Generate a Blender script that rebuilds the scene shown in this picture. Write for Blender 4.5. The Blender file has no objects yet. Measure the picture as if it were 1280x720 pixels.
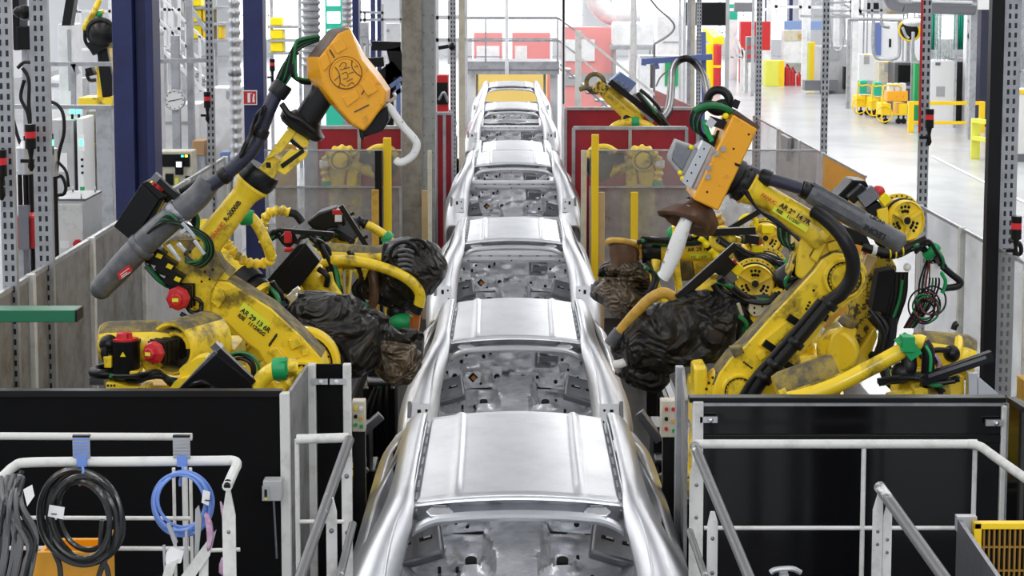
import bpy, bmesh, math, random
from mathutils import Vector, Matrix
random.seed(7)
C = bpy.context.scene.collection
V = Vector
PI = math.pi

# ------------------------------------------------------------------ camera
F = 2000.0; CAMZ = 4.9; PITCH = math.radians(5.0); OCX = 637.0; OCY = 155.0
def cam_setup():
    cd = bpy.data.cameras.new('camera'); co = bpy.data.objects.new('camera', cd); C.objects.link(co)
    cd.sensor_fit = 'HORIZONTAL'; cd.sensor_width = 36.0; cd.lens = 36.0 * F / 1280.0
    cd.shift_y = -(360.0 - OCY) / 1280.0
    cd.shift_x = (640.0 - OCX) / 1280.0
    cd.clip_end = 400; cd.clip_start = 0.1
    co.location = (0, 0, CAMZ); co.rotation_euler = (PI / 2 - PITCH, 0, 0)
    bpy.context.scene.camera = co
def P(px, py, Y):
    """the point of the place at distance Y (metres along the line) that the photograph shows at px, py"""
    u = (px - OCX) / F; v = -(py - OCY) / F
    d = V((u, math.cos(PITCH) + v * math.sin(PITCH), -math.sin(PITCH) + v * math.cos(PITCH)))
    return V((0, 0, CAMZ)) + d * (Y / d.y)
def PL(pts, Y): return [P(a, b, Y) for a, b in pts]
def S(Y): return Y / F           # metres per pixel at distance Y
def PZ(px, py, z):
    u = (px - OCX) / F; v = -(py - OCY) / F
    d = V((u, math.cos(PITCH) + v * math.sin(PITCH), -math.sin(PITCH) + v * math.cos(PITCH)))
    t = (z - CAMZ) / d.z
    return V((0, 0, CAMZ)) + d * t

# ------------------------------------------------------------------ materials
def ridge(m, scale, strength, dist):
    nt = m.node_tree; N = nt.nodes; L = nt.links; b = N['Principled BSDF']; tc = N.new('ShaderNodeTexCoord')
    n = N.new('ShaderNodeTexNoise'); n.inputs['Scale'].default_value = scale; n.inputs['Detail'].default_value = 2.5; n.inputs['Distortion'].default_value = .6; L.new(tc.outputs['Object'], n.inputs['Vector'])
    a = N.new('ShaderNodeMath'); a.operation = 'SUBTRACT'; a.inputs[1].default_value = .5; L.new(n.outputs['Fac'], a.inputs[0])
    c = N.new('ShaderNodeMath'); c.operation = 'ABSOLUTE'; L.new(a.outputs[0], c.inputs[0])
    bp = N.new('ShaderNodeBump'); bp.inputs['Strength'].default_value = strength; bp.inputs['Distance'].default_value = dist; bp.invert = True
    L.new(c.outputs[0], bp.inputs['Height']); L.new(bp.outputs[0], b.inputs['Normal'])
def mat(name, col, rough=.5, metal=0., dirt=None, damt=.5, dscale=4., bump=0., bscale=60., coat=0., var=.0, spec=.5, rvar=0., dlo=.45, dhi=.62):
    m = bpy.data.materials.new(name); m.use_nodes = True
    nt = m.node_tree; N = nt.nodes; L = nt.links
    b = N['Principled BSDF']
    b.inputs['Base Color'].default_value = (*col, 1); b.inputs['Roughness'].default_value = rough
    b.inputs['Metallic'].default_value = metal; b.inputs['Coat Weight'].default_value = coat
    b.inputs['Specular IOR Level'].default_value = spec
    tc = N.new('ShaderNodeTexCoord')
    def noise(sc, det=6., rg=.6):
        n = N.new('ShaderNodeTexNoise'); n.inputs['Scale'].default_value = sc; n.inputs['Detail'].default_value = det
        n.inputs['Roughness'].default_value = rg; L.new(tc.outputs['Object'], n.inputs['Vector']); return n
    src = None
    if var > 0:
        n = noise(dscale * 1.7)
        mx = N.new('ShaderNodeMix'); mx.data_type = 'RGBA'; mx.inputs[6].default_value = (*[c * (1 - var) for c in col], 1)
        mx.inputs[7].default_value = (*[min(1, c * (1 + var)) for c in col], 1)
        L.new(n.outputs['Fac'], mx.inputs[0]); src = mx.outputs[2]
    if dirt is not None:
        n = noise(dscale, 8., .68)
        r = N.new('ShaderNodeValToRGB'); r.color_ramp.elements[0].position = dlo; r.color_ramp.elements[1].position = dhi
        r.color_ramp.elements[0].color = (0, 0, 0, 1); r.color_ramp.elements[1].color = (damt, damt, damt, 1)
        L.new(n.outputs['Fac'], r.inputs[0])
        mx = N.new('ShaderNodeMix'); mx.data_type = 'RGBA'; L.new(r.outputs[0], mx.inputs[0])
        if src: L.new(src, mx.inputs[6])
        else: mx.inputs[6].default_value = (*col, 1)
        mx.inputs[7].default_value = (*dirt, 1); src = mx.outputs[2]
    if src: L.new(src, b.inputs['Base Color'])
    if rvar > 0:
        n = noise(dscale * 2.3)
        mr = N.new('ShaderNodeMapRange'); mr.inputs[3].default_value = max(0, rough - rvar); mr.inputs[4].default_value = rough + rvar
        L.new(n.outputs['Fac'], mr.inputs[0]); L.new(mr.outputs[0], b.inputs['Roughness'])
    if bump > 0:
        n = noise(bscale, 4.); bp = N.new('ShaderNodeBump'); bp.inputs['Strength'].default_value = bump; bp.inputs['Distance'].default_value = .02
        L.new(n.outputs['Fac'], bp.inputs['Height']); L.new(bp.outputs[0], b.inputs['Normal'])
    return m
def emat(name, col, st):
    m = bpy.data.materials.new(name); m.use_nodes = True; b = m.node_tree.nodes['Principled BSDF']
    b.inputs['Base Color'].default_value = (*col, 1); b.inputs['Emission Color'].default_value = (*col, 1); b.inputs['Emission Strength'].default_value = st
    return m
def clearmat(name, tint, opaq_lo, opaq_hi, col, scale=3., rough=.12):
    """dirty clear sheet: transparent mixed with a grimy glossy surface"""
    m = bpy.data.materials.new(name); m.use_nodes = True; nt = m.node_tree; N = nt.nodes; L = nt.links
    b = N['Principled BSDF']; b.inputs['Base Color'].default_value = (*col, 1); b.inputs['Roughness'].default_value = rough
    t = N.new('ShaderNodeBsdfTransparent'); t.inputs[0].default_value = (*tint, 1)
    mx = N.new('ShaderNodeMixShader'); tc = N.new('ShaderNodeTexCoord')
    n = N.new('ShaderNodeTexNoise'); n.inputs['Scale'].default_value = scale; n.inputs['Detail'].default_value = 8; n.inputs['Roughness'].default_value = .65
    L.new(tc.outputs['Object'], n.inputs['Vector'])
    mr = N.new('ShaderNodeMapRange'); mr.inputs[1].default_value = .3; mr.inputs[2].default_value = .7
    mr.inputs[3].default_value = opaq_lo; mr.inputs[4].default_value = opaq_hi
    L.new(n.outputs['Fac'], mr.inputs[0]); L.new(mr.outputs[0], mx.inputs[0])
    L.new(t.outputs[0], mx.inputs[1]); L.new(b.outputs[0], mx.inputs[2]); L.new(mx.outputs[0], N['Material Output'].inputs[0])
    return m

M = {}
def mk():
    M['silver'] = mat('bare_sheet_steel', (.74, .75, .78), .40, 1., dirt=(.60, .61, .64), damt=.6, dscale=2.2, rvar=.06)
    M['silver_in'] = mat('inner_sheet_steel', (.88, .89, .92), .27, .82, dirt=(.5, .51, .54), damt=.4, dscale=9, bump=.55, bscale=6)
    M['steel_dark'] = mat('dark_sheet_steel', (.24, .24, .26), .40, 1., bump=.2, bscale=20)
    M['hole'] = mat('hole_black', (.004, .004, .005), .8)
    M['rust'] = mat('orange_primer', (.55, .22, .03), .6)
    M['yellow'] = mat('robot_yellow', (.93, .66, .028), .38, 0, dirt=(.10, .07, .015), damt=.88, dscale=4.2, coat=.2, dlo=.51, dhi=.66)
    M['yellow_dirty'] = mat('grimy_yellow', (.70, .50, .03), .5, 0, dirt=(.025, .022, .018), damt=.95, dscale=22, dlo=.5, dhi=.54)
    M['soot'] = mat('sooty_top', (.10, .085, .06), .7, 0, dirt=(.42, .31, .04), damt=.7, dscale=8)
    M['orange'] = mat('gun_orange', (.90, .40, .008), .36, 0, dirt=(.25, .09, .01), damt=.6, dscale=9, coat=.2, dlo=.58, dhi=.7)
    M['browntop'] = mat('burnt_brown', (.10, .055, .035), .5, 0, dirt=(.03, .02, .015), damt=.8, dscale=8)
    M['brown'] = mat('brown_leather', (.09, .042, .022), .4, 0, dirt=(.25, .14, .08), damt=.35, dscale=9)
    M['black'] = mat('black_paint', (.006, .006, .0065), .36, 0, spec=.28)
    M['blackm'] = mat('black_matt', (.006, .006, .007), .75, 0, spec=.25)
    M['rubber'] = mat('black_rubber', (.009, .009, .010), .38, spec=.3)
    M['navy'] = mat('navy_conduit', (.018, .02, .045), .45, 0, bump=.3, bscale=40)
    M['bluecol'] = mat('navy_column', (.018, .026, .115), .45, 0, dirt=(.01, .012, .05), damt=.5, dscale=2)
    M['greycond'] = mat('grey_plastic', (.085, .09, .10), .4, 0, dirt=(.18, .18, .19), damt=.5, dscale=12)
    M['red'] = mat('red_plastic', (.55, .02, .025), .4)
    M['redpanel'] = mat('red_panel', (.36, .015, .03), .35, 0, dirt=(.20, .01, .02), damt=.6, dscale=1.5)
    M['green'] = mat('green_clip', (.01, .33, .10), .45)
    M['greenbar'] = mat('green_bar', (.01, .15, .07), .4)
    M['greenhose'] = mat('green_hose', (.01, .17, .05), .4)
    M['cloth'] = mat('black_cloth', (.013, .012, .011), .40, 0, dirt=(.075, .055, .035), damt=.45, dscale=5, dlo=.5, dhi=.7, spec=.4); ridge(M['cloth'], 3.6, 1., .42)
    M['clothb'] = mat('brown_foil_cloth', (.16, .12, .08), .33, .3, dirt=(.02, .016, .012), damt=.9, dscale=5); ridge(M['clothb'], 5.5, 1., .30)
    M['white'] = mat('white_paint', (.66, .66, .64), .42, 0, dirt=(.33, .31, .28), damt=.6, dscale=6, dlo=.5, dhi=.7)
    M['worn'] = mat('worn_grey_rail', (.17, .17, .175), .38, .2, dirt=(.75, .75, .73), damt=.9, dscale=7, dlo=.60, dhi=.66)
    M['whitegun'] = mat('white_sleeve', (.78, .78, .76), .45, 0, dirt=(.10, .08, .06), damt=.9, dscale=14, dlo=.58, dhi=.64)
    M['grillebar'] = mat('grille_bar', (.30, .16, .02), .5)
    M['galv'] = mat('galvanised_steel', (.46, .47, .49), .42, .55, dirt=(.26, .27, .29), damt=.6, dscale=5)
    M['alu'] = mat('aluminium', (.62, .63, .65), .35, .8)
    M['concrete'] = mat('concrete', (.30, .27, .22), .8, 0, dirt=(.17, .15, .12), damt=.8, dscale=5, bump=.2, bscale=30)
    M['concrete2'] = mat('grey_column_paint', (.30, .31, .30), .7, 0, dirt=(.20, .2, .2), damt=.6, dscale=6)
    M['cabinet'] = mat('grey_cabinet', (.44, .45, .46), .45, 0, dirt=(.33, .33, .33), damt=.5, dscale=2)
    M['cabinetw'] = mat('white_cabinet', (.74, .75, .75), .4, 0)
    M['beige'] = mat('beige_panel', (.62, .58, .46), .5, 0, dirt=(.4, .36, .28), damt=.5, dscale=4)
    M['ochre'] = mat('ochre_post', (.62, .36, .05), .5, 0, dirt=(.3, .17, .03), damt=.6, dscale=8)
    M['safety'] = mat('safety_yellow', (.90, .60, .01), .4, 0)
    M['lime'] = mat('lime_yellow', (.74, .74, .10), .45, 0)
    M['floor'] = mat('epoxy_floor', (.44, .45, .47), .24, 0, dirt=(.33, .34, .36), damt=.7, dscale=.25)
    M['floord'] = mat('dark_cell_floor', (.016, .016, .017), .5, 0, dirt=(.05, .045, .04), damt=.6, dscale=2)
    M['wallw'] = mat('white_wall', (.82, .83, .85), .6)
    M['panelb'] = mat('black_acrylic', (.0055, .0055, .007), .10, 0, spec=.35, rvar=.05, dscale=2)
    M['panelm'] = mat('black_screen', (.003, .003, .0034), .6, 0, spec=.12)
    M['clear'] = clearmat('dirty_clear_sheet', (.93, .94, .95), .14, .42, (.45, .45, .45), 2.2)
    M['clearg'] = clearmat('smeared_sheet', (.86, .87, .88), .28, .80, (.44, .43, .42), 2.6, .25)
    M['smoked'] = clearmat('smoked_sheet', (.25, .25, .27), .35, .65, (.06, .06, .065), 3., .15)
    M['sheetm'] = mat('dirty_metal_sheet', (.27, .27, .275), .5, .2, dirt=(.14, .12, .10), damt=.8, dscale=3, var=.2)
    M['sheetw'] = mat('pale_plastic_sheet', (.62, .63, .64), .3, 0, dirt=(.40, .40, .41), damt=.6, dscale=2.5)
    M['bluehose'] = mat('blue_cable', (.16, .28, .68), .4)
    M['bluebox'] = mat('blue_grey_box', (.15, .22, .42), .45)
    M['bluestrut'] = mat('blue_strut', (.13, .19, .45), .45)
    M['cable'] = mat('glossy_dark_cable', (.022, .023, .023), .22, 0)
    M['paper'] = mat('white_paper', (.8, .8, .8), .6)
    M['pink'] = mat('violet_rag', (.42, .24, .38), .8, 0, dirt=(.6, .45, .55), damt=.6, dscale=30)
    M['tag'] = mat('yellow_tag', (.95, .75, .0), .4)
    M['label'] = mat('lime_label', (.78, .83, .05), .5)
    M['ink'] = mat('black_ink', (.006, .006, .006), .6)
    M['inkr'] = mat('red_ink', (.70, .12, .02), .6)
    M['greypad'] = mat('grey_pad', (.36, .37, .38), .55)
    M['teal'] = mat('green_curtain', (.02, .42, .28), .35)
    M['strip'] = clearmat('strip_curtain', (.95, .97, .97), .15, .45, (.75, .78, .78), 4., .2)
    M['woodp'] = mat('plywood', (.55, .40, .20), .6, 0, dirt=(.4, .27, .12), damt=.5, dscale=4)
    M['copper'] = mat('copper_orange', (.55, .17, .04), .4, .3)
    M['pinkw'] = mat('pale_red_panel', (.72, .28, .28), .5)
    M['led_g'] = emat('green_lamp', (.05, 1., .45), 5)
    M['led_r'] = emat('red_lamp', (.62, .02, .03), .08)
    M['led_y'] = emat('amber_lamp', (1., .6, .05), 4)
    M['screen'] = emat('screen_white', (.8, .9, .9), 1.2)
    m = mat('slotted_steel', (.46, .47, .49), .42, .55, dirt=(.30, .31, .33), damt=.6, dscale=5); M['slotted'] = m
    nt = m.node_tree; N = nt.nodes; L = nt.links; b = N['Principled BSDF']; tc = N.new('ShaderNodeTexCoord'); sp = N.new('ShaderNodeSeparateXYZ'); L.new(tc.outputs['Object'], sp.inputs[0])
    def mth(op, a, v):
        n = N.new('ShaderNodeMath'); n.operation = op; L.new(a, n.inputs[0])
        if isinstance(v, float): n.inputs[1].default_value = v
        elif v is not None: L.new(v, n.inputs[1])
        return n.outputs[0]
    zf = mth('LESS_THAN', mth('FRACT', mth('DIVIDE', sp.outputs[2], .085), None), .55)
    xf = mth('LESS_THAN', mth('ABSOLUTE', mth('SUBTRACT', mth('ABSOLUTE', sp.outputs[0], None), .027), None), .0115)
    k = mth('MULTIPLY', zf, xf); old = b.inputs['Base Color'].links[0].from_socket
    mx = N.new('ShaderNodeMix'); mx.data_type = 'RGBA'; L.new(k, mx.inputs[0]); L.new(old, mx.inputs[6]); mx.inputs[7].default_value = (.012, .012, .014, 1); L.new(mx.outputs[2], b.inputs['Base Color'])
    L.new(mth('MULTIPLY', mth('SUBTRACT', k, 1.0), -.55), b.inputs['Metallic'])
    M['lamp'] = emat('luminaire', (1, .99, .97), 6)
    M['window'] = emat('white_glow', (.93, .97, 1.), 1.6)  # even glow, shared by the added far windows and glowing block
    M['whitem'] = mat('white_machine', (.80, .81, .83), .45, 0, dirt=(.5, .51, .53), damt=.5, dscale=1.5)
    M['gate'] = mat('gate_yellow', (.95, .68, .20), .5)
    M['skyblue'] = mat('blue_fascia', (.25, .36, .62), .5)
    M['card'] = mat('cardboard', (.42, .25, .12), .7)
    M['glass'] = clearmat('grey_glass', (.55, .56, .58), .15, .35, (.12, .12, .13), 1., .1)

# ------------------------------------------------------------------ mesh builder
def smooth_path(pts, k=6, closed=False):
    pts = [V(p) for p in pts]; n = len(pts)
    if n < 3: return pts
    out = []
    rng = range(n if closed else n - 1)
    for i in rng:
        if closed: p0, p1, p2, p3 = pts[(i - 1) % n], pts[i], pts[(i + 1) % n], pts[(i + 2) % n]
        else:
            p1, p2 = pts[i], pts[i + 1]; p0 = pts[i - 1] if i > 0 else p1 * 2 - p2; p3 = pts[i + 2] if i + 2 < n else p2 * 2 - p1
        for j in range(k):
            t = j / k
            out.append(.5 * ((2 * p1) + (p2 - p0) * t + (2 * p0 - 5 * p1 + 4 * p2 - p3) * t * t + (3 * p1 - p0 - 3 * p2 + p3) * t ** 3))
    if not closed: out.append(pts[-1])
    return out
def frame(d, up=None):
    d = V(d).normalized()
    u = V(up) if up is not None else (V((0, 0, 1)) if abs(d.z) < .9 else V((0, 1, 0)))
    x = u.cross(d)
    if x.length < 1e-6: x = V((1, 0, 0)).cross(d)
    x.normalize(); y = d.cross(x); return x, y, d
WL = {}
class MB:
    def __init__(s, *mats):
        s.v = []; s.f = []; s.mi = []; s.mats = [M[m] if isinstance(m, str) else m for m in mats]; s.cm = 0; s.fl = set()
    def use(s, m):
        m = M[m] if isinstance(m, str) else m
        if m not in s.mats: s.mats.append(m)
        s.cm = s.mats.index(m); return s
    def add(s, vs, fs):
        o = len(s.v); s.v += [V(p) for p in vs]
        for f in fs: s.f.append([i + o for i in f]); s.mi.append(s.cm)
        return s
    def box(s, c, size, R=None):
        c = V(c); hx, hy, hz = [q / 2 for q in size]
        vs = [V((a * hx, b * hy, d * hz)) for a in (-1, 1) for b in (-1, 1) for d in (-1, 1)]
        if R is not None: vs = [R @ p for p in vs]
        return s.add([c + p for p in vs], [(0, 1, 3, 2), (4, 6, 7, 5), (0, 4, 5, 1), (2, 3, 7, 6), (0, 2, 6, 4), (1, 5, 7, 3)])
    def bb(s, a, b):
        a = V(a); b = V(b); return s.box((a + b) / 2, [abs(q) for q in (b - a)])
    def bar(s, p, q, w, h, up=None):
        p = V(p); q = V(q); x, y, d = frame(q - p, up); R = Matrix((x, y, d)).transposed()
        return s.box((p + q) / 2, (w, h, (q - p).length), R)
    def rings(s, rings, closed=True, caps=True):
        n = len(rings[0]); vs = [p for r in rings for p in r]; fs = []
        m = n if closed else n - 1
        for i in range(len(rings) - 1):
            for j in range(m):
                a = i * n + j; b = i * n + (j + 1) % n
                fs.append((a, b, b + n, a + n))
        if caps and closed: fs.append(tuple(range(n - 1, -1, -1))); fs.append(tuple((len(rings) - 1) * n + k for k in range(n)))
        return s.add(vs, fs)
    def cyl(s, p, q, r0, r1=None, n=18, caps=True):
        return s.lathe(p, V(q) - V(p), [(0, r0), (1, r0 if r1 is None else r1)], n, caps, rel=True)
    def lathe(s, p, axis, prof, n=24, caps=True, rel=False):
        p = V(p); ax = V(axis); x, y, d = frame(ax); L = ax.length if rel else 1.
        rs = []
        for t, r in prof:
            c = p + d * (t * L)
            rs.append([c + x * (r * math.cos(2 * PI * k / n)) + y * (r * math.sin(2 * PI * k / n)) for k in range(n)])
        return s.rings(rs, True, caps)
    def tube(s, pts, r, n=10, k=6, closed=False, raw=False):
        pts = [V(p) for p in pts] if raw else smooth_path(pts, k, closed)
        N = len(pts); rs = []; px = None
        for i, p in enumerate(pts):
            a = pts[(i - 1) % N] if (i > 0 or closed) else p; b = pts[(i + 1) % N] if (i < N - 1 or closed) else p
            d = (b - a)
            if d.length < 1e-9: d = V((0, 0, 1))
            d.normalize()
            if px is None: x, y, _ = frame(d)
            else:
                x = px - d * px.dot(d)
                if x.length < 1e-6: x, y, _ = frame(d)
                x.normalize(); y = d.cross(x)
            px = x
            rr = r(i / max(1, N - 1)) if callable(r) else r
            rs.append([p + x * (rr * math.cos(2 * PI * j / n)) + y * (rr * math.sin(2 * PI * j / n)) for j in range(n)])
        if closed: rs.append(rs[0]); return s.rings(rs, True, False)
        return s.rings(rs, True, True)
    def corrugated(s, pts, r, pitch=.03, amp=.18, n=12):
        path = smooth_path(pts, 10); L = sum((path[i + 1] - path[i]).length for i in range(len(path) - 1))
        m = max(8, int(L / pitch * 4)); out = []; acc = 0; i = 0; seg = (path[1] - path[0]).length
        for q in range(m + 1):
            t = L * q / m
            while i < len(path) - 2 and acc + seg < t: acc += seg; i += 1; seg = (path[i + 1] - path[i]).length
            out.append(path[i].lerp(path[i + 1], min(1, (t - acc) / max(seg, 1e-9))))
        return s.tube(out, lambda u: r * (1 + amp * (1 if int(u * m + .5) % 4 < 2 else -1)), n, raw=True)
    def prism(s, pts, vec):
        pts = [V(p) for p in pts]; vec = V(vec); n = len(pts)
        nn = V((0, 0, 0))
        for i in range(n): nn += pts[i].cross(pts[(i + 1) % n])
        if nn.dot(vec) > 0: pts = pts[::-1]
        vs = pts + [p + vec for p in pts]
        fs = [tuple(range(n)), tuple(range(2 * n - 1, n - 1, -1))]
        for i in range(n):
            j = (i + 1) % n; fs.append((j, i, i + n, j + n))
        return s.add(vs, fs)
    def sphere(s, c, r, R=None, n=16, m=10):
        r = r if isinstance(r, (tuple, list)) else (r, r, r); c = V(c); rs = []
        for i in range(m + 1):
            a = PI * i / m; a = min(max(a, .02), PI - .02)
            ring = []
            for j in range(n):
                b = 2 * PI * j / n; p = V((r[0] * math.sin(a) * math.cos(b), r[1] * math.sin(a) * math.sin(b), r[2] * math.cos(a)))
                ring.append(c + (R @ p if R is not None else p))
            rs.append(ring)
        return s.rings(rs[::-1])
    def torus(s, c, axis, R, r, n=28, m=8, a0=0, a1=2 * PI):
        c = V(c); x, y, d = frame(axis); full = abs(a1 - a0 - 2 * PI) < 1e-6; pts = []
        k = n if full else n + 1
        for i in range(k):
            a = a0 + (a1 - a0) * i / n; pts.append(c + x * (R * math.cos(a)) + y * (R * math.sin(a)))
        return s.tube(pts, r, m, closed=full, raw=True)
    def grid(s, rows, flip=False):
        n = len(rows[0]); vs = [p for r in rows for p in r]; fs = []
        for i in range(len(rows) - 1):
            for j in range(n - 1):
                a = i * n + j; f = (a, a + 1, a + n + 1, a + n); fs.append(f[::-1] if flip else f)
        return s.add(vs, fs)
    def each(s, name, parent, **k):
        """every loose piece as an object of its own"""
        par = list(range(len(s.v)))
        def fd(i):
            while par[i] != i: par[i] = par[par[i]]; i = par[i]
            return i
        for f in s.f:
            for q in f[1:]: par[fd(q)] = fd(f[0])
        gr = {}
        for f, mi in zip(s.f, s.mi): gr.setdefault(fd(f[0]), []).append((f, mi))
        for fs in gr.values():
            ids = sorted({q for f, _ in fs for q in f}); ix = {q: n for n, q in enumerate(ids)}; ms = sorted({mi for _, mi in fs})
            b = MB(*[s.mats[mi] for mi in ms]); b.v = [s.v[q] for q in ids]; b.f = [[ix[q] for q in f] for f, _ in fs]; b.mi = [ms.index(mi) for _, mi in fs]; b.build(name, parent, **k)
    def build(s, name, parent=None, bevel=0., smooth=True, angle=38, solid=0., subsurf=0, local=False, segs=2, fix=False):
        me = bpy.data.meshes.new(name)
        if parent is not None and not local: off = WL.get(parent.name, V((0, 0, 0)))
        elif parent is None and s.v:
            xs = [p.x for p in s.v]; ys = [p.y for p in s.v]; zs = [p.z for p in s.v]
            off = V(((min(xs) + max(xs)) / 2, (min(ys) + max(ys)) / 2, min(zs)))
        else: off = V((0, 0, 0))
        me.from_pydata([tuple(p - off) for p in s.v], [], s.f)
        for m in s.mats: me.materials.append(m)
        me.polygons.foreach_set('material_index', s.mi)
        if fix:
            bm = bmesh.new(); bm.from_mesh(me); bmesh.ops.remove_doubles(bm, verts=bm.verts, dist=1e-5)
            bmesh.ops.recalc_face_normals(bm, faces=bm.faces); bm.to_mesh(me); bm.free()
        if smooth:
            me.polygons.foreach_set('use_smooth', [True] * len(me.polygons))
            me.set_sharp_from_angle(angle=math.radians(angle))
        o = bpy.data.objects.new(name, me); C.objects.link(o)
        if parent is not None: o.parent = parent; WL[o.name] = off
        else: o.location = off; WL[o.name] = off
        if subsurf:
            md = o.modifiers.new('sub', 'SUBSURF'); md.levels = subsurf; md.render_levels = subsurf
        if solid:
            md = o.modifiers.new('sol', 'SOLIDIFY'); md.thickness = solid; md.offset = -1
        if bevel:
            md = o.modifiers.new('bev', 'BEVEL'); md.width = bevel; md.segments = segs; md.limit_method = 'ANGLE'; md.angle_limit = math.radians(40)
        return o
def tag(o, label=None, cat=None, group=None, kind=None):
    if label: o['label'] = label
    if cat: o['category'] = cat
    if group: o['group'] = group
    if kind: o['kind'] = kind
    return o
def thing(name, loc, label, cat, group=None):
    o = bpy.data.objects.new(name, None); C.objects.link(o); o.location = loc; o.empty_display_size = .1
    WL[o.name] = V(loc); return tag(o, label, cat, group)
def struct(mb, name, **k):
    o = mb.build(name, **k); o['kind'] = 'structure'; return o
def copy_tree(o, parent=None):
    c = o.copy(); C.objects.link(c)
    if parent is not None: c.parent = parent
    for ch in list(o.children): copy_tree(ch, c)
    return c
def text(name, body, origin, xdir, updir, size, m, parent=None, thick=.0015, bold=0., align='LEFT'):
    """raised lettering as mesh"""
    cu = bpy.data.curves.new(name, 'FONT'); cu.body = body; cu.size = size; cu.extrude = thick; cu.offset = bold; cu.align_x = align
    to = bpy.data.objects.new(name + '_c', cu); C.objects.link(to)
    dg = bpy.context.evaluated_depsgraph_get(); dg.update()
    me = bpy.data.meshes.new_from_object(to.evaluated_get(dg)); bpy.data.objects.remove(to); bpy.data.curves.remove(cu)
    x = V(xdir).normalized(); u = V(updir); u = (u - x * u.dot(x)).normalized(); z = x.cross(u)
    off = WL.get(parent.name, V((0, 0, 0))) if parent is not None else V(origin)
    me.transform(Matrix.Translation(V(origin) - off) @ Matrix((x, u, z)).transposed().to_4x4())
    me.materials.clear(); me.materials.append(M[m] if isinstance(m, str) else m); me.name = name
    o = bpy.data.objects.new(name, me); C.objects.link(o)
    if parent is not None: o.parent = parent; WL[o.name] = off
    else: o.location = off
    return o
cam_setup(); mk()
# ------------------------------------------------------------------ setting
def room():
    struct(MB('floor').box((10, 52, -.1), (90, 124, .2)), 'floor')
    struct(MB('floord').box((0, 24, .006), (8.6, 40, .012)), 'floor_cell')
    struct(MB('wallw').box((0, 110, 6), (90, .4, 16)), 'wall_far')
    struct(MB('wallw').box((-26, 52, 6), (.4, 124, 16)), 'wall_left')
    struct(MB('wallw').box((36, 52, 6), (.4, 124, 16)), 'wall_right')
    # far windows, added low and self-lit to whiten the far end
    for i, (x, w) in enumerate(((-14, 10), (-1, 12), (13, 12), (28, 10))):
        b = MB('window'); b.box((x, 109.75, 3.6), (w, .04, 5)); o = struct(b, 'window_%d' % (i + 1))
        g = MB('white')
        for k in range(5): g.box((x - w / 2 + w * k / 4, 109.7, 3.6), (.05, .1, 5.1))
        for k in range(4): g.box((x, 109.7, 1.1 + 5 * k / 3), (w, .1, .05))
        g.build('window_frame', o)
    # roof trusses and skylit roof far above
    struct(MB('wallw').box((5, 52, 14.2), (64, 124, .2)), 'ceiling')
    # marking lines on the aisle floor
    b = MB('paper')
    a0 = PZ(1165, 195, .013); a1 = PZ(1300, 262, .013)
    b.bar(a0, a1, .1, .006); o = struct(b, 'floor_marking_line')
room()
# tube lamps over the cells, plus rows added to brighten hall and foreground
def lamps():
    sc = bpy.context.scene
    w = bpy.data.worlds.new('world'); sc.world = w; w.use_nodes = True
    w.node_tree.nodes['Background'].inputs[0].default_value = (.80, .88, 1., 1); w.node_tree.nodes['Background'].inputs[1].default_value = .42
    def area(name, loc, sx, sy, e, rot=(0, 0, 0), col=(1, .99, .97)):
        l = bpy.data.lights.new(name, 'AREA'); l.shape = 'RECTANGLE'; l.size = sx; l.size_y = sy; l.energy = e; l.color = col
        o = bpy.data.objects.new(name, l); C.objects.link(o); o.location = loc; o.rotation_euler = rot; return o
    for x, e in ((-6.5, 640), (-3.4, 260), (3.4, 260), (6.5, 640)): area('overhead_light_row', (x, 14, 9.5), .5, 50, e)
    for x in (-12, -4, 4, 12, 20): area('overhead_light_row', (x, 68, 9.5), 1.0, 64, 2300)  # far rows added to wash the background white
    for x in (11, 18): area('aisle_lamp_row', (x, 28, 9.5), 1.0, 34, 560)
    for x in (-11, -18): area('side_lamp_row', (x, 26, 9.5), 1.0, 40, 1100)
    for x in (-4, 0, 4): area('front_fill_row', (x, -5, 9.0), .6, 9, 380)  # fill lights added above and behind the camera for the foreground
lamps()
sc = bpy.context.scene
sc.view_settings.view_transform = 'Standard'; sc.view_settings.look = 'None'; sc.view_settings.gamma = 1; sc.view_settings.use_curve_mapping = False
sc.view_settings.exposure = 0.32
sc.cycles.use_denoising = True
sc.cycles.max_bounces = 7; sc.cycles.transparent_max_bounces = 16; sc.cycles.sample_clamp_indirect = 6
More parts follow.
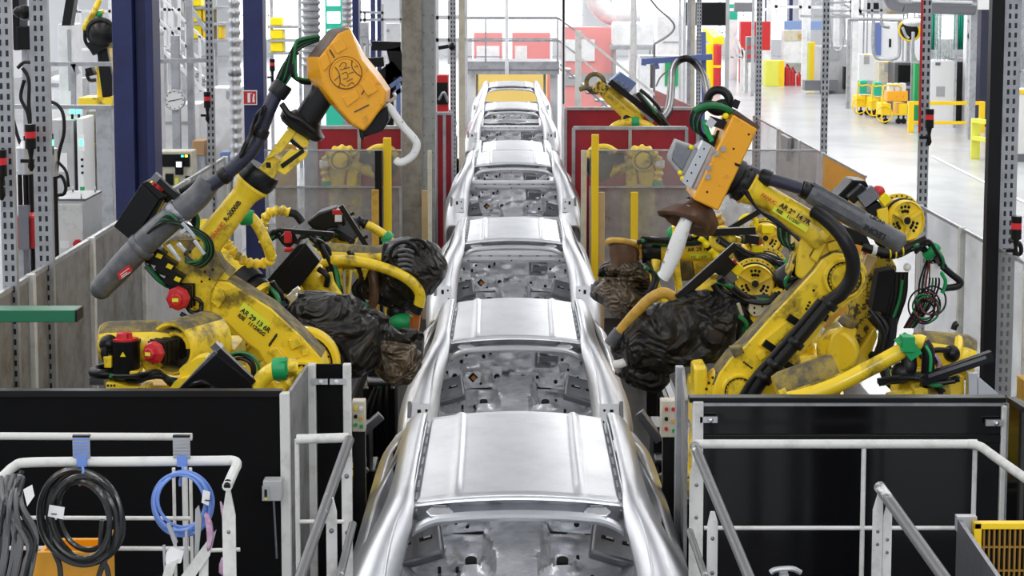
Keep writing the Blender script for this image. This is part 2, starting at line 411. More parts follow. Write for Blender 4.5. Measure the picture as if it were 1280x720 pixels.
# ------------------------------------------------------------------ car bodies
def car_proto():
    r = thing('car_body', (0, 0, 0), 'x', 'car')
    # roof
    b = MB('silver'); rows = []
    def roofz(x, y):
        z = -.045 * (x / .55) ** 2 - .02 * ((y - 1.0) / 1.0) ** 2 + .02
        c = .345 + .02 * (y / 1.6)
        d = abs(abs(x) - c)
        z += .014 * (1 - min(1, max(0, (d - .012) / .022))) * min(1, max(0, (y - .05) / .08))
        z -= .03 * max(0, (abs(x) - .50) / .05) ** 2 * 0
        return z
    xs = sorted(set([-.555 + 1.11 * i / 74 for i in range(75)]))
    for j in range(25):
        y = 1.66 * j / 24; rows.append([V((x, y - .02 * (1 - (x / .555) ** 2) * (1 - j / 24), roofz(x, y))) for x in xs])
    b.grid(rows); b.build('roof_panel', r, local=True, solid=.012)
    # ditch channels with seam
    for sx in (-1, 1):
        b = MB('silver')
        b.grid([[V((sx * xx, y, zz - .035 + (.0 if .1 < y < 1.6 else -.01))) for (xx, zz) in ((.553, -.02), (.558, -.055), (.585, -.055), (.592, .0))] for y in (0, .05, .1, .8, 1.5, 1.6, 1.66)], flip=sx > 0)
        b.use('steel_dark')
        for k in range(7): b.box((sx * .572, .12 + k * .22, -.088), (.018, .07, .01))
        b.build('roof_ditch', r, local=True, solid=.008)
    # rear header with gutter
    b = MB('silver'); prof = [(.02, -.004), (-.012, -.010), (-.016, -.02), (.06, -.066), (-.01, -.074), (-.045, -.070), (-.062, -.060), (-.078, -.063), (-.098, -.075), (-.10, -.092), (-.085, -.115)]
    rows = []
    for i in range(41):
        x = -.58 + 1.16 * i / 40; c = 1 - (x / .58) ** 2; drop = -.045 * (x / .55) ** 2 - .05 * max(0, (abs(x) - .42) / .16) ** 2
        notch = .018 if (.10 < abs(x) < .17 or .30 < abs(x) < .335) else 0
        rows.append([V((x, y - .03 * c + (notch if 2 < k < 5 else 0), z + (drop if k > 2 else -.045 * (x / .55) ** 2))) for k, (y, z) in enumerate(prof)])
    b.grid(rows); b.build('rear_header', r, local=True, solid=.012)
    for sx in (-1, 1):
        b = MB('silver'); x = sx * .43
        b.prism([V((x - .075, -.060, -.092)), V((x - .05, -.025, -.080)), V((x + .05, -.025, -.080)), V((x + .075, -.060, -.092)), V((x + .05, -.092, -.105)), V((x - .05, -.092, -.105))], (0, 0, .014))
        b.use('steel_dark').box((x, -.022, -.062), (.08, .02, .018)); b.build('hinge_plate', r, local=True, bevel=.004)
    # sides: sections along the car
    secs = [
     (-.74, [(.68, -1.00), (.71, -.97), (.76, -.90), (.83, -.86), (.90, -.86), (.94, -.88), (.96, -.95), (.96, -1.1), (.91, -1.3)]),
     (-.66, [(.675, -.80), (.70, -.76), (.75, -.68), (.82, -.635), (.90, -.63), (.945, -.67), (.98, -.78), (.98, -1.0), (.92, -1.3)]),
     (-.50, [(.665, -.58), (.69, -.52), (.74, -.45), (.81, -.42), (.885, -.445), (.94, -.51), (.99, -.66), (.99, -.95), (.93, -1.3)]),
     (-.30, [(.645, -.35), (.668, -.29), (.715, -.24), (.785, -.235), (.87, -.34), (.935, -.45), (.992, -.63), (.995, -.93), (.93, -1.3)]),
     (-.15, [(.605, -.215), (.632, -.165), (.685, -.13), (.755, -.15), (.865, -.335), (.935, -.45), (.992, -.63), (.995, -.93), (.93, -1.3)]),
     (-.04, [(.575, -.10), (.605, -.055), (.665, -.055), (.73, -.115), (.86, -.345), (.935, -.46), (.992, -.64), (.995, -.93), (.93, -1.3)]),
     (.05, [(.592, -.02), (.612, .0), (.665, -.02), (.715, -.085), (.86, -.36), (.935, -.47), (.99, -.65), (.99, -.93), (.93, -1.3)]),
     (.30, [(.592, .0), (.612, .012), (.662, -.005), (.705, -.06), (.86, -.38), (.935, -.48), (.985, -.66), (.98, -.93), (.93, -1.3)]),
     (.62, [(.592, .01), (.612, .02), (.66, .005), (.70, -.05), (.86, -.39), (.935, -.48), (.98, -.66), (.975, -.93), (.93, -1.3)]),
     (1.08, [(.592, .015), (.612, .025), (.66, .01), (.70, -.045), (.86, -.39), (.935, -.48), (.975, -.66), (.97, -.93), (.93, -1.3)]),
     (1.20, [(.592, .015), (.612, .025), (.66, .01), (.70, -.045), (.86, -.39), (.935, -.48), (.975, -.66), (.97, -.93), (.93, -1.3)]),
     (1.60, [(.592, .0), (.612, .01), (.66, -.005), (.70, -.06), (.86, -.40), (.935, -.48), (.975, -.66), (.97, -.93), (.93, -1.3)]),
     (1.85, [(.60, -.08), (.62, -.065), (.67, -.08), (.71, -.13), (.86, -.41), (.935, -.49), (.975, -.66), (.97, -.93), (.93, -1.3)]),
     (2.20, [(.64, -.25), (.66, -.235), (.705, -.25), (.745, -.29), (.865, -.43), (.935, -.50), (.975, -.66), (.97, -.93), (.93, -1.3)]),
     (2.55, [(.685, -.45), (.705, -.44), (.745, -.445), (.79, -.46), (.87, -.47), (.935, -.53), (.975, -.68), (.97, -.93), (.93, -1.3)]),
     (2.95, [(.70, -.56), (.72, -.55), (.76, -.55), (.81, -.55), (.87, -.56), (.93, -.60), (.96, -.72), (.95, -.93), (.92, -1.25)]),
     (3.30, [(.70, -.60), (.72, -.59), (.76, -.59), (.81, -.59), (.86, -.60), (.91, -.64), (.94, -.75), (.93, -.93), (.90, -1.2)]),
    ]
    for sx in (-1, 1):
        b = MB('silver'); vs = []; fs = []
        for y, pr in secs:
            for x, z in pr: vs.append(V((sx * x, y, z)))
        n = 9
        for i in range(len(secs) - 1):
            ym = (secs[i][0] + secs[i + 1][0]) / 2
            for j in range(n - 1):
                if j == 3 and .1 < ym < 2.3 and not 1.08 < ym < 1.2: continue
                a = i * n + j; f = (a, a + n, a + n + 1, a + 1); fs.append(f if sx < 0 else f[::-1])
        b.add(vs, [f[::-1] for f in fs]); b.build('body_side', r, local=True, solid=.02, subsurf=2, angle=60)
        # bead along the rear pillar, small holes
        b = MB('silver')
        b.tube([V((sx * .63, -.05, -.055)), V((sx * .665, -.15, -.125)), V((sx * .695, -.30, -.235)), V((sx * .72, -.49, -.435)), V((sx * .73, -.63, -.65))], .008, 6)
        b.use('hole')
        for (x, y, z) in ((.607, -.125, -.165), (.655, -.26, -.265), (.68, -.42, -.43)):
            b.sphere((sx * x, y, z), (.014, .012, .012), n=8, m=6)
        b.build('pillar_bead', r, local=True)
        # lamp pocket
        R = Matrix.Rotation(-.55, 3, 'X'); c = V((sx * .79, -.605, -.555)); b = MB('silver'); b.box(c, (.17, .02, .22), R)
        b.use('hole').box(c + R @ V((sx * .02, -.012, .02)), (.03, .01, .075)); b.sphere(c + R @ V((-sx * .04, -.012, .05)), .012, n=8, m=6); b.sphere(c + R @ V((-sx * .05, -.012, -.05)), .010, n=8, m=6)
        b.use('steel_dark').box(c + R @ V((sx * .105, -.0, .06)), (.03, .03, .14), R); b.build('lamp_pocket', r, local=True, bevel=.006)
        # inner wheelhouse bracket with slots
        b = MB('steel_dark'); R = Matrix.Rotation(sx * .28, 3, 'Y') @ Matrix.Rotation(.5, 3, 'X')
        c = V((sx * .68, 2.05, -1.03)); b.box(c, (.36, .30, .09), R); so = b.build('side_bracket', r, local=True, bevel=.02); b = MB('hole')
        for k in (-1, 1): b.box(c + R @ V((k * .075, 0, .045)), (.09, .028, .01), R)
        b.use('alu')
        for k in (-1, 1): b.box(c + R @ V((k * .075 + .012, .004, .049)), (.05, .014, .008), R)
        b.build('bracket_slot', so, local=True)
    # floor pan
    b = MB('silver_in'); rows = []
    def bump(x, y, cx, cy, rad): return max(0, 1 - ((x - cx) ** 2 + (y - cy) ** 2) / rad ** 2)
    for j in range(91):
        y = -.62 + 3.22 * j / 90; row = []
        for i in range(65):
            x = -.86 + 1.72 * i / 64
            z = -1.165
            if y < .75: z = -.88 if y < .55 else -.88 - .285 * (y - .55) / .2
            if y < .35: z -= .10 * min(1, 2.5 * bump(x, y, 0, -.12, .40))
            if y >= .70:
                tw = .13 + .05 * min(1, max(0, (y - 1.7) / .6)); th = .14 + .06 * min(1, max(0, (y - 1.6) / .8))
                t = min(1, max(0, (tw + .07 - abs(x)) / .07)); t = t * t * (3 - 2 * t); z += .8 * th * t
                if tw < abs(x) < tw + .08 and y > 1.9: z += .006 * math.sin(y * 140)
            for cx in (-.31, .31):
                d = math.hypot(x - cx, (y - 2.02) * .8); 
                if d < .15: z += .05 * (1 - max(0, (d - .09) / .06)) if d > .075 else .025
            if .95 < y < 1.08 or 1.45 < y < 1.56: z = max(z, -1.11)
            if abs(x) > .68: z += .9 * (abs(x) - .68) ** 1.0 * (.6 if y > .6 else 1.6)
            if y > 2.38: z += .02 * ((y - 2.38) / .22) ** 1.4 * (1 if abs(x) > .2 else .5)
            z += .008 * math.sin(9 * x + 3) * math.sin(7 * y)
            row.append(V((x, y, z)))
        rows.append(row)
    b.grid(rows)
    b.use('hole')
    for (x, y, rr) in ((-.31, 2.0, .04), (.31, 2.0, .04), (-.55, 2.28, .028), (.42, 2.12, .012), (-.40, 1.9, .012), (.50, 1.75, .012), (-.52, 1.9, .012)):
        zz = -1.115 if abs(abs(x) - .31) < .01 else -1.135
        b.lathe((x, y, zz - .03), (0, -.25, 1), [(0, rr), (.042, rr), (.044, rr * .2)], 14)
    b.use('alu').lathe((-.55, 2.28, -1.145), (0, -.4, 1), [(0, .06), (.045, .06), (.05, .05), (.045, .034)], 18, caps=False)
    b.build('floor_pan', r, local=True, solid=.006)
    # firewall
    b = MB('silver_in'); rows = []
    for j in range(17):
        t = j / 16; row = []
        for i in range(57):
            x = -.86 + 1.72 * i / 56; z = -1.13 + .40 * t; y = 2.60 + .10 * t
            y += .05 * math.cos(x * 4.2) * (1 - t) ; 
            if .22 < x < .46 and .55 < t < .9: y += .03
            if -.5 < x < -.36 and .15 < t < .6: y -= .02
            if .02 < x < .20 and .15 < t < .5: y -= .025
            y += .010 * math.sin(17 * x) * math.sin(5 * t * PI)
            row.append(V((x, y, z)))
        rows.append(row)
    b.grid(rows)
    def plate(m, x, t, w, h, dy=-.045):
        t -= .06 if t < .6 else 0; dy -= .018
        b.use(m).box((x, 2.60 + .10 * t + .05 * math.cos(x * 4.2) * (1 - t) + dy, -1.13 + .40 * t), (w, .012, h))
    def disc(m, x, t, rr, dy=-.045):
        t -= .06 if t < .6 else 0; dy -= .018
        y = 2.60 + .10 * t + .05 * math.cos(x * 4.2) * (1 - t) + dy
        b.use(m).cyl((x, y, -1.13 + .40 * t), (x, y + .03, -1.13 + .40 * t), rr, n=14)
    plate('silver_in', -.43, .36, .16, .12, -.04)
    R45 = Matrix.Rotation(PI / 4, 3, 'Y'); b.use('hole').box((-.43, 2.562, -1.008), (.075, .02, .075), R45); b.use('rust').box((-.42, 2.550, -1.013), (.05, .02, .04), R45)
    plate('silver_in', -.18, .45, .10, .15, -.035); disc('hole', -.18, .56, .030); disc('hole', -.18, .36, .030)
    plate('silver_in', .10, .35, .30, .10, -.04); plate('hole', .12, .35, .10, .045, -.052); disc('hole', -.01, .35, .010, -.052); disc('hole', .24, .35, .016, -.052)
    plate('steel_dark', .36, .74, .20, .06, -.01); disc('hole', .50, .74, .014)
    plate('silver_in', .42, .32, .20, .13, -.035); disc('hole', .43, .25, .020); disc('alu', .35, .38, .018); disc('alu', .49, .38, .018); disc('hole', .66, .35, .016); disc('hole', .70, .7, .014)
    for (x, t, rr) in ((-.62, .40, .026), (-.66, .75, .014), (-.55, .7, .016), (-.50, .86, .014), (-.60, .15, .02), (-.32, .82, .018), (-.25, .9, .013), (-.35, .2, .013), (-.7, .5, .012), (.56, .55, .012)): disc('hole', x, t, rr)
    b.build('firewall', r, local=True, solid=0)
    # cowl cross beam
    b = MB('silver'); 
    b.prism([V((-.84, 2.62, -.60)), V((-.84, 2.56, -.63)), V((-.84, 2.56, -.665)), V((-.84, 2.50, -.68)), V((-.84, 2.50, -.715)), V((-.84, 2.70, -.73)), V((-.84, 2.72, -.60))], (1.68, 0, 0))
    b.use('hole')
    for x in (-.60, -.02, .62): b.cyl((x, 2.495, -.698), (x, 2.52, -.698), .012, n=10)
    b.use('steel_dark')
    for x in (-.45, -.30, -.05, .10, .33, .5): b.box((x, 2.565, -.645), (.05, .02, .018))
    b.build('cowl_beam', r, local=True, bevel=.008)
    # rear sill panel
    b = MB('silver'); b.prism([V((-.78, -.64, -.93)), V((-.78, -.70, -.96)), V((-.78, -.72, -1.28)), V((-.78, -.62, -1.28)), V((-.78, -.58, -.96))], (1.56, 0, 0)); b.build('rear_sill', r, local=True, bevel=.015)
    # front engine bay rails
    b = MB('silver')
    for sx in (-1, 1): b.box((sx * .52, 3.05, -.95), (.10, .85, .13)); b.box((sx * .82, 2.98, -.72), (.05, .75, .10))
    b.box((0, 3.45, -.95), (1.14, .07, .12)); b.build('front_frame', r, local=True, bevel=.01)
    return r
CARS = [ (648, 617, 262), (644, 420, 164), (642, 298, 122.5), (641.5, 203, 97.5), (641, 187, 80), (639.5, 135, 69), (639, 106.5, 58.5)]
CAR_LABELS = ['bare silver car body at the bottom of the picture, the nearest in the row', 'bare silver car body directly ahead of the nearest one, second in the row',
  'bare silver car body third in the row, whose whole cowl beam shows', 'bare silver car body fourth in the row, raised, with its tail-lamp pockets in view',
  'bare silver car body whose roof alone shows, just above the raised fourth roof', 'bare silver car body next to last, just short of the overhead walkway', 'bare silver car body farthest away, right beneath the overhead walkway']
CARPOS = []
def cars():
    p = car_proto()
    for i, (cx, py, w) in enumerate(CARS):
        D = F * 1.15 / w
        # depth along the optical axis -> distance
        Y = D
        for _ in range(6):
            q = P(cx, py, Y); depth = q.y * math.cos(PITCH) - (q.z - CAMZ) * math.sin(PITCH); Y *= D / depth
        q = P(cx, py, Y); CARPOS.append(q)
        o = p if i == 0 else copy_tree(p)
        o.location = q; tag(o, CAR_LABELS[i], 'car', 'car bodies on the line')
    # conveyor under them
    t = thing('conveyor', (0, 24, 0), 'dark floor conveyor with lift posts carrying the car bodies', 'conveyor')
    b = MB('galv')
    for sx in (-1, 1): b.box((sx * .55, 24, .30), (.14, 38, .16))
    for k in range(20): b.box((0, 6 + k * 2, .11), (1.3, .16, .22))
    b.build('rail', t, bevel=.01)
    for q in CARPOS:
        for dy in (.2, 2.2):
            b = MB('steel_dark')
            for sx in (-1, 1): b.box((q.x + sx * .55, q.y + dy, .38 + (q.z - 1.37 - .38) / 2), (.10, .12, q.z - 1.37 - .38))
            b.box((q.x, q.y + dy, q.z - 1.34), (1.9, .12, .06)); b.build('lift_post', t)
cars()
# ------------------------------------------------------------------ fences, screens, rails
def fpost(parent, x, y, z0, z1, m='white', w=.06, name='post'):
    return MB(m).box((x, y, (z0 + z1) / 2), (w, w, z1 - z0)).build(name, parent, bevel=.006)
def screens():
    # front left black screen
    z = P(180, 491, 9.0).z; xl = -3.9; xr = P(352, 492, 9).x
    t = thing('black_screen', ((xl + xr) / 2, 9, 0), 'matt black screen behind the cable coils at lower left', 'screen')
    MB('panelm').bb((xl, 9.0, 0), (xr, 9.03, z)).build('panel', t)
    MB('black').bb((xl, 8.985, z - .02), (xr, 9.045, z + .015)).build('top_rail', t)
    fpost(t, xr + .02, 8.99, 0, z + .005, 'white', .055)
    t2 = thing('return_screen', (xr, 9.4, 0), 'narrow grey screen with a dark pane turning the corner beside the control switch', 'screen')
    xb = P(386, 456, 9.75).x; zb = P(386, 456, 9.75).z; xe = P(434, 456, 9.75).x
    MB('sheetm').prism([V((xr + .05, 9.03, 0)), V((xb, 9.75, 0)), V((xb, 9.75, zb)), V((xr + .05, 9.03, z))], (-.02, .006, 0)).build('side_panel', t2)
    MB('panelm').bb((xb, 9.76, 0), (xe, 9.78, zb)).build('pane', t2)
    for x in (xb + .02, xe): fpost(t2, x, 9.74, 0, zb + .01, 'white', .05)
    b = MB('alu'); zz = P(400, 477, 9.7).z
    for x in (xb + .08, xe - .06): b.box((x, 9.70, zz), (.11, .012, .035)); b.use('white'); b.sphere((x, 9.69, zz), .016, n=8, m=6); b.use('alu')
    b.build('clamp', t2)
    # front right glossy black screen
    z = P(1050, 502, 9.0).z; xl = P(872, 500, 9).x; xr = P(1252, 502, 9).x
    t = thing('black_screen', ((xl + xr) / 2, 9, 0), 'wide glossy black acrylic screen behind the white handrail at lower right', 'screen')
    MB('panelb').bb((xl, 9.0, 0), (xr, 9.02, z)).build('panel', t)
    b = MB('galv').bb((xl, 8.985, z - .025), (xr, 9.035, z)); b.use('black').bb((xl - .05, 8.97, z), (xr + .02, 9.05, z + .03)); b.build('top_rail', t, bevel=.004)
    zz = P(1000, 548, 9).z; MB('black').bb((xl, 8.985, zz - .025), (xr, 9.0, zz + .025)).build('transom', t, bevel=.004)
    fpost(t, xl - .0, 8.985, 0, z + .01, 'white', .06); fpost(t, xr + .01, 8.985, 0, z - .02, 'white', .03)
    b = MB('alu')
    for x, yy in ((xl + .06, 524), (xr - .05, 528)): b.box((x, 8.965, P(900, yy, 8.97).z), (.10, .02, .035)); b.sphere((x + .01, 8.95, P(900, yy, 8.97).z), .016, n=8, m=6)
    b.each('clamp', t)
    x0 = P(856, 458, 9.7).x; z0 = P(853, 458, 9.75).z
    t = thing('return_screen', (x0, 9.4, 0), 'narrow grey steel screen beside the right-hand side of the nearest car', 'screen')
    MB('sheetm').prism([V((xl - .05, 9.03, 0)), V((x0, 9.72, 0)), V((x0, 9.72, z0)), V((xl - .05, 9.03, z))], (-.02, -.004, 0)).build('side_panel', t)
    fpost(t, x0 - .03, 9.72, 0, z0 + .01, 'galv', .05)
    t = thing('side_screen', (xr + .1, 8.4, 0), 'black screen running toward the yellow grille from the corner of the glossy one', 'screen')
    MB('panelb').prism([V((xr + .06, 9.05, 0)), V((3.03, 7.6, 0)), V((3.03, 7.6, z)), V((xr + .06, 9.05, z))], (.02, .01, 0)).build('panel', t)
    MB('black').bar((xr + .07, 9.05, z), (3.04, 7.6, z), .05, .03).build('top_rail', t)
screens()
def tubes(name, m, parent, *paths, r=.022, k=1):
    b = MB(m)
    for p in paths: b.tube(p, r, 10, k=k, raw=(k == 1))
    return b.build(name, parent)
def rails():
    # ---- stair rails left of the line
    Y = 7.8
    t = thing('stair_handrail', (-.85, 7.6, 0), 'white and worn grey stair handrail left of the nearest car', 'handrail')
    a = P(371, 549, Y); b_ = P(436, 547, Y)
    tubes('top_rail', 'white', t, [a, b_], r=.024)
    tubes('post', 'white', t, [a, V((a.x, a.y, 0))], r=.012)
    e = P(372, 730, 6.85)
    tubes('worn_rail', 'worn', t, [b_ + V((.005, -.03, 0)), e, e + (e - b_) * .6], r=.026)
    m0 = P(372, 652, Y); m1 = P(430, 652, Y); tubes('middle_rail', 'white', t, [m0, m1], r=.010)
    for (px, py, w) in ((433, 556, .052), (414, 622, .05)):
        yy = Y if px > 420 else 7.35
        c = P(px, py, yy); b = MB('white').prism([V((c.x - w / 2, yy, 0)), V((c.x + w / 2, yy, 0)), V((c.x + w / 2, yy, c.z - .07)), V((c.x + .01, yy, c.z)), V((c.x - .01, yy, c.z)), V((c.x - w / 2, yy, c.z - .05))], (0, .012, 0))
        b.use('steel_dark'); 
        for dz in (.16, .45): b.sphere((c.x, yy, c.z - dz), .012, n=8, m=6)
        b.build('flat_post', t)
    q0 = P(441, 655, 7.6); q1 = P(424, 725, 7.2); tubes('lower_rail', 'worn', t, [q0, q1 + (q1 - q0) * .3], r=.02)
    # ---- right stair and landing rails
    Y = 8.0
    t = thing('landing_handrail', (2., 8, 0), 'white landing handrail crossing in front of the glossy black screen', 'handrail')
    a = P(868, 555, Y); c = P(1208, 555, Y); e1 = P(1225, 558, 7.95); e2 = P(1290, 604, 7.4)
    b = MB('white').tube([a, c - V((.05, 0, 0)), c, e1, e1.lerp(e2, .3), e2, e2 + (e2 - e1) * 2], .0235, 12, k=4); b.build('top_rail', t)
    for px in (1080, 1219):
        p = P(px, 556, Y); tubes('post', 'white', t, [p, V((p.x, p.y, 0))], r=.0125)
    m0 = P(880, 660, Y); m1 = P(1215, 660, Y); tubes('middle_rail', 'white', t, [m0, m1], r=.011)
    t = thing('stair_handrail', (1., 7.6, 0), 'worn grey stair handrail with flat white posts just right of the nearest car', 'handrail')
    a = P(868, 557, 7.97); e = P(940, 730, 7.0); tubes('worn_rail', 'worn', t, [a, e, e + (e - a) * .6], r=.026)
    for (px, py, w, yy) in ((871, 575, .07, 7.95), (891, 640, .05, 7.45)):
        c = P(px, py, yy); b = MB('white').prism([V((c.x - w / 2, yy, 0)), V((c.x + w / 2, yy, 0)), V((c.x + w / 2, yy, c.z - .05)), V((c.x + .01, yy, c.z)), V((c.x - .01, yy, c.z)), V((c.x - w / 2, yy, c.z - .07))], (0, .012, 0))
        b.use('steel_dark')
        for dz in (.13, .30): b.sphere((c.x, yy, c.z - dz), .010, n=8, m=6)
        b.build('flat_post', t)
    q0 = P(862, 664, 7.7); q1 = P(881, 720, 7.3); tubes('lower_rail', 'worn', t, [q0, q1 + (q1 - q0) * .3], r=.018)
    t = thing('stair_handrail', (1.8, 6.8, 0), 'worn grey stair handrail rising from the doubled white post near the yellow grille', 'handrail')
    a = P(1099, 608, 7.2); e = P(1186, 730, 6.5); tubes('worn_rail', 'worn', t, [a, e, e + (e - a) * .6], r=.027)
    for (px, w) in ((1098, .045), (1110, .04)):
        c = P(px, 622 if px < 1105 else 632, 7.15); b = MB('white').prism([V((c.x - w / 2, 7.15, 0)), V((c.x + w / 2, 7.15, 0)), V((c.x + w / 2, 7.15, c.z - .02)), V((c.x, 7.15, c.z + .02)), V((c.x - w / 2, 7.15, c.z - .06))], (0, .012, 0))
        b.use('steel_dark')
        for dz in (.16, .22): b.sphere((c.x, 7.15, c.z - dz), .008, n=8, m=6)
        b.build('flat_post', t)
    # ---- yellow grille cabinet lower right
    t = thing('grille_cabinet', (2.1, 6.9, 0), 'dark machine cabinet with a yellow framed grille at lower right corner', 'cabinet')
    a = P(1196, 648, 7.1); b2 = P(1262, 745, 6.4)
    MB('steel_dark').prism([V((a.x, a.y, 0)), V((b2.x, b2.y, 0)), V((b2.x, b2.y, b2.z)), a], (.02, .01, 0)).build('side_plate', t)
    g = P(1218, 654, 7.05); gx1 = g.x + .40; g0 = 1.6
    b = MB('safety'); b.bb((g.x, 7.05, g.z - .03), (gx1, 7.09, g.z)); b.bb((g.x, 7.05, g0), (g.x + .035, 7.09, g.z)); b.bb((gx1 - .035, 7.05, g0), (gx1, 7.09, g.z)); b.bb((g.x, 7.05, g0), (gx1, 7.09, g0 + .035)); b.build('grille_frame', t, bevel=.004)
    b = MB('grillebar')
    for k in range(15): b.bb((g.x + .045 + k * .0235, 7.06, g0), (g.x + .053 + k * .0235, 7.075, g.z - .02))
    for k in range(5): b.bb((g.x, 7.062, g.z - .12 - k * .11), (gx1, 7.072, g.z - .112 - k * .11))
    b.build('grille', t)
    b = MB('blackm').bb((g.x, 7.10, 0), (gx1, 7.2, g.z - .04)); b.use('galv').bb((a.x, 7.09, a.z - .06), (a.x + .09, 7.13, a.z + .01)); b.build('housing', t)
    o = MB('galv').tube([P(963, 716, 7.6), P(970, 712, 7.6), P(990, 711, 7.6), P(1001, 716, 7.6)], .014, 8); o.use('galv')
    p = P(980, 716, 7.6); o.bb((p.x - .02, p.y - .02, 0), (p.x + .02, p.y + .02, p.z)); tag(o.build('grab_handle'), 'small grey grab handle on a post at bottom edge right of car', 'handle')
rails()
def cable_rack():
    Y = 6.8
    t = thing('cable_rack', (-1.6, 7, 0), 'white tube rack with cable hooks in front of the black screen', 'rack')
    b = MB('white').tube([P(-20, 612, 6.6), P(2, 597, 6.65), P(18, 583, Y), P(40, 578, Y), P(160, 577, Y), P(270, 576, Y), P(290, 576, Y), P(296, 580, 6.75), P(291, 592, 6.6), P(284, 608, 6.45)], .0215, 12, k=5)
    b.use('hole').cyl(P(284, 608, 6.45) + V((0, -.004, 0)), P(284, 608, 6.45) + V((.0, .02, .015)), .014); b.build('front_rail', t)
    tubes('rear_rail', 'white', t, [P(-40, 545, 8.0), P(240, 546, 8.0)], r=.019)
    tubes('middle_rail', 'white', t, [P(-20, 647, 7.6), P(238, 648, 7.6)], r=.010)
    tubes('middle_rail', 'white', t, [P(-20, 685, 7.6), P(238, 686, 7.6)], r=.011)
    tubes('middle_rail', 'white', t, [P(262, 688, 7.6), P(300, 687, 7.6)], r=.010)
    for px in (217, 238):
        p = P(px, 585, 7.6); q = V((p.x, p.y, 0)); tubes('upright', 'white', t, [p, q], r=.0085)
    for px, yy in ((-20, 8.0), (-14, Y)): p = P(px, 545 if yy > 7 else 590, yy); tubes('upright', 'white', t, [p, V((p.x, p.y, 0))], r=.019)
    p = P(230, 546, 8.0); tubes('upright', 'white', t, [p, V((p.x, p.y, 0))], r=.015)
    c = P(285, 612, 6.46)
    b = MB('white').prism([V((c.x - .026, c.y, 0)), V((c.x + .028, c.y, 0)), V((c.x + .028, c.y, c.z - .11)), V((c.x + .008, c.y, c.z)), V((c.x - .008, c.y, c.z)), V((c.x - .026, c.y, c.z - .11))], (0, .012, 0)); b.use('steel_dark').sphere((c.x, c.y, c.z - .18), .008, n=8, m=6); b.build('flat_post', t)
    # hooks
    for px, m2, lab in ((103, 'bluehose', 'blue striped steel hook plate holding the black cable coil'), (228, 'galv', 'plain grey steel hook plate holding the blue cable coil')):
        p = P(px, 558, 6.79); h = thing('cable_hook', p, lab, 'hook')
        w = .037; b = MB('galv'); b.bb((p.x - w, 6.77, P(px, 572, 6.78).z), (p.x + w, 6.776, P(px, 546, 6.78).z))
        b.use('greypad' if m2 == 'galv' else 'bluehose')
        for k in range(6): zz = P(px, 549 + k * 4.2, 6.77).z; b.bb((p.x - w + .003, 6.766, zz - .004), (p.x + w - .003, 6.771, zz + .003))
        b.use('black').bb((p.x - w, 6.768, P(px, 546, 6.78).z), (p.x + w, 6.79, P(px, 543.5, 6.78).z)); b.build('plate', h)
        b = MB('bluehose'); b.bb((p.x - .02, 6.765, P(px, 584, 6.76).z), (p.x + .022, 6.795, P(px, 570, 6.76).z)); b.tube([P(px, 583, 6.755), P(px + 1, 590, 6.745), P(px - 3, 600, 6.735), P(px - 3, 607, 6.74)], .006, 8); b.build('strap', h)
    # coils
    random.seed(3)
    Y = 6.72; s = S(Y)
    def coil(name, cx, cy, rx, ry, n, rr, m, lab, tail=None, jit=3., tagpos=None, tilt=0):
        r = thing(name, P(cx, cy, Y), lab, 'cable', None); b = MB(m)
        for k in range(n):
            dx, dy, dr = random.uniform(-jit, jit), random.uniform(-jit, jit) * .6, random.uniform(-jit, jit); ph = random.uniform(0, 6)
            pts = []
            for i in range(22):
                a = 2 * PI * i / 22; yy = Y + .05 * math.sin(a + ph) + (k - n / 2) * .008
                pts.append(P(cx + dx + (rx + dr + 1.5 * math.sin(2 * a + ph)) * math.cos(a) + tilt * math.sin(a), cy + dy + (ry + dr) * math.sin(a), yy))
            b.tube(pts, rr, 8, k=3, closed=True)
        for tl in tail or []: b.tube([P(x, y, Y - .03) for x, y in tl], rr, 8)
        b.use('black')
        b.build('coil', r)
        if tagpos:
            x, y, w, h = tagpos; MB('paper').prism([P(x, y, Y - .09), P(x + w, y + 3, Y - .085), P(x + w - 2, y + h, Y - .085), P(x - 2, y + h - 4, Y - .09)], (0, -.003, 0)).use('ink').bar(P(x + 2, y + h - 7, Y - .094), P(x + 9, y + h - 6, Y - .094), .008, .002).build('paper_tag', r)
        return r
    coil('cable_coil', 103, 649, 41, 51, 7, .0125, 'cable', 'large black cable coil hanging from the blue striped hook', tail=[[(62, 655), (66, 685), (74, 705), (76, 725)], [(138, 650), (134, 690), (126, 712), (122, 726)], [(128, 650), (126, 690), (134, 712), (136, 728)]], jit=8.5, tagpos=(62, 631, 19, 18), tilt=6)
    coil('cable_coil', 225, 628, 34, 37, 7, .0075, 'bluehose', 'light blue cable coil hanging from the plain grey hook', jit=5, tagpos=(254, 612, 9, 20))
    r = thing('cable_bundle', P(22, 650, 6.6), 'bundle of grey and black cables hanging at left edge of the rack', 'cable')
    b = MB('cable'); b.use(mat('grey_sheath', (.13, .135, .14), .3)); g = b.cm
    for k in range(22):
        x0 = random.uniform(-6, 26); x1 = random.uniform(-10, 46); b.cm = g if k % 3 else 0
        b.tube([P(x0 + 4, 592 + random.uniform(-3, 14), 6.62 + random.uniform(-.05, .05)), P(x0 * .7 + x1 * .3 - 2, 630, 6.55 + random.uniform(-.06, .03)), P(x1, 675 + random.uniform(-10, 10), 6.55), P(x1 - 4, 705, 6.55), P(x1 - 12, 740, 6.58)], .011, 8)
    b.build('cables', r); MB('paper').prism(PL([(29, 612), (40, 606), (43, 620), (34, 633)], 6.47), (0, .003, 0)).build('paper_tag', r)
    # rags and strips on the right end
    b = MB('pink')
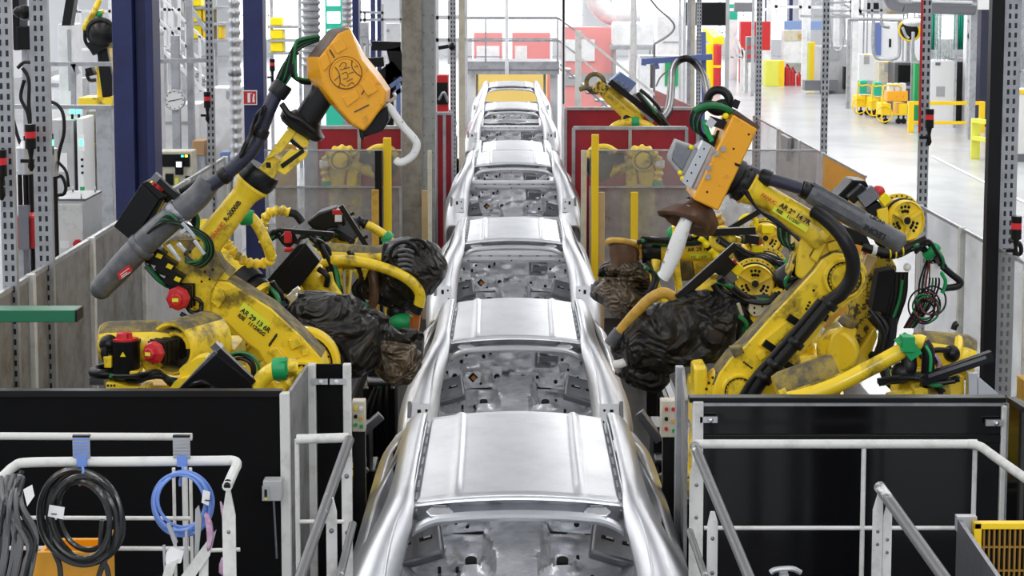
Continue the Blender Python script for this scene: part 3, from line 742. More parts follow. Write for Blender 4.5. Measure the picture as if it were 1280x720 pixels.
    for q in ([(250, 640), (262, 636), (270, 672), (262, 692), (256, 696), (260, 660)], [(272, 618), (277, 630), (288, 652), (297, 666), (285, 664), (277, 660)]): b.prism(PL(q, 6.52), (0, .02, 0))
    b.prism(PL([(276, 690), (283, 700), (285, 724), (268, 724)], 6.5), (0, .03, 0)); tag(b.build('rag', subsurf=1), 'violet rags knotted on the end post of the cable rack', 'rag')
    t = thing('strap_bundle', P(235, 700, 6.6), 'bundle of grey and white webbing straps dangling below the blue coil', 'strap')
    for q, m in (([(270, 663), (262, 672), (225, 722), (243, 722), (262, 695)], 'white'), ([(208, 690), (214, 684), (230, 690), (226, 704), (206, 706)], 'paper'), ([(208, 655), (212, 655), (222, 678), (217, 682)], 'greypad'), ([(244, 637), (248, 632), (252, 650), (247, 700), (243, 700)], 'greypad'), ([(252, 690), (260, 680), (260, 724), (248, 724)], 'white'), ([(231, 665), (234, 662), (235, 705), (230, 705)], 'greypad'), ([(203, 682), (206, 682), (208, 720), (205, 722)], 'galv'), ([(207, 706), (222, 700), (214, 724), (202, 724)], 'white')):
        MB(m).prism(PL(q, 6.56 + .01 * (q[0][0] % 5)), (0, .012, 0)).build('strap', t)
    t = thing('orange_bin', P(80, 720, 6.9), 'orange plastic bin below the black cable coil', 'bin')
    p0 = P(36, 690, 6.9); p1 = P(122, 692, 6.9)
    b = MB('orange'); b.bb((p0.x, 6.9, p0.z - .3), (p1.x, 6.92, p0.z)); b.bb((p0.x, 6.9, p0.z - .3), (p0.x + .02, 7.2, p0.z - .05)); b.bb((p1.x - .02, 6.9, p0.z - .3), (p1.x, 7.2, p0.z)); b.bb((p0.x, 7.18, p0.z - .3), (p1.x, 7.2, p0.z - .04)); b.bb((p0.x, 6.9, p0.z - .32), (p1.x, 7.2, p0.z - .3)); b.build('body', t, bevel=.006)
    MB('steel_dark').bb((p0.x, 6.95, 0), (p1.x, 7.15, p0.z - .32)).build('stand', t)
cable_rack()
def switches():
    p = P(341, 611, 8.9); t = thing('control_switch', p, 'small grey control switch box with dangling rod on the white screen post', 'switch')
    b = MB('cabinet').bb((p.x - .05, 8.86, p.z - .06), (p.x + .055, 8.94, p.z + .06)); b.build('box', t, bevel=.006)
    b = MB('greypad').bb((p.x - .054, 8.853, p.z - .055), (p.x - .012, 8.862, p.z + .03)); b.use('black').bb((p.x - .04, 8.845, p.z - .03), (p.x - .026, 8.856, p.z + .012)); b.use('safety').sphere((p.x - .032, 8.85, p.z - .045), .008, n=8, m=6); b.build('switch_plate', t)
    tubes('rod', 'steel_dark', t, [P(342, 624, 8.9), P(346, 698, 8.9)], r=.006)
    for (px, py, w, h, Y, lab) in ((448, 521, .085, .2, 10.0, 'beige push-button box left of the nearest car'), (837, 524, .11, .24, 10.0, 'beige push-button box with red buttons right of the nearest car')):
        p = P(px, py, Y); t = thing('button_box', (p.x, Y, 0), lab, 'control box')
        MB('beige').bb((p.x - w / 2, Y, p.z - h / 2), (p.x + w / 2, Y + .09, p.z + h / 2)).build('box', t, bevel=.008)
        b = MB('red')
        for k, (dx, dz, m) in enumerate(((-.1, .28, 'red' if px > 500 else 'safety'), (.1, .28, 'red' if px > 500 else 'paper'), (-.1, .02, 'black'), (.1, -.05, 'ochre'), (-.1, -.25, 'green' if px < 500 else 'red'), (.12, -.3, 'green'))):
            b.use(m).cyl((p.x + dx * w * 2, Y - .018, p.z + dz * h), (p.x + dx * w * 2, Y + .01, p.z + dz * h), .012, n=10)
        b.each('button', t)
        MB('black').bb((p.x - .04, Y + .02, 0), (p.x + .04, Y + .08, p.z - h / 2)).build('stand', t)
switches()
def perforated(px, Y, ztop, label, w=.09, X=None, dark=False, z0=0., d=.06):
    x = X if X is not None else P(px, 100, Y).x
    t = thing('slotted_post', (x, Y, 0), label, 'post', 'slotted fence posts')
    MB('slotted').bb((x - w / 2, Y - d / 2, z0), (x + w / 2, Y + d / 2, ztop)).build('channel', t)
    if dark: MB('black').bb((x - w / 2 - .12, Y - .05, 0), (x - w / 2 - .005, Y + .05, ztop)).use('paper').build('black_upright', t); 
    return t
def side_fences():
    # left run at x = -3.95
    X = -3.95
    spans = [(9.3, 11.2), (11.2, 13.0), (13.0, 14.9), (14.9, 17.0), (17.0, 19.4), (19.4, 22.0)]
    labs = ['stained grey fence panel behind the green bar', 'stained grey fence panel next beyond the green bar at left', 'stained grey fence panel in front of the grey enclosure', 'stained grey fence panel just beyond the tip of the grey cable tube', 'pale fence panel beside the navy column', 'pale fence panel left of the ochre post']
    for i, (a, b_) in enumerate(spans):
        t = thing('fence_panel', (X, (a + b_) / 2, 0), labs[i], 'fence panel', 'left side fence')
        MB('sheetm' if i < 4 else 'sheetw').bb((X - .01, a + .04, .05), (X + .01, b_ - .04, 2.5)).build('sheet', t)
        MB('galv').bb((X - .02, a, 2.48), (X + .02, b_, 2.52)).build('top_rail', t)
        fpost(t, X + .02, b_ - .03, 0, 2.53, 'white', .07)
    X = 4.46
    spans = [(11.6, 13.6), (13.6, 15.6), (15.6, 17.2), (19.9, 22.6), (22.6, 24.4), (24.4, 26.4), (26.4, 29)]
    labs = ['clear fence sheet right of the black slotted post', 'smeared clear fence sheet left of the black slotted post', 'narrow clear fence sheet behind the tangle of wires', 'orange fence panel behind the yellow gear wheel', 'pale fence sheet left of the orange panel', 'pale fence sheet with a grey flap bracket on top', 'clear fence sheet farthest along the aisle']
    for i, (a, b_) in enumerate(spans):
        t = thing('fence_panel', (X, (a + b_) / 2, 0), labs[i], 'fence panel', 'right side fence')
        m = 'clear' if i < 3 or i == 6 else ('orange' if i == 3 else 'sheetw')
        MB(m).bb((X - .008, a + .04, .05), (X + .008, b_ - .04, 2.5)).build('sheet', t)
        MB('galv').bb((X - .015, a, 2.48), (X + .015, b_, 2.51)).build('top_rail', t)
        fpost(t, X - .01, b_ - .02, 0, 2.52, 'white', .06)
        if i == 5: q = MB('greypad').prism([V((X - .05, 25.6, 2.5)), V((X - .05, 24.9, 2.5)), V((X - .05, 25.0, 2.12)), V((X - .05, 25.5, 2.3))], (-.06, 0, 0)); q.build('flap_bracket', t)
    for px, Y, lab, w, dark in ((7, 12.55, 'slotted galvanised post cut by the left edge of the picture', .11, False), (51, 13.5, 'wide slotted galvanised post in front of the pressure regulator', .15, False), (263, 21.1, 'slotted post with a red beacon next to the clock', .10, False),
            (1156, 17.3, 'slotted post carrying a red cable in front of the light grey cabinet', .105, False), (1031, 22.8, 'slotted post rising behind the pale fence sheet, third from the right', .09, False), (948, 28.7, 'slotted post rising behind the orange welding gun', .10, False), (873, 37, 'thin slotted post in front of the black board', .11, False), (1263, 14.4, 'slotted post with a black upright beside it near the right edge', .15, True)):
        perforated(px, Y, 6.5, lab, w, dark=dark)
    p = P(1150, 100, 17.24); tag(tubes('red_cable', 'red', None, [V((p.x, 17.22, 6.5)), V((p.x, 17.22, 3.3))], r=.014), 'dark red cable running down a slotted post above the aisle', 'cable')
    # green bar on the left
    a = P(-40, 388, 9.6); b2 = P(94, 403, 9.6)
    b = MB('greenbar').bb((a.x, 9.6, b2.z), (b2.x, 9.75, a.z)); b.use('black').bb((b2.x - .0, 9.6, b2.z), (b2.x + .012, 9.75, a.z)); b.use('black').bb((a.x, 9.62, 0), (a.x + .1, 9.72, b2.z)); o = b.build('safety_bar', bevel=.004); tag(o, 'green painted safety bar across the stained fence at left edge', 'bar')
side_fences()
def cross_fences():
    Y = 22.7
    z1 = P(500, 188, Y).z; z2 = P(500, 234, Y).z
    for (xa, xb, n, l1, l2) in ((P(330, 200, Y).x, P(502, 200, Y).x, 0, 'clear upper sheet across the left cell below the orange gun', 'smeared lower sheet across the left cell behind the black motor boxes'), (P(737, 200, Y).x, 4.38, 1, 'clear upper sheet across the right cell behind the orange gun', 'smeared lower sheet across the right cell beside the yellow strip')):
        t = thing('cross_panel', ((xa + xb) / 2, Y, 0), l1, 'fence panel')
        MB('clear').bb((xa, Y, z2), (xb, Y + .012, z1)).build('sheet', t); MB('galv').bb((xa, Y - .01, z1 - .012), (xb, Y + .02, z1 + .012)).build('edge_rail', t)
        MB('galv').bb((xa, Y - .005, z2 - .01), (xb, Y + .02, z2 + .012)).build('lower_edge', t)
        t = thing('cross_panel', ((xa + xb) / 2, Y + .05, 0), l2, 'fence panel')
        MB('clearg').bb((xa, Y + .05, 0.1), (xb, Y + .065, z2)).build('sheet', t)
        b = MB('galv')
        for x in (xa + .02, xb - .02): b.bb((x - .02, Y + .03, 0), (x + .02, Y + .08, z2))
        b.build('frame', t)
    def strip(px, y0, y1, Y, wpx, m, name, lab, cat='post', z0=None):
        a = P(px, y0, Y); w = wpx * S(Y); b = P(px, y1, Y)
        o = MB(m).bb((a.x - w / 2, Y - .03, b.z if z0 is None else z0), (a.x + w / 2, Y + .03, a.z)).build(name, bevel=.006); tag(o, lab, cat); return o
    strip(484, 172, 290, 22.40, 10, 'safety', 'yellow_post', 'bright yellow post just left of the concrete column', z0=0)
    strip(469, 237, 300, 22.30, 9, 'ochre', 'ochre_post', 'short ochre post left of the bright yellow post below the clear sheet', z0=0)
    strip(473, 188, 262, 22.35, 9, 'black', 'dark_strip', 'dark strip hanging beside the bright yellow post', 'strip', z0=0)
    strip(357, 180, 300, 23.0, 27, 'ochre', 'ochre_board', 'wide ochre board behind the wrist of the left robot', 'board', z0=0)
    strip(744, 168, 330, 22.30, 9, 'safety', 'yellow_strip', 'tall bright yellow strip right of the third car', z0=0)
    strip(752, 240, 330, 22.40, 8, 'woodp', 'wooden_strip', 'brown strip close beside the tall bright yellow strip', z0=0)
    strip(793, 240, 330, 22.45, 9, 'safety', 'yellow_strip', 'shorter yellow strip behind the brown robot wrist', z0=0)
    strip(730, 188, 330, 22.50, 7, 'beige', 'beige_post', 'pale beige post at inner edge of the right cell panels', z0=0)
    strip(537, 188, 330, 22.50, 5, 'beige', 'beige_post', 'pale beige post between the grey pillar and the cars', z0=0)
    strip(531, 238, 300, 23.1, 8, 'woodp', 'wooden_strip', 'narrow brown strip on the grey pillar beside the cars', z0=0)
    # pillar
    Y = 23.2; s = S(Y)
    b = MB('concrete').bb((P(502, 0, Y).x, Y, 0), (P(527, 0, Y).x, Y + .45, 10)); t = thing('concrete_column', (P(520, 0, Y).x, Y, 0), 'tall concrete column with a riveted grey casing between left cell and cars', 'column'); b.build('shaft', t)
    b = MB('concrete2').bb((P(527, 0, Y).x, Y + .02, 0), (P(543, 0, Y).x, Y + .4, 10)); b.use('steel_dark')
    for k in range(40):
        for x in (529.5, 540.5): p = P(x, 0, Y); b.sphere((p.x, Y + .02, .2 + k * .25), .012, n=6, m=4)
    b.build('casing', t)
    # red welding screens farther down the line
    def redscreen(pa, pb, y0, Y, lab, posts=True):
        a = P(pa, y0, Y); c = P(pb, y0, Y); t = thing('red_screen', ((a.x + c.x) / 2, Y, 0), lab, 'screen', 'red welding screens')
        MB('redpanel').bb((a.x, Y, .1), (c.x, Y + .02, a.z - .05)).build('panel', t)
        b = MB('galv').bb((a.x, Y - .03, a.z - .05), (c.x, Y + .05, a.z)); b.build('top_rail', t)
        b = MB('galv'); n = 3
        for k in (0, .5, 1): x = a.x + (c.x - a.x) * k; b.bb((x - .025, Y - .04, 0), (x + .025, Y - .001, a.z - .02))
        b.build('uprights', t)
    redscreen(395, 503, 157, 24.1, 'dark red screen under the orange gun of the left robot')
    redscreen(545, 566, 140, 27, 'narrow dark red screen between the grey pillar and the cars')
    redscreen(717, 858, 158, 24.3, 'dark red screen behind the clear sheet of the right cell')
    redscreen(707, 872, 134, 28, 'brighter red screen higher up behind the small far robot')
    # far side partition, cell right
    side = thing('red_screen', (4.3, 26, 0), 'red side screen turning back from the brighter red screen', 'screen', 'red welding screens')
    a = P(872, 136, 28); MB('redpanel').prism([V((a.x, 28, .1)), V((a.x - .3, 33, .1)), V((a.x - .3, 33, a.z)), V((a.x, 28, a.z))], (.02, 0, 0)).build('panel', side)
cross_fences()
# ------------------------------------------------------------------ robots
def soot(mb, m='soot', lim=.35):
    """the upward faces of the casting carry settled welding dust"""
    mb.use(m); k = mb.cm
    for i, f in enumerate(mb.f):
        a, b, c = mb.v[f[0]], mb.v[f[1]], mb.v[f[2]]; n = (b - a).cross(c - b)
        if n.length > 0 and abs(n.normalized().z) > lim and (a.z + b.z + c.z) / 3 > sum(v.z for v in mb.v) / len(mb.v) - .5 and n.z > 0: mb.mi[i] = k
    return mb
def plate(mb, pts, Y, th): return mb.prism(PL(pts, Y), (0, th, 0))
def boltring(mb, c, axis, R, n, r=.011, m='hole'):
    x, y, d = frame(axis); mb.use(m)
    for k in range(n):
        a = 2 * PI * k / n; p = V(c) + x * (R * math.cos(a)) + y * (R * math.sin(a)); mb.cyl(p, p + d * .012, r, n=6)
    return mb
def hub(mb, c, axis, R, m='yellow'):
    """round joint cover with a ring of bolts"""
    c = V(c); a = V(axis).normalized()
    mb.use(m).lathe(c, a, [(-.04, R), (.03, R), (.045, R * .93), (.045, R * .80), (.03, R * .78), (.03, R * .66), (.055, R * .62), (.06, R * .2)], 32)
    mb.use('black').torus(c + a * .045, a, R * .79, R * .03, 32, 6)
    return boltring(mb, c + a * .03, a, R * .72, 22, R * .035)
def motor(parent, p, axis, r, L, cap='red', up=None):
    p = V(p); a = V(axis).normalized(); x, y, d = frame(a, up)
    b = MB('black'); R = Matrix((x, y, d)).transposed()
    b.box(p - a * (L / 2), (r * 1.7, r * 1.7, L), R)
    for k in range(4): b.box(p - a * (L * (.15 + .2 * k)), (r * 1.85, r * 1.85, L * .08), R)
    b.use('tag').prism([p - a * (L * .5) + x * (r * .30) - y * (r * .93), p - a * (L * .5) - x * (r * .30) - y * (r * .93), p - a * (L * .72) - y * (r * .93)], -y * .004)
    o = b.build('motor', parent, bevel=.006)
    b = MB(cap).lathe(p, a, [(0, r * .9), (.012, r * .98), (.035, r * .98), (.05, r * .82), (.055, r * .5)], 8)
    b.lathe(p + a * .05, a, [(0, r * .55), (.03, r * .52), (.035, r * .4)], 8)
    b.use('label').box(p + a * .088, (r * .5, r * .28, .004), R); b.build('motor_cap', o, smooth=False)
    return o
def gearwheel(parent, c, axis, R, name='gear_wheel'):
    c = V(c); a = V(axis).normalized(); x, y, d = frame(a)
    b = MB('yellow')
    b.lathe(c, a, [(-.16, R * .92), (-.02, R * .92), (0, R * .90), (.01, R * .84), (-.015, R * .80), (-.03, R * .5), (-.03, R * .1)], 36)
    b.use('black').torus(c - a * .05, a, R * .93, R * .07, 36, 8)
    for k in range(3):
        t = 2 * PI * k / 3 + .5; u = x * math.cos(t) + y * math.sin(t)
        b.use('yellow').bar(c + u * R * .1 - a * .015, c + u * R * .82 - a * .015, R * .16, .03, a)
        b.use('hole')
        for q in (-1, 0, 1):
            for rr in (.42, .62):
                t2 = t + PI / 3 + q * .3; u2 = x * math.cos(t2) + y * math.sin(t2); b.sphere(c + u2 * R * rr - a * .026, R * .075, n=7, m=5)
    b.use('black').cyl(c - a * .03, c + a * .006, R * .16, n=14); b.use('yellow').torus(c, a, R * .2, R * .035, 16, 6)
    boltring(b, c + a * -.1, a, R * .96, 0)
    o = b.build(name, parent)
    b = MB('yellow').lathe(c - a * .10, a, [(-.05, R * 1.18), (0, R * 1.18), (.0, R * .98), (-.05, R * .98)], 36, caps=False); boltring(b, c - a * .1, a, R * 1.08, 26, R * .035); b.build('gear_ring', parent)
    return o
def tube_part(name, parent, pts, r, m, n=10, k=6):
    return MB(m).tube(pts, r, n, k).build(name, parent)
def hoses(name, parent, paths, r, mats, n=7):
    b = MB(mats[0])
    for i, p in enumerate(paths): b.use(mats[i % len(mats)]).tube(p, r, n, 5)
    return b.build(name, parent)
def PP(seq): return [P(x, y, Y) for x, y, Y in seq]
def clampring(mb, c, axis, r, w, m='rubber'):
    mb.use(m); a = V(axis).normalized(); mb.lathe(V(c), a, [(-w / 2, r), (-w / 2, r * 1.22), (-w * .3, r * 1.3), (w * .3, r * 1.3), (w / 2, r * 1.22), (w / 2, r)], 18, caps=False); return mb
def pedestal(parent, x, y, ztop, m='steel_dark', w=.75):
    b = MB(m); b.bb((x - w / 2, y - w / 2, 0), (x + w / 2, y + w / 2, .06)); b.bb((x - w * .33, y - w * .33, .06), (x + w * .33, y + w * .33, ztop - .05)); b.bb((x - w / 2, y - w / 2, ztop - .05), (x + w / 2, y + w / 2, ztop))
    return b.build('pedestal', parent, bevel=.01)
def base(parent, x, y, z0, zt, R=.32, m='yellow'):
    b = MB(m).lathe((x, y, z0), (0, 0, 1), [(0, R * 1.25), (.06, R * 1.25), (.08, R), (zt - z0 - .05, R), (zt - z0, R * .9)], 32); boltring(b, (x, y, z0 + .06), (0, 0, 1), R * 1.13, 16, .016)
    return b.build('base', parent)
def cover_cloth(name, parent, rings, m='cloth', seed=1, amp=.03, n=26):
    """draped protective cover: rings = (centre, radius across, radius up)"""
    rnd = random.Random(seed); b = MB(m); rs = []; n = 13
    cs = [V(c) for c, _, _ in rings]; K = 3
    cen = smooth_path(cs, K); rad = smooth_path([V((r1, r2, 0)) for _, r1, r2 in rings], K)
    for i, c in enumerate(cen):
        d = (cen[min(i + 1, len(cen) - 1)] - cen[max(i - 1, 0)]).normalized(); x, y, _ = frame(d); ring = []; off = rnd.uniform(-.25, .25)
        for j in range(n):
            a = 2 * PI * (j + off) / n
            w = (1.12 if (j + i // 2) % 3 == 0 else .95) + rnd.uniform(-amp, amp) * 3.2
            ring.append(c + x * (rad[i].x * w * math.cos(a)) + y * (rad[i].y * w * math.sin(a)) + d * rnd.uniform(-.02, .02))
        rs.append(ring)
    b.rings(rs)
    # every quad is split along a random diagonal so that the folds run askew
    fs, ms = [], []
    for f, mi in zip(b.f, b.mi):
        if len(f) == 4:
            if rnd.random() < .5: fs += [[f[0], f[1], f[2]], [f[0], f[2], f[3]]]
            else: fs += [[f[0], f[1], f[3]], [f[1], f[2], f[3]]]
            ms += [mi, mi]
        else: fs.append(f); ms.append(mi)
    b.f, b.mi = fs, ms
    return b.build(name, parent, subsurf=1, angle=180)

# ---------------- tall robot on the left
def robot_left():
    Y = 10.8; s = S(Y)
    c2 = P(372, 468, Y + .1)
    t = thing('welding_robot', (c2.x, Y + .2, 0), 'tall yellow robot on the left raising an orange welding gun', 'robot', 'welding robots')
    zt = P(372, 530, Y).z
    pedestal(t, c2.x, Y + .2, zt - .45); base(t, c2.x, Y + .2, zt - .45, zt)
    b = MB('yellow').bb((c2.x - .30, Y + .16, zt - .02), (c2.x + .30, Y + .60, zt + .25)); hub(b, c2 + V((0, .34, 0)), (0, -1, 0), .26); b.build('turret', t, bevel=.02)
    # lower arm
    b = MB('yellow'); plate(b, [(263, 366), (272, 350), (287, 352), (340, 385), (378, 420), (402, 447), (408, 470), (398, 490), (356, 492), (334, 462), (322, 440), (309, 431), (283, 405), (262, 390)], Y, .26); soot(b)
    o = b.build('lower_arm', t, bevel=.018)
    b = MB('yellow'); plate(b, [(268, 358), (279, 363), (281, 374), (273, 386), (263, 377)], Y - .03, .04); plate(b, [(336, 440), (345, 433), (357, 447), (349, 453)], Y - .04, .06); plate(b, [(360, 425), (373, 422), (377, 432), (364, 438)], Y - .04, .08); plate(b, [(376, 438), (384, 436), (386, 443), (378, 446)], Y - .03, .05); b.each('stop_block', o, bevel=.006)
    b = MB('yellow').torus(P(378, 474, Y - .02), (0, 1, 0), .19, .016, 40, 8, PI, 2 * PI); b.use('steel_dark').torus(P(378, 474, Y - .015), (0, 1, 0), .165, .012, 40, 8, PI, 2 * PI)
    hub(b, P(378, 474, Y - .03), (0, -1, 0), .14); b.build('joint_cover', t)
    # lettering on the lower arm
    u = P(333, 411, Y) - P(299, 385, Y); up = P(316, 385, Y) - P(305, 400, Y)
    MB('label').prism(PL([(298, 387), (305, 378), (338, 404), (330, 416)], Y - .003), (0, .004, 0)).build('label_plate', o)
    text('arm_lettering', 'AR 29 13 6R', P(300, 389, Y - .006), u, up, .047, 'ink', o, bold=.0012)
    text('arm_lettering', 'RSE   11624GG', P(296.5, 395, Y - .006), u, up, .036, 'ink', o, bold=.001)
    b = MB('ink'); 
    for k in range(6): p = P(337 + k * 1.7, 431 - k * 2.4, Y - .003); b.box(p, (.012, .006, .022))
    b.build('scale_marks', o)
    # elbow block with motors
    b = MB('yellow'); plate(b, [(203, 306), (212, 300), (228, 302), (258, 320), (287, 346), (276, 362), (262, 392), (240, 384), (226, 360)], Y + .03, .28); soot(b)
    plate(b, [(222, 300), (262, 300), (282, 338), (270, 352), (238, 330)], Y - .03, .14)
    for x, y in ((231, 318), (245, 327), (256, 340), (266, 337), (262, 349), (252, 352), (238, 315)): b.use('hole').sphere(P(x, y, Y - .03), .010, n=6, m=4)
    b.build('elbow', t, bevel=.014)
    motor(t, P(224, 372, Y - .10), (-.1, -1, 0), .085, .30)
    ax = P(150, 330, Y) - P(215, 350, Y)
    for (x, y) in ((211, 333), (221, 349), (198, 320)):
        b = MB('black'); b.bar(P(x + 6, y + 4, Y), P(x - 11, y - 7, Y), .11, .10, (0, 1, 0)); b.bar(P(x + 6, y + 4, Y + .15), P(x - 13, y - 2, Y + .15), .10, .10, (0, 1, 0)); b.use('tag').prism(PL([(x - 1, y - 4), (x + 6, y - 1), (x + 3, y + 4), (x - 4, y + 1)], Y - .056), (0, -.004, 0)); b.build('motor', t, bevel=.008)
    b = MB('black').torus(P(243, 382, Y - .03), (0, 1, 0), .05, .014, 18, 8); b.tube(PP([(226, 392, Y - .05), (238, 398, Y - .06), (250, 392, Y - .05), (252, 378, Y - .02)]), .016, 8); b.build('cable_loop', t)
    # forearm
    a = P(246, 322, Y + .06); w = P(317, 229, Y + .06); d = (w - a); L = d.length
    b = MB('yellow').lathe(a, d, [(0, .105), (L * .25, .100), (L * .8, .088), (L * .86, .092), (L * .93, .112), (L, .118)], 28); soot(b, lim=.93); fo = b.build('forearm', t)
    x, y, z = frame(d); side = V((0, -1, 0)); upv = side.cross(d.normalized()); upv = -upv if upv.z < 0 else upv
    text('arm_lettering', 'FANUC', a.lerp(w, .30) + side * .101 - upv * .02, d, upv, .040, 'inkr', fo, bold=.001)
    text('arm_lettering', 'R-2000iB', a.lerp(w, .53) + side * .097 - upv * .02, d, upv, .045, 'ink', fo, bold=.0012)
    b = MB('black').lathe(w, d, [(0, .125), (.03, .132), (.10, .132), (.12, .12)], 28); b.use('yellow').lathe(w - d.normalized() * .02, d, [(0, .13), (.02, .13)], 28); boltring(b, w + d.normalized() * .06, d, .13, 12, .01); b.build('wrist_ring', t)
    # wrist
    b = MB('yellow'); plate(b, [(320, 214), (338, 193), (352, 201), (343, 222), (331, 229)], Y - .02, .17); plate(b, [(331, 200), (357, 164), (366, 158), (370, 166), (352, 190), (341, 196)], Y - .07, .08); plate(b, [(358, 159), (366, 156), (386, 176), (385, 184), (377, 184), (362, 168)], Y - .06, .10); plate(b, [(345, 205), (362, 187), (384, 189), (382, 197), (356, 219), (347, 214)], Y - .09, .07)
    b.use('hole'); plate(b, [(332, 203), (338, 203), (339, 210), (333, 210)], Y - .025, .01); b.use('black'); plate(b, [(350, 206), (378, 186), (381, 190), (353, 211)], Y - .10, .02); plate(b, [(362, 171), (380, 186), (378, 190), (360, 176)], Y - .0, .10); b.build('wrist', t, bevel=.012)
    d2 = P(405, 113, Y) - P(372, 165, Y)
    b = MB('black').lathe(P(376, 160, Y), d2, [(-.02, .14), (.0, .165), (.03, .17), (.06, .12), (.09, .10)], 28); boltring(b, P(376, 160, Y), d2, .15, 14, .01, 'steel_dark')
    b.use('rubber').tube(PP([(352, 130, Y - .1), (362, 143, Y - .12), (376, 150, Y - .12), (393, 164, Y - .1)]), .022, 8); b.build('flange', t)
    b = MB('rubber').lathe(P(378, 157, Y), d2, [(0, .088), (.40, .088)], 24); b.build('gun_adapter', t)
    # gun housing
    g = [(399, 71), (423, 41), (438, 35), (452, 74), (470, 96), (483, 114), (481, 128), (475, 137), (464, 153), (454, 163), (442, 157), (425, 138), (405, 110)]
    outer = [(378, 70), (410, 36), (430, 33), (440, 37), (452, 72), (456, 74), (484, 114), (481, 130), (474, 139), (466, 150), (457, 166), (450, 164), (436, 155), (401, 118), (384, 96)]
    b = MB('orange')
    f0 = PL(g, Y - .17); f1 = PL([(383, 72), (411, 37), (431, 34), (452, 72), (471, 95), (484, 114), (483, 128), (477, 138), (466, 151), (456, 166), (436, 155), (401, 118), (384, 96)], Y - .05)
    # front cap and bevelled rim joined ring to ring (same corner count)
    n = len(g); b.rings([f0, f1, [p + V((0, .30, 0)) for p in f1]], True, True)
    b.use('browntop'); k = b.cm
    for i, f in enumerate(b.f):
        if len(f) == 4:
            nn = (b.v[f[1]] - b.v[f[0]]).cross(b.v[f[2]] - b.v[f[1]]); cx = sum((b.v[q] for q in f), V()) / 4
            if cx.z > P(0, 72, Y).z and cx.x < P(436, 0, Y).x: b.mi[i] = k
    gun = b.build('gun_housing', t, bevel=.012, fix=True, angle=30)
    Yf = Y - .172
    b = MB('orange')
    def pad(pts, th=.012): plate(b, pts, Yf - th, th + .005)
    pad([(414, 55), (426, 46), (434, 60), (421, 68)]); pad([(398, 74), (408, 64), (413, 80), (405, 90)]); pad([(427, 121), (446, 112), (450, 122), (434, 134)]); pad([(449, 104), (461, 95), (473, 113), (460, 121)]); b.each('raised_pad', gun, bevel=.005)
    c = P(432, 91, Yf - .004); b = MB('orange').torus(c, (0, 1, 0), .098, .008, 40, 8); b.lathe(c + V((0, -.004, 0)), (0, 1, 0), [(0, .09), (.008, .092)], 36)
    b.use('browntop').torus(c + V((0, -.003, 0)), (0, 1, 0), .108, .0022, 40, 6)
    R = lambda px, py: P(px, py, Yf - .012)
    for pts in ([(419, 84), (424, 92), (425, 103), (423, 110)], [(440, 75), (440, 84), (446, 92), (452, 96)]): b.tube([R(*q) for q in pts], .003, 6)
    for q in ([(424, 84), (428, 78), (433, 80), (430, 86), (425, 87)], [(427, 93), (433, 90), (435, 97), (429, 99)], [(431, 86), (437, 84)], [(433, 102), (441, 98)], [(426, 104), (432, 108)], [(436, 92), (442, 90)], [(418, 101), (424, 95)], [(434, 108), (440, 103), (443, 106)], [(443, 84), (448, 82)]): b.tube([R(*p) for p in q], .0026, 6, k=2)
    b.build('round_emblem', gun)
    b = MB('browntop')
    for q in ([(412, 62), (418, 72)], [(452, 118), (458, 110), (460, 118)], [(443, 140), (461, 131)], [(431, 120), (444, 116)], [(392, 108), (404, 112)]): b.tube([P(x, y, Yf - .003) if x > 405 else P(x, y, Yf + .08) for x, y in q], .005, 6, k=2)
    b.build('scratches', gun)
    b = MB('black'); plate(b, [(452, 165), (460, 152), (474, 140), (484, 132), (486, 150), (478, 164), (466, 168), (453, 172)], Y - .10, .22); plate(b, [(448, 160), (456, 166), (454, 176), (450, 172)], Y - .12, .1); b.build('gun_bracket', t, bevel=.008)
    b = MB('whitegun').tube(PP([(484, 132, Y - .05), (489, 137, Y - .06), (503, 157, Y - .06), (518, 174, Y - .06), (521, 182, Y - .06), (517, 193, Y - .06), (507, 201, Y - .06), (499, 203, Y - .06), (495, 200, Y - .05)]), .027, 14); b.use('alu').tube(PP([(478, 128, Y), (488, 126, Y), (494, 121, Y), (492, 116, Y)]), .012, 8); b.build('electrode_arm', t)
    # conduit
    pts = PP([(350, 112, Y - .05), (343, 122, Y - .06), (334, 142, Y - .08), (325, 166, Y - .08), (317, 184, Y - .1), (300, 202, Y - .12), (281, 219, Y - .12), (258, 236, Y - .12), (236, 254, Y - .1)])
    b = MB('navy').tube(pts, .049, 16)
    for i in (3, 6): clampring(b, pts[i], pts[i + 1] - pts[i - 1], .047, .06)
    clampring(b, pts[0], pts[1] - pts[0], .052, .10); b.use('rubber').sphere(pts[0], .05); b.build('conduit', t)
    b = MB('greycond').tube(PP([(262, 226, Y - .1), (248, 245, Y - .1), (222, 267, Y - .12), (195, 290, Y - .13), (166, 318, Y - .14), (140, 346, Y - .14), (128, 358, Y - .14)]), lambda u: .078 + .012 * math.sin(u * PI) * (1 if u < .8 else .5), 18); b.sphere(P(127, 360, Y - .14), .077)
    b.use('rubber').tube(PP([(255, 225, Y - .06), (228, 240, Y - .02)]), .04, 10); b.use('greycond'); d3 = P(128, 358, Y) - P(222, 267, Y)
    clampring(b, P(222, 267, Y - .12), d3, .078, .07, 'steel_dark'); clampring(b, P(176, 309, Y - .14), d3, .078, .05, 'greycond')
    to = b.build('cable_tube', t)
    MB('red').prism(PL([(146, 342), (161, 331), (165, 338), (150, 350)], Y - .228), (0, .02, 0)).build('red_label', to)
    u = P(163, 333, Y) - P(148, 345, Y); upv = P(150, 335, Y) - P(156, 343, Y)
    b = MB('paper')
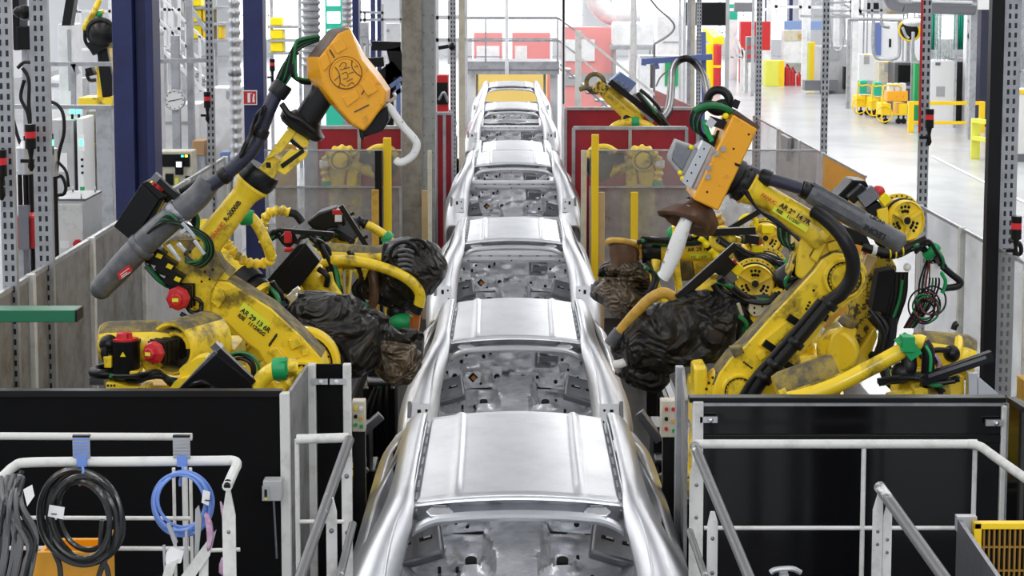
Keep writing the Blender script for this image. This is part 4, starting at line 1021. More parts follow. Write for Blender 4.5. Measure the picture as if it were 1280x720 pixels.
    for (x0, y0, x1, y1) in ((150, 343.5, 161, 335.5), (151.5, 345.8, 159, 340.4), (152, 348, 163, 340)): b.bar(P(x0, y0, Y - .231), P(x1, y1, Y - .231), .004, .002, (0, 1, 0))
    b.build('label_print', to)
    # flat black cover plate
    b = MB('black'); plate(b, [(142, 283), (177, 229), (199, 250), (166, 303)], Y - .05, .05); plate(b, [(177, 229), (184, 226), (207, 246), (199, 250)], Y - .05, .22); plate(b, [(166, 303), (199, 250), (206, 246), (176, 302)], Y - .02, .18); b.build('motor_cover', t, bevel=.006)
    b = MB('rubber').bar(P(194, 221, Y - .1), P(240, 262, Y - .1), .05, .04); b.use('steel_dark').bar(P(192, 219, Y - .1), P(199, 225, Y - .1), .06, .05); b.build('rod', t)
    motor(t, P(200, 236, Y + .02), (-.5, -.6, .6), .05, .12)
    # hose tangle at the elbow
    hp = []
    for k in range(11):
        j = k * 1.6
        hp.append(PP([(172 + j, 304 - j * .6, Y - .16), (194 + j, 284 - j, Y - .24), (215 + j, 276 + k * 1.1, Y - .26), (240 + j * .6, 284 + k * 1.2, Y - .27), (262 - k * .5, 298 + k, Y - .25), (266 - k * 1.5, 318 + k * .6, Y - .22), (250 - k * 1.2, 334 - k * .6, Y - .2), (232, 318 + k, Y - .18)]))
    hoses('hose_tangle', t, hp, .009, ['rubber', 'rubber', 'greenhose', 'black'])
    b = MB('alu')
    for q in ([(228, 278), (244, 296)], [(235, 284), (226, 292)], [(243, 300), (256, 318)], [(210, 306), (226, 326)], [(222, 304), (232, 314)]): b.bar(P(*q[0], Y - .27), P(*q[1], Y - .27), .03, .025)
    plate(b, [(222, 282), (232, 276), (244, 290), (236, 297)], Y - .23, .06); b.build('valve_block', t, bevel=.004)
    hp = []
    for k in range(10): hp.append(PP([(341 + k, 122 - k, Y - .02), (346 + k * 2, 100 - k, Y - .05), (360 + k, 74 - k * 2, Y - .05), (378, 58 - k, Y), (398, 50 - k * .5, Y + .1)]))
    for k in range(4): hp.append(PP([(372 - k, 66, Y), (363 + k * 2, 76, Y - .05), (364 + k * 2, 92 + k, Y - .05), (376, 102 - k, Y), (388, 104 - k, Y + .05)]))
    hoses('gun_cables', t, hp, .013, ['rubber', 'greenhose', 'rubber', 'black'])
    # secondary hoses
    b = MB('yellow').tube(PP([(284, 290, Y + .4), (296, 272, Y + .35), (310, 270, Y + .35), (322, 282, Y + .35), (334, 306, Y + .35), (338, 318, Y + .4)]), .04, 12); b.use('green'); clampring(b, P(309, 272, Y + .35), (1, 0, 0), .042, .09, 'green'); b.build('hose', t)
    b = MB('yellow').corrugated(PP([(276, 290, Y + .45), (290, 312, Y + .45), (310, 328, Y + .45), (334, 328, Y + .45), (340, 316, Y + .4)]), .034, .05, .16); b.build('corrugated_hose', t)
    return t
robot_left()
# ---------------- low robot with the two red motor caps
def robot_turret():
    Y = 10.0
    c = P(200, 440, Y + .3)
    t = thing('welding_robot', (c.x, Y + .3, 0), 'low yellow robot at far left showing a barrel turret with red motor caps', 'robot', 'welding robots')
    zt = P(195, 486, Y).z; pedestal(t, c.x, Y + .35, zt - .45, w=.7); base(t, c.x, Y + .35, zt - .45, zt, .30)
    ax = V((-.42, -1, .06)).normalized()
    f = P(213, 436, Y - .05); R = .165
    b = MB('yellow').lathe(f, -ax, [(.10, R * .80), (.02, R * .82), (0, R * .9), (.0, R * 1.0), (.03, R * 1.06), (.42, R * 1.12), (.44, R * 1.0)], 36, caps=False)
    b.use('steel_dark').lathe(f - ax * .12, ax, [(0, R * .95), (.005, R * .5)], 30); b.use('yellow').torus(f - ax * .07, ax, R * .55, .02, 24, 8, 0, PI)
    soot(b, 'soot', .72); b.build('turret_barrel', t)
    b = MB('yellow').lathe(P(136, 428, Y + .05), (1, .12, 0), [(-.06, .09), (-.05, .12), (0, .135), (.30, .135), (.40, .10)], 28); soot(b, 'soot', .6)
    b.use('yellow'); plate(b, [(126, 418), (140, 407), (178, 412), (196, 410), (196, 470), (182, 466), (160, 428), (140, 440), (128, 440)], Y + .0, .10); plate(b, [(183, 448), (200, 468), (232, 472), (245, 448), (258, 420), (250, 400), (226, 398), (250, 440), (230, 470)], Y + .05, .3) if False else None
    b.build('turret_casting', t, bevel=.015)
    motor(t, P(195, 440, Y - .16), ax, .075, .26)
    b = MB('black').cyl(P(156, 466, Y - .08), P(156, 427, Y - .08), .095, n=20); b.cyl(P(156, 428, Y - .08), P(156, 424, Y - .08), .10, n=20); b.use('tag').prism(PL([(150, 446), (157, 446), (153.5, 440)], Y - .18), (0, .004, 0))
    o = b.build('motor', t); b = MB('red').cyl(P(156, 424, Y - .08), P(156, 422, Y - .08), .085, n=8); b.lathe(P(154, 422, Y - .08), (0, 0, 1), [(0, .045), (.03, .04), (.035, .02)], 8); b.box(P(163, 420, Y - .1), (.02, .02, .04)); b.build('motor_cap', o)
    b = MB('yellow'); plate(b, [(144, 464), (173, 464), (171, 468), (168, 479), (153, 479), (151, 468), (145, 468)], Y - .16, .18)
    plate(b, [(132, 479), (145, 479), (160, 483), (185, 484), (185, 489), (144, 489), (132, 485)], Y - .2, .14); plate(b, [(129, 446), (139, 446), (139, 460), (130, 460)], Y - .18, .05); b.use('hole')
    for x in (135, 139, 143, 174, 178, 182): b.sphere(P(x, 482 + (x > 150) * 4, Y - .2), .009, n=6, m=4)
    b.build('motor_mount', t, bevel=.006)
    b = MB('black').torus(P(134, 464, Y - .02), (0, 0, 1), .085, .032, 24, 10); b.sphere(P(136, 430, Y - .1), .06); b.use('rubber').tube(PP([(136, 430, Y - .12), (130, 440, Y - .15), (136, 456, Y - .14), (146, 470, Y - .1)]), .022, 8)
    b.use('steel_dark'); b.box(P(122, 476, Y - .1), (.09, .05, .045)); b.cyl(P(114, 476, Y - .1), P(128, 478, Y - .1), .018, n=8); b.build('cable_gland', t)
    return t
robot_turret()
def robot_low_front():
    Y = 9.6; c = P(240, 480, Y + .2)
    t = thing('welding_robot', (c.x, Y + .15, 0), 'folded robot whose black cover plate leans on a yellow ring low at left', 'robot', 'welding robots')
    zt = P(240, 500, Y).z - .1; pedestal(t, c.x, Y + .3, zt - .4, w=.55); base(t, c.x, Y + .3, zt - .4, zt, .22)
    b = MB('yellow').torus(P(226, 500, Y), (0.3, 1, 0), .22, .022, 40, 10, PI, 2 * PI); b.use('rubber').torus(P(229, 502, Y), (.3, 1, 0), .175, .03, 40, 10, PI, 2 * PI)
    b.use('yellow').lathe(P(236, 500, Y + .05), (.3, 1, .1), [(0, .14), (.08, .15), (.22, .15)], 30); plate(b, [(224, 462), (246, 448), (256, 446), (262, 452), (238, 470), (226, 474)], Y + .08, .12); b.build('elbow_ring', t)
    b = MB('black'); plate(b, [(219, 491), (270, 442), (313, 478), (318, 496), (300, 505), (219, 505)], Y - .12, .06); b.use('steel_dark'); plate(b, [(219, 491), (222, 487), (268, 438), (272, 442)], Y - .12, .22); b.build('motor_cover', t, bevel=.006)
    b = MB('rubber').bar(P(269, 432, Y - .08), P(318, 478, Y - .08), .045, .035); b.use('steel_dark').bar(P(267, 430, Y - .08), P(274, 437, Y - .08), .055, .045); b.build('rod', t)
    b = MB('yellow').tube(PP([(314, 510, Y - .05), (318, 492, Y - .05), (328, 474, Y - .05), (342, 463, Y - .05), (356, 459, Y - .03), (368, 460, Y)]), .052, 14); clampring(b, P(350, 461, Y - .04), (1, 0, .1), .054, .08, 'green'); plate(b.use('green'), [(346, 454), (358, 450), (360, 468), (350, 472)], Y - .09, .08); b.build('hose', t)
    b = MB('yellow').corrugated(PP([(366, 470, Y + .05), (360, 478, Y), (350, 488, Y), (340, 500, Y)]), .045, .055, .2); b.build('corrugated_hose', t)
    b = MB('rubber').torus(P(298, 462, Y + .25), (0, 1, 0), .10, .014, 30, 8); b.torus(P(300, 464, Y + .24), (0, 1, 0), .08, .012, 30, 8); b.use('greenhose').torus(P(301, 463, Y + .22), (0, 1, 0), .115, .010, 30, 8); b.use('yellow'); plate(b, [(296, 458), (306, 460), (305, 468), (295, 466)], Y + .26, .05); b.build('cable_loop', t)
robot_low_front()
# ---------------- covered robots on the left
def robots_left_mid():
    Y = 12.0
    c = P(262, 420, Y + .8)
    t = thing('welding_robot', (c.x, c.y, 0), 'left robot whose gun wears a large creased black cloth beside the second car', 'robot', 'welding robots')
    zt = 1.7; pedestal(t, c.x, c.y, zt - .45); base(t, c.x, c.y, zt - .45, zt)
    sh = P(256, 300, Y + .2); b = MB('yellow').bb((c.x - .25, c.y - .25, zt), (c.x + .25, c.y + .25, zt + .3)); hub(b, (c.x, c.y - .25, zt + .3), (0, -1, 0), .22); b.build('turret', t, bevel=.02)
    b = MB('yellow'); b.bar((c.x, c.y - .1, zt + .3), sh + V((0, .25, 0)), .24, .3, (0, 1, 0)); b.build('lower_arm', t, bevel=.03)
    a = sh; w = P(302, 346, Y); d = w - a
    b = MB('yellow').lathe(a, d, [(-.1, .13), (0, .12), (d.length, .10)], 24); b.build('forearm', t)
    b = MB('black').lathe(w, d, [(0, .13), (.12, .13), (.12, .10), (.16, .10), (.16, .12), (.20, .12)], 24); b.use('yellow').lathe(w + d.normalized() * .21, d, [(0, .12), (.04, .12)], 24); b.use('black').lathe(P(326, 366, Y), d, [(-.05, .10), (.2, .11), (.26, .09)], 20); b.use('yellow'); plate(b, [(321, 362), (330, 359), (336, 366), (338, 380), (330, 385), (332, 374), (324, 370)], Y - .12, .05); b.build('wrist', t)
    b = MB('alu')
    for q in ([(370, 368), (356, 400)], [(375, 372), (362, 404)], [(366, 366), (374, 360)]): b.bar(P(*q[0], Y - .1), P(*q[1], Y - .1), .035, .05, (0, 1, 0))
    plate(b, [(357, 372), (366, 364), (372, 370), (364, 378)], Y - .12, .1); b.each('tool_changer', t, bevel=.004)
    MB('cloth').build('x') if False else None
    cover_cloth('cloth_cover', t, [(P(362, 398, Y), .10, .16), (P(392, 404, Y - .1), .22, .27), (P(420, 418, Y - .15), .26, .31), (P(446, 432, Y - .1), .22, .27), (P(466, 438, Y), .12, .16)], 'cloth', 4, .035)
    cover_cloth('foil_cover', t, [(P(446, 402, Y + .1), .04, .08), (P(462, 410, Y), .10, .17), (P(476, 420, Y), .09, .14), (P(498, 424, Y), .05, .05), (P(514, 428, Y), .02, .012)], 'cloth', 9, .05)
    cover_cloth('foil_cover', t, [(P(470, 432, Y), .10, .12), (P(490, 446, Y), .14, .18), (P(505, 458, Y + .05), .13, .17), (P(520, 468, Y + .05), .06, .10)], 'clothb', 14, .05)
    cover_cloth('cloth_cover', t, [(P(490, 428, Y + .2), .08, .12), (P(510, 436, Y + .2), .13, .17), (P(530, 440, Y + .2), .10, .14)], 'cloth', 21, .03)
    # robot behind, forearm level
    Y = 13.6
    c = P(300, 400, Y + .9)
    t = thing('welding_robot', (c.x, c.y, 0), 'left robot with a level forearm, a square black box and a long arching yellow hose', 'robot', 'welding robots')
    zt = 1.5; pedestal(t, c.x, c.y, zt - .45); base(t, c.x, c.y, zt - .45, zt)
    el = P(398, 320, Y); b = MB('yellow').bb((c.x - .25, c.y - .25, zt), (c.x + .25, c.y + .25, zt + .3)); hub(b, (c.x, c.y - .25, zt + .3), (0, -1, 0), .22); b.build('turret', t, bevel=.02)
    b = MB('yellow'); b.bar((c.x, c.y - .2, zt + .3), el + V((.05, .2, -.05)), .25, .3, (0, 1, 0)); b.build('lower_arm', t, bevel=.03)
    w = P(478, 322, Y); d = w - el
    b = MB('yellow').lathe(el, d, [(-.12, .12), (-.05, .15), (0, .12), (d.length * .9, .10), (d.length, .115)], 24); soot(b, 'soot', .55); b.build('forearm', t)
    b = MB('black').lathe(w, d, [(0, .13), (.10, .13), (.12, .10)], 24); b.bb(P(488, 316, Y) - V((.02, .1, .1)), P(506, 335, Y) + V((0, .1, 0))); b.use('brown').box(P(492, 325, Y - .12), (.11, .06, .10)); b.build('wrist', t, bevel=.01)
    cover_cloth('cloth_cover', t, [(P(484, 330, Y + .1), .14, .18), (P(506, 330, Y), .25, .25), (P(528, 340, Y), .27, .27), (P(545, 350, Y + .05), .15, .17)], 'cloth', 31, .03)
    cover_cloth('cloth_cover', t, [(P(452, 352, Y + .15), .12, .12), (P(480, 356, Y + .1), .17, .19), (P(512, 362, Y + .1), .17, .18), (P(535, 360, Y + .1), .10, .10)], 'cloth', 35, .03)
    b = MB('rubber').torus(P(505, 320, Y - .2), (0, 1, 0), .12, .018, 26, 8, 0, 2 * PI); b.torus(P(520, 318, Y - .1), (.3, 1, 0), .13, .016, 26, 8)
    for k in range(5): b.use('greycond').tube(PP([(498, 313 + k * 6, Y - .28), (508, 312 + k * 6, Y - .30), (516, 315 + k * 6, Y - .26)]), .014, 8)
    b.build('cable_loop', t)
    b = MB('yellow').tube(PP([(400, 330, Y - .2), (414, 326, Y - .25), (440, 326, Y - .3), (470, 332, Y - .3), (498, 342, Y - .3), (516, 354, Y - .3), (525, 368, Y - .28), (523, 384, Y - .26)]), .046, 14); b.use('rubber').tube(PP([(523, 382, Y - .26), (519, 391, Y - .26)]), .052, 12); b.build('hose', t)
    b = MB('brown').tube(PP([(463, 330, Y - .1), (467, 350, Y - .15), (468, 372, Y - .15), (462, 388, Y - .12)]), .042, 12); b.build('leather_hose', t)
    b = MB('copper').tube(PP([(521, 390, Y - .24), (520, 404, Y - .22), (518, 416, Y - .2)]), .035, 10); b.tube(PP([(514, 396, Y - .2), (514, 418, Y - .18)]), .012, 8); b.build('copper_lead', t)
    b = MB('green').sphere(P(503, 402, Y - .1), (.12, .08, .07)); b.use('yellow').torus(P(490, 395, Y - .1), (0, 1, 0), .09, .018, 20, 8, PI, 2 * PI); b.use('greypad').bb(P(500, 388, Y + .1), P(514, 368, Y + .2)); b.use('yellow').bb(P(490, 392, Y), P(494, 372, Y + .06)); b.use('black').sphere(P(496, 390, Y + .05), .09); b.build('gun_fittings', t)
    # its black box and wrist piece below
    b = MB('black'); Yb = 12.9
    plate(b, [(333, 362), (382, 304), (400, 327), (366, 370)], Yb - .2, .05); plate(b, [(333, 362), (330, 354), (372, 306), (382, 304)], Yb - .2, .26); plate(b, [(335, 361), (366, 369), (399, 328), (382, 306)], Yb - .15, .2); b.use('rubber').bar(P(352, 288, Yb), P(418, 293, Yb), .045, .04); plate(b, [(350, 296), (366, 286), (372, 300), (360, 312)], Yb + .1, .2); b.build('motor_cover', t, bevel=.006)
    b = MB('red').box(P(360, 296, Yb), (.06, .06, .10)); b.box(P(361, 312, Yb - .05), (.07, .05, .035)); b.build('motor_cap', t, bevel=.008)
    a = P(388, 346, Yb + .1); d = P(404, 374, Yb) - a; b = MB('yellow').lathe(a, d, [(-.04, .13), (0, .13), (.02, .10), (.20, .10), (.24, .12)], 22); b.tube(PP([(408, 342, Yb), (412, 356, Yb), (422, 372, Yb)]), .05, 12); b.use('rubber').tube(PP([(398, 336, Yb - .1), (409, 345, Yb - .12), (408, 358, Yb - .1)]), .025, 8); b.build('wrist_tube', t)
    b = MB('yellow'); b.bb(P(414, 388, Yb + .5), P(432, 332, Yb + .75)); plate(b, [(440, 338), (462, 334), (456, 350), (450, 354)], Yb + .5, .1); b.build('support_column', t, bevel=.02)
    # last left robot, box and lifted hose
    Y = 16.2
    c = P(420, 300, Y + .7)
    t = thing('welding_robot', (c.x, c.y, 0), 'left robot farthest back, its black box crossed by a slanting dark rod', 'robot', 'welding robots')
    zt = 1.5; pedestal(t, c.x, c.y, zt - .45); base(t, c.x, c.y, zt - .45, zt)
    b = MB('yellow'); b.bar((c.x, c.y, zt), P(428, 300, Y + .3), .25, .3, (0, 1, 0)); b.build('lower_arm', t, bevel=.03)
    b = MB('yellow'); plate(b, [(410, 300), (426, 284), (448, 288), (444, 306), (418, 308)], Y, .3); b.use('black').lathe(P(428, 292, Y - .05), (.5, -.6, .5), [(0, .1), (.1, .1), (.1, .13), (.16, .13)], 20); b.build('elbow', t, bevel=.012)
    b = MB('black'); plate(b, [(383, 278), (398, 266), (418, 260), (430, 268), (432, 282), (412, 290), (392, 288)], Y - .2, .3); b.build('motor_cover', t, bevel=.02)
    b = MB('red').box(P(422, 265, Y - .2), (.10, .06, .05)); b.use('paper').box(P(423, 273, Y - .22), (.07, .02, .07)); b.build('motor_cap', t, bevel=.005)
    b = MB('rubber').bar(P(426, 257, Y - .35), P(460, 310, Y - .35), .055, .05); b.bar(P(438, 268, Y - .35), P(443, 266, Y - .35), .03, .03); b.bar(P(454, 298, Y - .35), P(460, 295, Y - .35), .03, .03); b.build('rod', t)
    b = MB('yellow').tube(PP([(442, 278, Y + .1), (456, 280, Y), (472, 288, Y), (484, 297, Y), (494, 308, Y + .1)]), .045, 12); b.use('rubber').corrugated(PP([(440, 277, Y), (450, 277, Y), (459, 281, Y)]), .05, .06, .15); clampring(b, P(484, 297, Y), (1, 0, -.8), .05, .08, 'green'); b.use('green').bb(P(478, 304, Y - .1), P(487, 296, Y)); b.build('hose', t)
    b = MB('yellow').corrugated(PP([(330, 303, Y - 1), (329, 282, Y - 1), (336, 267, Y - 1), (350, 263, Y - 1), (362, 266, Y - 1)]), .045, .06, .16); b.use('rubber').tube(PP([(360, 265, Y - 1), (370, 268, Y - 1), (378, 278, Y - 1)]), .04, 10); b.build('corrugated_hose', t)
robots_left_mid()
def robot_right():
    Y = 10.9
    c = P(924, 486, Y)
    t = thing('welding_robot', (c.x, Y + .2, 0), 'tall yellow robot on the right holding an orange gun box on its raised forearm', 'robot', 'welding robots')
    zt = P(924, 545, Y).z; pedestal(t, c.x, Y + .25, zt - .4); base(t, c.x, Y + .25, zt - .4, zt)
    b = MB('yellow').bb((c.x - .30, Y + .18, zt - .02), (c.x + .35, Y + .6, zt + .3)); plate(b, [(868, 460), (884, 458), (886, 505), (868, 505)], Y + .05, .25); plate(b, [(960, 472), (1018, 464), (1012, 500), (958, 502)], Y + .2, .2); b.build('turret', t, bevel=.02)
    b = MB('yellow').lathe(P(916, 494, Y + .12), (0, 1, 0), [(-.08, .20), (0, .215), (.1, .215)], 36); boltring(b, P(916, 494, Y + .04), (0, -1, 0), .19, 26, .010); b.build('joint_flange', t)
    b = MB('yellow'); plate(b, [(890, 503), (891, 482), (898, 466), (912, 447), (930, 432), (960, 398), (990, 366), (1016, 338), (1026, 324), (1042, 315), (1062, 316), (1078, 328), (1083, 346), (1078, 364), (1062, 380), (1040, 396), (1012, 432), (984, 468), (966, 500), (960, 508), (900, 508)], Y, .24); soot(b)
    o = b.build('lower_arm', t, bevel=.02)
    b = MB('yellow'); plate(b, [(949, 432), (956, 424), (1000, 388), (1006, 394), (962, 440), (955, 440)], Y - .025, .03); plate(b, [(946, 444), (955, 436), (958, 446), (950, 452)], Y - .03, .04); b.build('arm_bracket', o, bevel=.004)
    b = MB('soot'); plate(b, [(913, 436), (927, 434), (931, 441), (918, 448)], Y - .06, .1); b.build('stop_block', o, bevel=.006)
    hub(MB('yellow'), P(1054, 347, Y - .01), (0, -1, 0), .145).build('joint_cover', t); hub(MB('yellow'), P(923, 488, Y - .01), (0, -1, 0), .125).build('joint_cover', t)
    b = MB('yellow').torus(P(1054, 347, Y + .02), (0, 1, 0), .155, .012, 40, 8); b.use('hole')
    for k in range(5): p = P(930 + k * 2.4, 453 + k * 1.7, Y - .003); b.sphere(p, .008, n=6, m=4)
    for x, y in ((1010, 382), (1012, 378), (1017, 363), (1008, 386)): b.sphere(P(x, y, Y), .010, n=6, m=4)
    b.each('arm_bolts', o)
    # dress pack hose
    pts = PP([(1018, 264, Y - .08), (1030, 272, Y - .14), (1045, 286, Y - .18), (1058, 304, Y - .22), (1066, 326, Y - .22), (1064, 348, Y - .2), (1052, 366, Y - .18), (1034, 380, Y - .16), (1004, 416, Y - .15), (976, 448, Y - .14), (950, 478, Y - .13), (936, 500, Y - .12)])
    b = MB('rubber').tube(pts, .05, 14); b.tube([p + V((-.05, -.01, .03)) for p in pts[7:]], .022, 10); b.build('dress_hose', t)
    b = MB('black')
    for (x, y) in ((1036, 380), (994, 428), (968, 456), (955, 472)): clampring(b, P(x, y, Y - .15), P(1000, 416, Y) - P(960, 464, Y), .05, .05, 'black')
    for q in ([(985, 396), (998, 404)], [(955, 428), (970, 438)], [(1012, 388), (1034, 398)], [(978, 452), (990, 460)]): b.bar(P(*q[0], Y - .04), P(*q[1], Y - .04), .03, .05)
    b.each('hose_clamp', t)
    # elbow and forearm
    b = MB('yellow'); plate(b, [(1000, 300), (1012, 284), (1034, 280), (1056, 300), (1060, 320), (1040, 326), (1024, 336), (1008, 352), (996, 346)], Y + .06, .34); plate(b, [(1012, 322), (1024, 302), (1034, 304), (1022, 330)], Y + .02, .1); plate(b, [(1034, 304), (1046, 300), (1052, 312), (1036, 316)], Y + .02, .1); soot(b); b.build('elbow', t, bevel=.015)
    b = MB('yellow_dirty'); plate(b, [(996, 318), (1012, 296), (1006, 288), (990, 330), (985, 345), (1000, 356)], Y + .14, .2); b.build('elbow_casting', t, bevel=.02)
    a = P(1023, 289, Y + .05); w = P(935, 233, Y + .05); d = w - a; L = d.length
    b = MB('yellow').lathe(a, d, [(-.05, .12), (0, .118), (.02, .105), (L * .3, .098), (L * .8, .088), (L * .86, .10), (L * .93, .115), (L, .118)], 28); fo = b.build('forearm', t)
    x, y, z = frame(d); dn = -d.normalized(); side = V((0, -1, 0)); upv = V((0, 0, 1)) - dn * dn.z; upv.normalize()
    def on(tt, k, dz): return w.lerp(a, tt) + side * k + upv * dz
    b = MB('label'); b.prism([on(.36, .098, -.05), on(.84, .104, -.05), on(.84, .105, -.012), on(.36, .099, -.012)], side * .003); b.build('label_plate', fo)
    text('arm_lettering', 'FANUC', on(.15, .108, -.005), dn, upv, .036, 'inkr', fo, bold=.001)
    text('arm_lettering', 'AR 29 14 7R', on(.40, .109, .002), dn, upv, .047, 'ink', fo, bold=.0014)
    text('arm_lettering', 'RSE    1162506', on(.40, .106, -.036), dn, upv, .031, 'ink', fo, bold=.001)
    b = MB('black').lathe(w - d.normalized() * .01, d, [(0, .118), (.02, .128), (.08, .128), (.10, .118), (.11, .14), (.16, .14), (.17, .1)], 28); b.use('yellow').torus(w, d, .122, .014, 28, 8); boltring(b, w + d.normalized() * .05, d, .128, 12, .01); b.build('wrist_ring', t)
    b = MB('tag').sphere(P(958, 236, Y), .02); b.sphere(P(984, 250, Y - .02), .02); b.build('lug', fo)
    # gun box
    b = MB('orange'); plate(b, [(917, 143), (947, 161), (943, 171), (898, 264), (866, 249), (868, 244)], Y - .24, .46)
    bb = b.build('gun_housing', t, bevel=.012)
    b = MB('browntop'); plate(b, [(917, 142), (921, 138), (950, 158), (947, 162)], Y - .235, .42); b.build('gun_top', bb, bevel=.004)
    b = MB('steel_dark')
    for x, y in ((904, 186), (895, 192), (886, 210), (885, 221)): b.cyl(P(x, y, Y - .26), P(x, y, Y - .22), .020, n=8)
    b.use('hole')
    for x, y in ((917, 186), (884, 240), (936, 168)): b.sphere(P(x, y, Y - .24), .008, n=6, m=4)
    plate(b, [(918, 203), (926, 206), (925, 209), (919, 207)], Y - .243, .01); b.build('bolts', bb)
    b = MB('alu'); plate(b, [(879, 176), (890, 182), (863, 237), (852, 227)], Y - .2, .10); plate(b, [(890, 182), (897, 188), (872, 238), (866, 236)], Y - .16, .10); b.use('hole')
    for k in range(5): b.sphere(P(880 - k * 5.2, 186 + k * 10, Y - .2), .007, n=6, m=4)
    b.build('side_plate', t, bevel=.004)
    b = MB('greypad'); plate(b, [(846, 176), (868, 184), (872, 190), (857, 218), (850, 219), (837, 202), (837, 196)], Y - .14, .18); b.use('steel_dark'); plate(b, [(844, 178), (866, 187), (853, 214), (840, 200)], Y - .15, .012); b.use('black'); plate(b, [(870, 186), (880, 178), (856, 232), (852, 222)], Y - .1, .2); plate(b, [(878, 172), (894, 176), (900, 186), (884, 182)], Y - .1, .2); b.use('tag'); 
    for x, y in ((864, 184), (850, 216), (853, 223)): b.sphere(P(x, y, Y - .16), .018, n=8, m=6)
    b.build('transformer', t, bevel=.008)
    # leather skirt and sleeve
    b = MB('brown'); rs = []
    for k, (x, y, r1, r2) in enumerate(((870, 248, .06, .10), (864, 262, .13, .13), (860, 272, .17, .15), (858, 282, .15, .14))):
        cc = P(x, y, Y - .05); rs.append([cc + V((r1 * math.cos(2 * PI * j / 20) * (1 + .25 * (j % 10 == 0)), r2 * math.sin(2 * PI * j / 20), .03 * math.cos(2 * PI * j / 20 + 2.4) * k)) for j in range(20)])
    b.rings(rs[::-1], True, False); plate(b, [(870, 262), (888, 272), (886, 286), (868, 284)], Y - .12, .05); b.build('leather_skirt', t, solid=.008)
    b = MB('browntop').bb(P(864, 262, Y - .15), P(874, 244, Y - .05)); b.build('gun_shank', t, bevel=.006)
    b = MB('whitegun').tube(PP([(864, 258, Y - .12), (858, 275, Y - .13), (850, 295, Y - .14), (842, 318, Y - .14), (833, 340, Y - .14), (829, 346, Y - .13)]), lambda u: .050 - .006 * math.sin(u * 9), 16); b.build('electrode_sleeve', t)
    # cables over the gun
    hp = []
    rnd = random.Random(5)
    for k in range(9): hp.append(PP([(920 - k * 2, 148 + k, Y), (906, 134 - k, Y - .05), (886 - k, 128 + k * 1.5, Y - .1), (866 + k, 140 + k * 2, Y - .12), (866 + k * 1.5, 160 + k, Y - .1), (884 + k, 170 + k * .6, Y - .06), (898, 172 - k, Y)]))
    hoses('gun_cables', t, hp, .013, ['rubber', 'rubber', 'greenhose', 'black'])
    b = MB('greenhose').tube(PP([(868, 138, Y - .14), (884, 132, Y - .16), (904, 134, Y - .14), (922, 146, Y - .1)]), .022, 8); b.use('rubber').torus(P(898, 126, Y), (0.3, 1, 0), .075, .03, 24, 10); b.bar(P(886, 150, Y - .1), P(910, 158, Y - .1), .06, .06); b.bar(P(918, 135, Y - .1), P(922, 125, Y - .1), .04, .04); b.use('alu').bar(P(884, 150, Y - .15), P(892, 156, Y - .15), .06, .06); b.use('tag').sphere(P(907, 145, Y - .16), .022); b.use('green').tube(PP([(880, 150, Y - .14), (884, 164, Y - .15), (890, 176, Y - .14)]), .018, 8); b.build('cable_fittings', t)
    # conduit
    pts = PP([(914, 204, Y + .1), (930, 212, Y + .05), (955, 222, Y), (980, 229, Y - .03), (1002, 236, Y - .05)])
    b = MB('navy').tube(pts, .044, 16); clampring(b, P(957, 222, Y), pts[3] - pts[1], .045, .075); b.build('conduit', t)
    dd = P(1126, 304, Y) - P(1010, 242, Y); A = P(1008, 238, Y + .02); Z = P(1129, 306, Y - .04)
    b = MB('greycond').tube([A, A.lerp(Z, .06), A.lerp(Z, .5), A.lerp(Z, .9), A.lerp(Z, .97), Z], lambda u: (.055 + .018 * min(1, u * 6)) * (1 if u < .9 else 1 - (u - .9) * 4), 18, raw=True)
    clampring(b, A, dd, .05, .08); 
    b.use('greycond').bar(A.lerp(Z, .08) + V((0, -.068, .0)), A.lerp(Z, .55) + V((0, -.068, 0)), .02, .05); b.bar(A.lerp(Z, .05) + V((0, -.03, .075)), A.lerp(Z, .6) + V((0, -.03, .075)), .03, .02); ct = b.build('cable_tube', t)
    u = dd.normalized(); nn = V((0, 0, 1)) - u * u.z; nn.normalize(); nn = V((0, -1, 0)).cross(u); nn = nn if nn.z > 0 else -nn
    text('tube_lettering', 'LEONI', A.lerp(Z, .80) + V((0, -.076, 0)) + nn * .002, -u, -nn, .058, 'ink', ct, bold=.0015)
    text('tube_lettering', 'LEONI', A.lerp(Z, .60) + V((0, -.052, 0)) + nn * .054, u, (nn + V((0, .9, 0))).normalized(), .04, 'ink', ct, bold=.001)
    return t
robot_right()
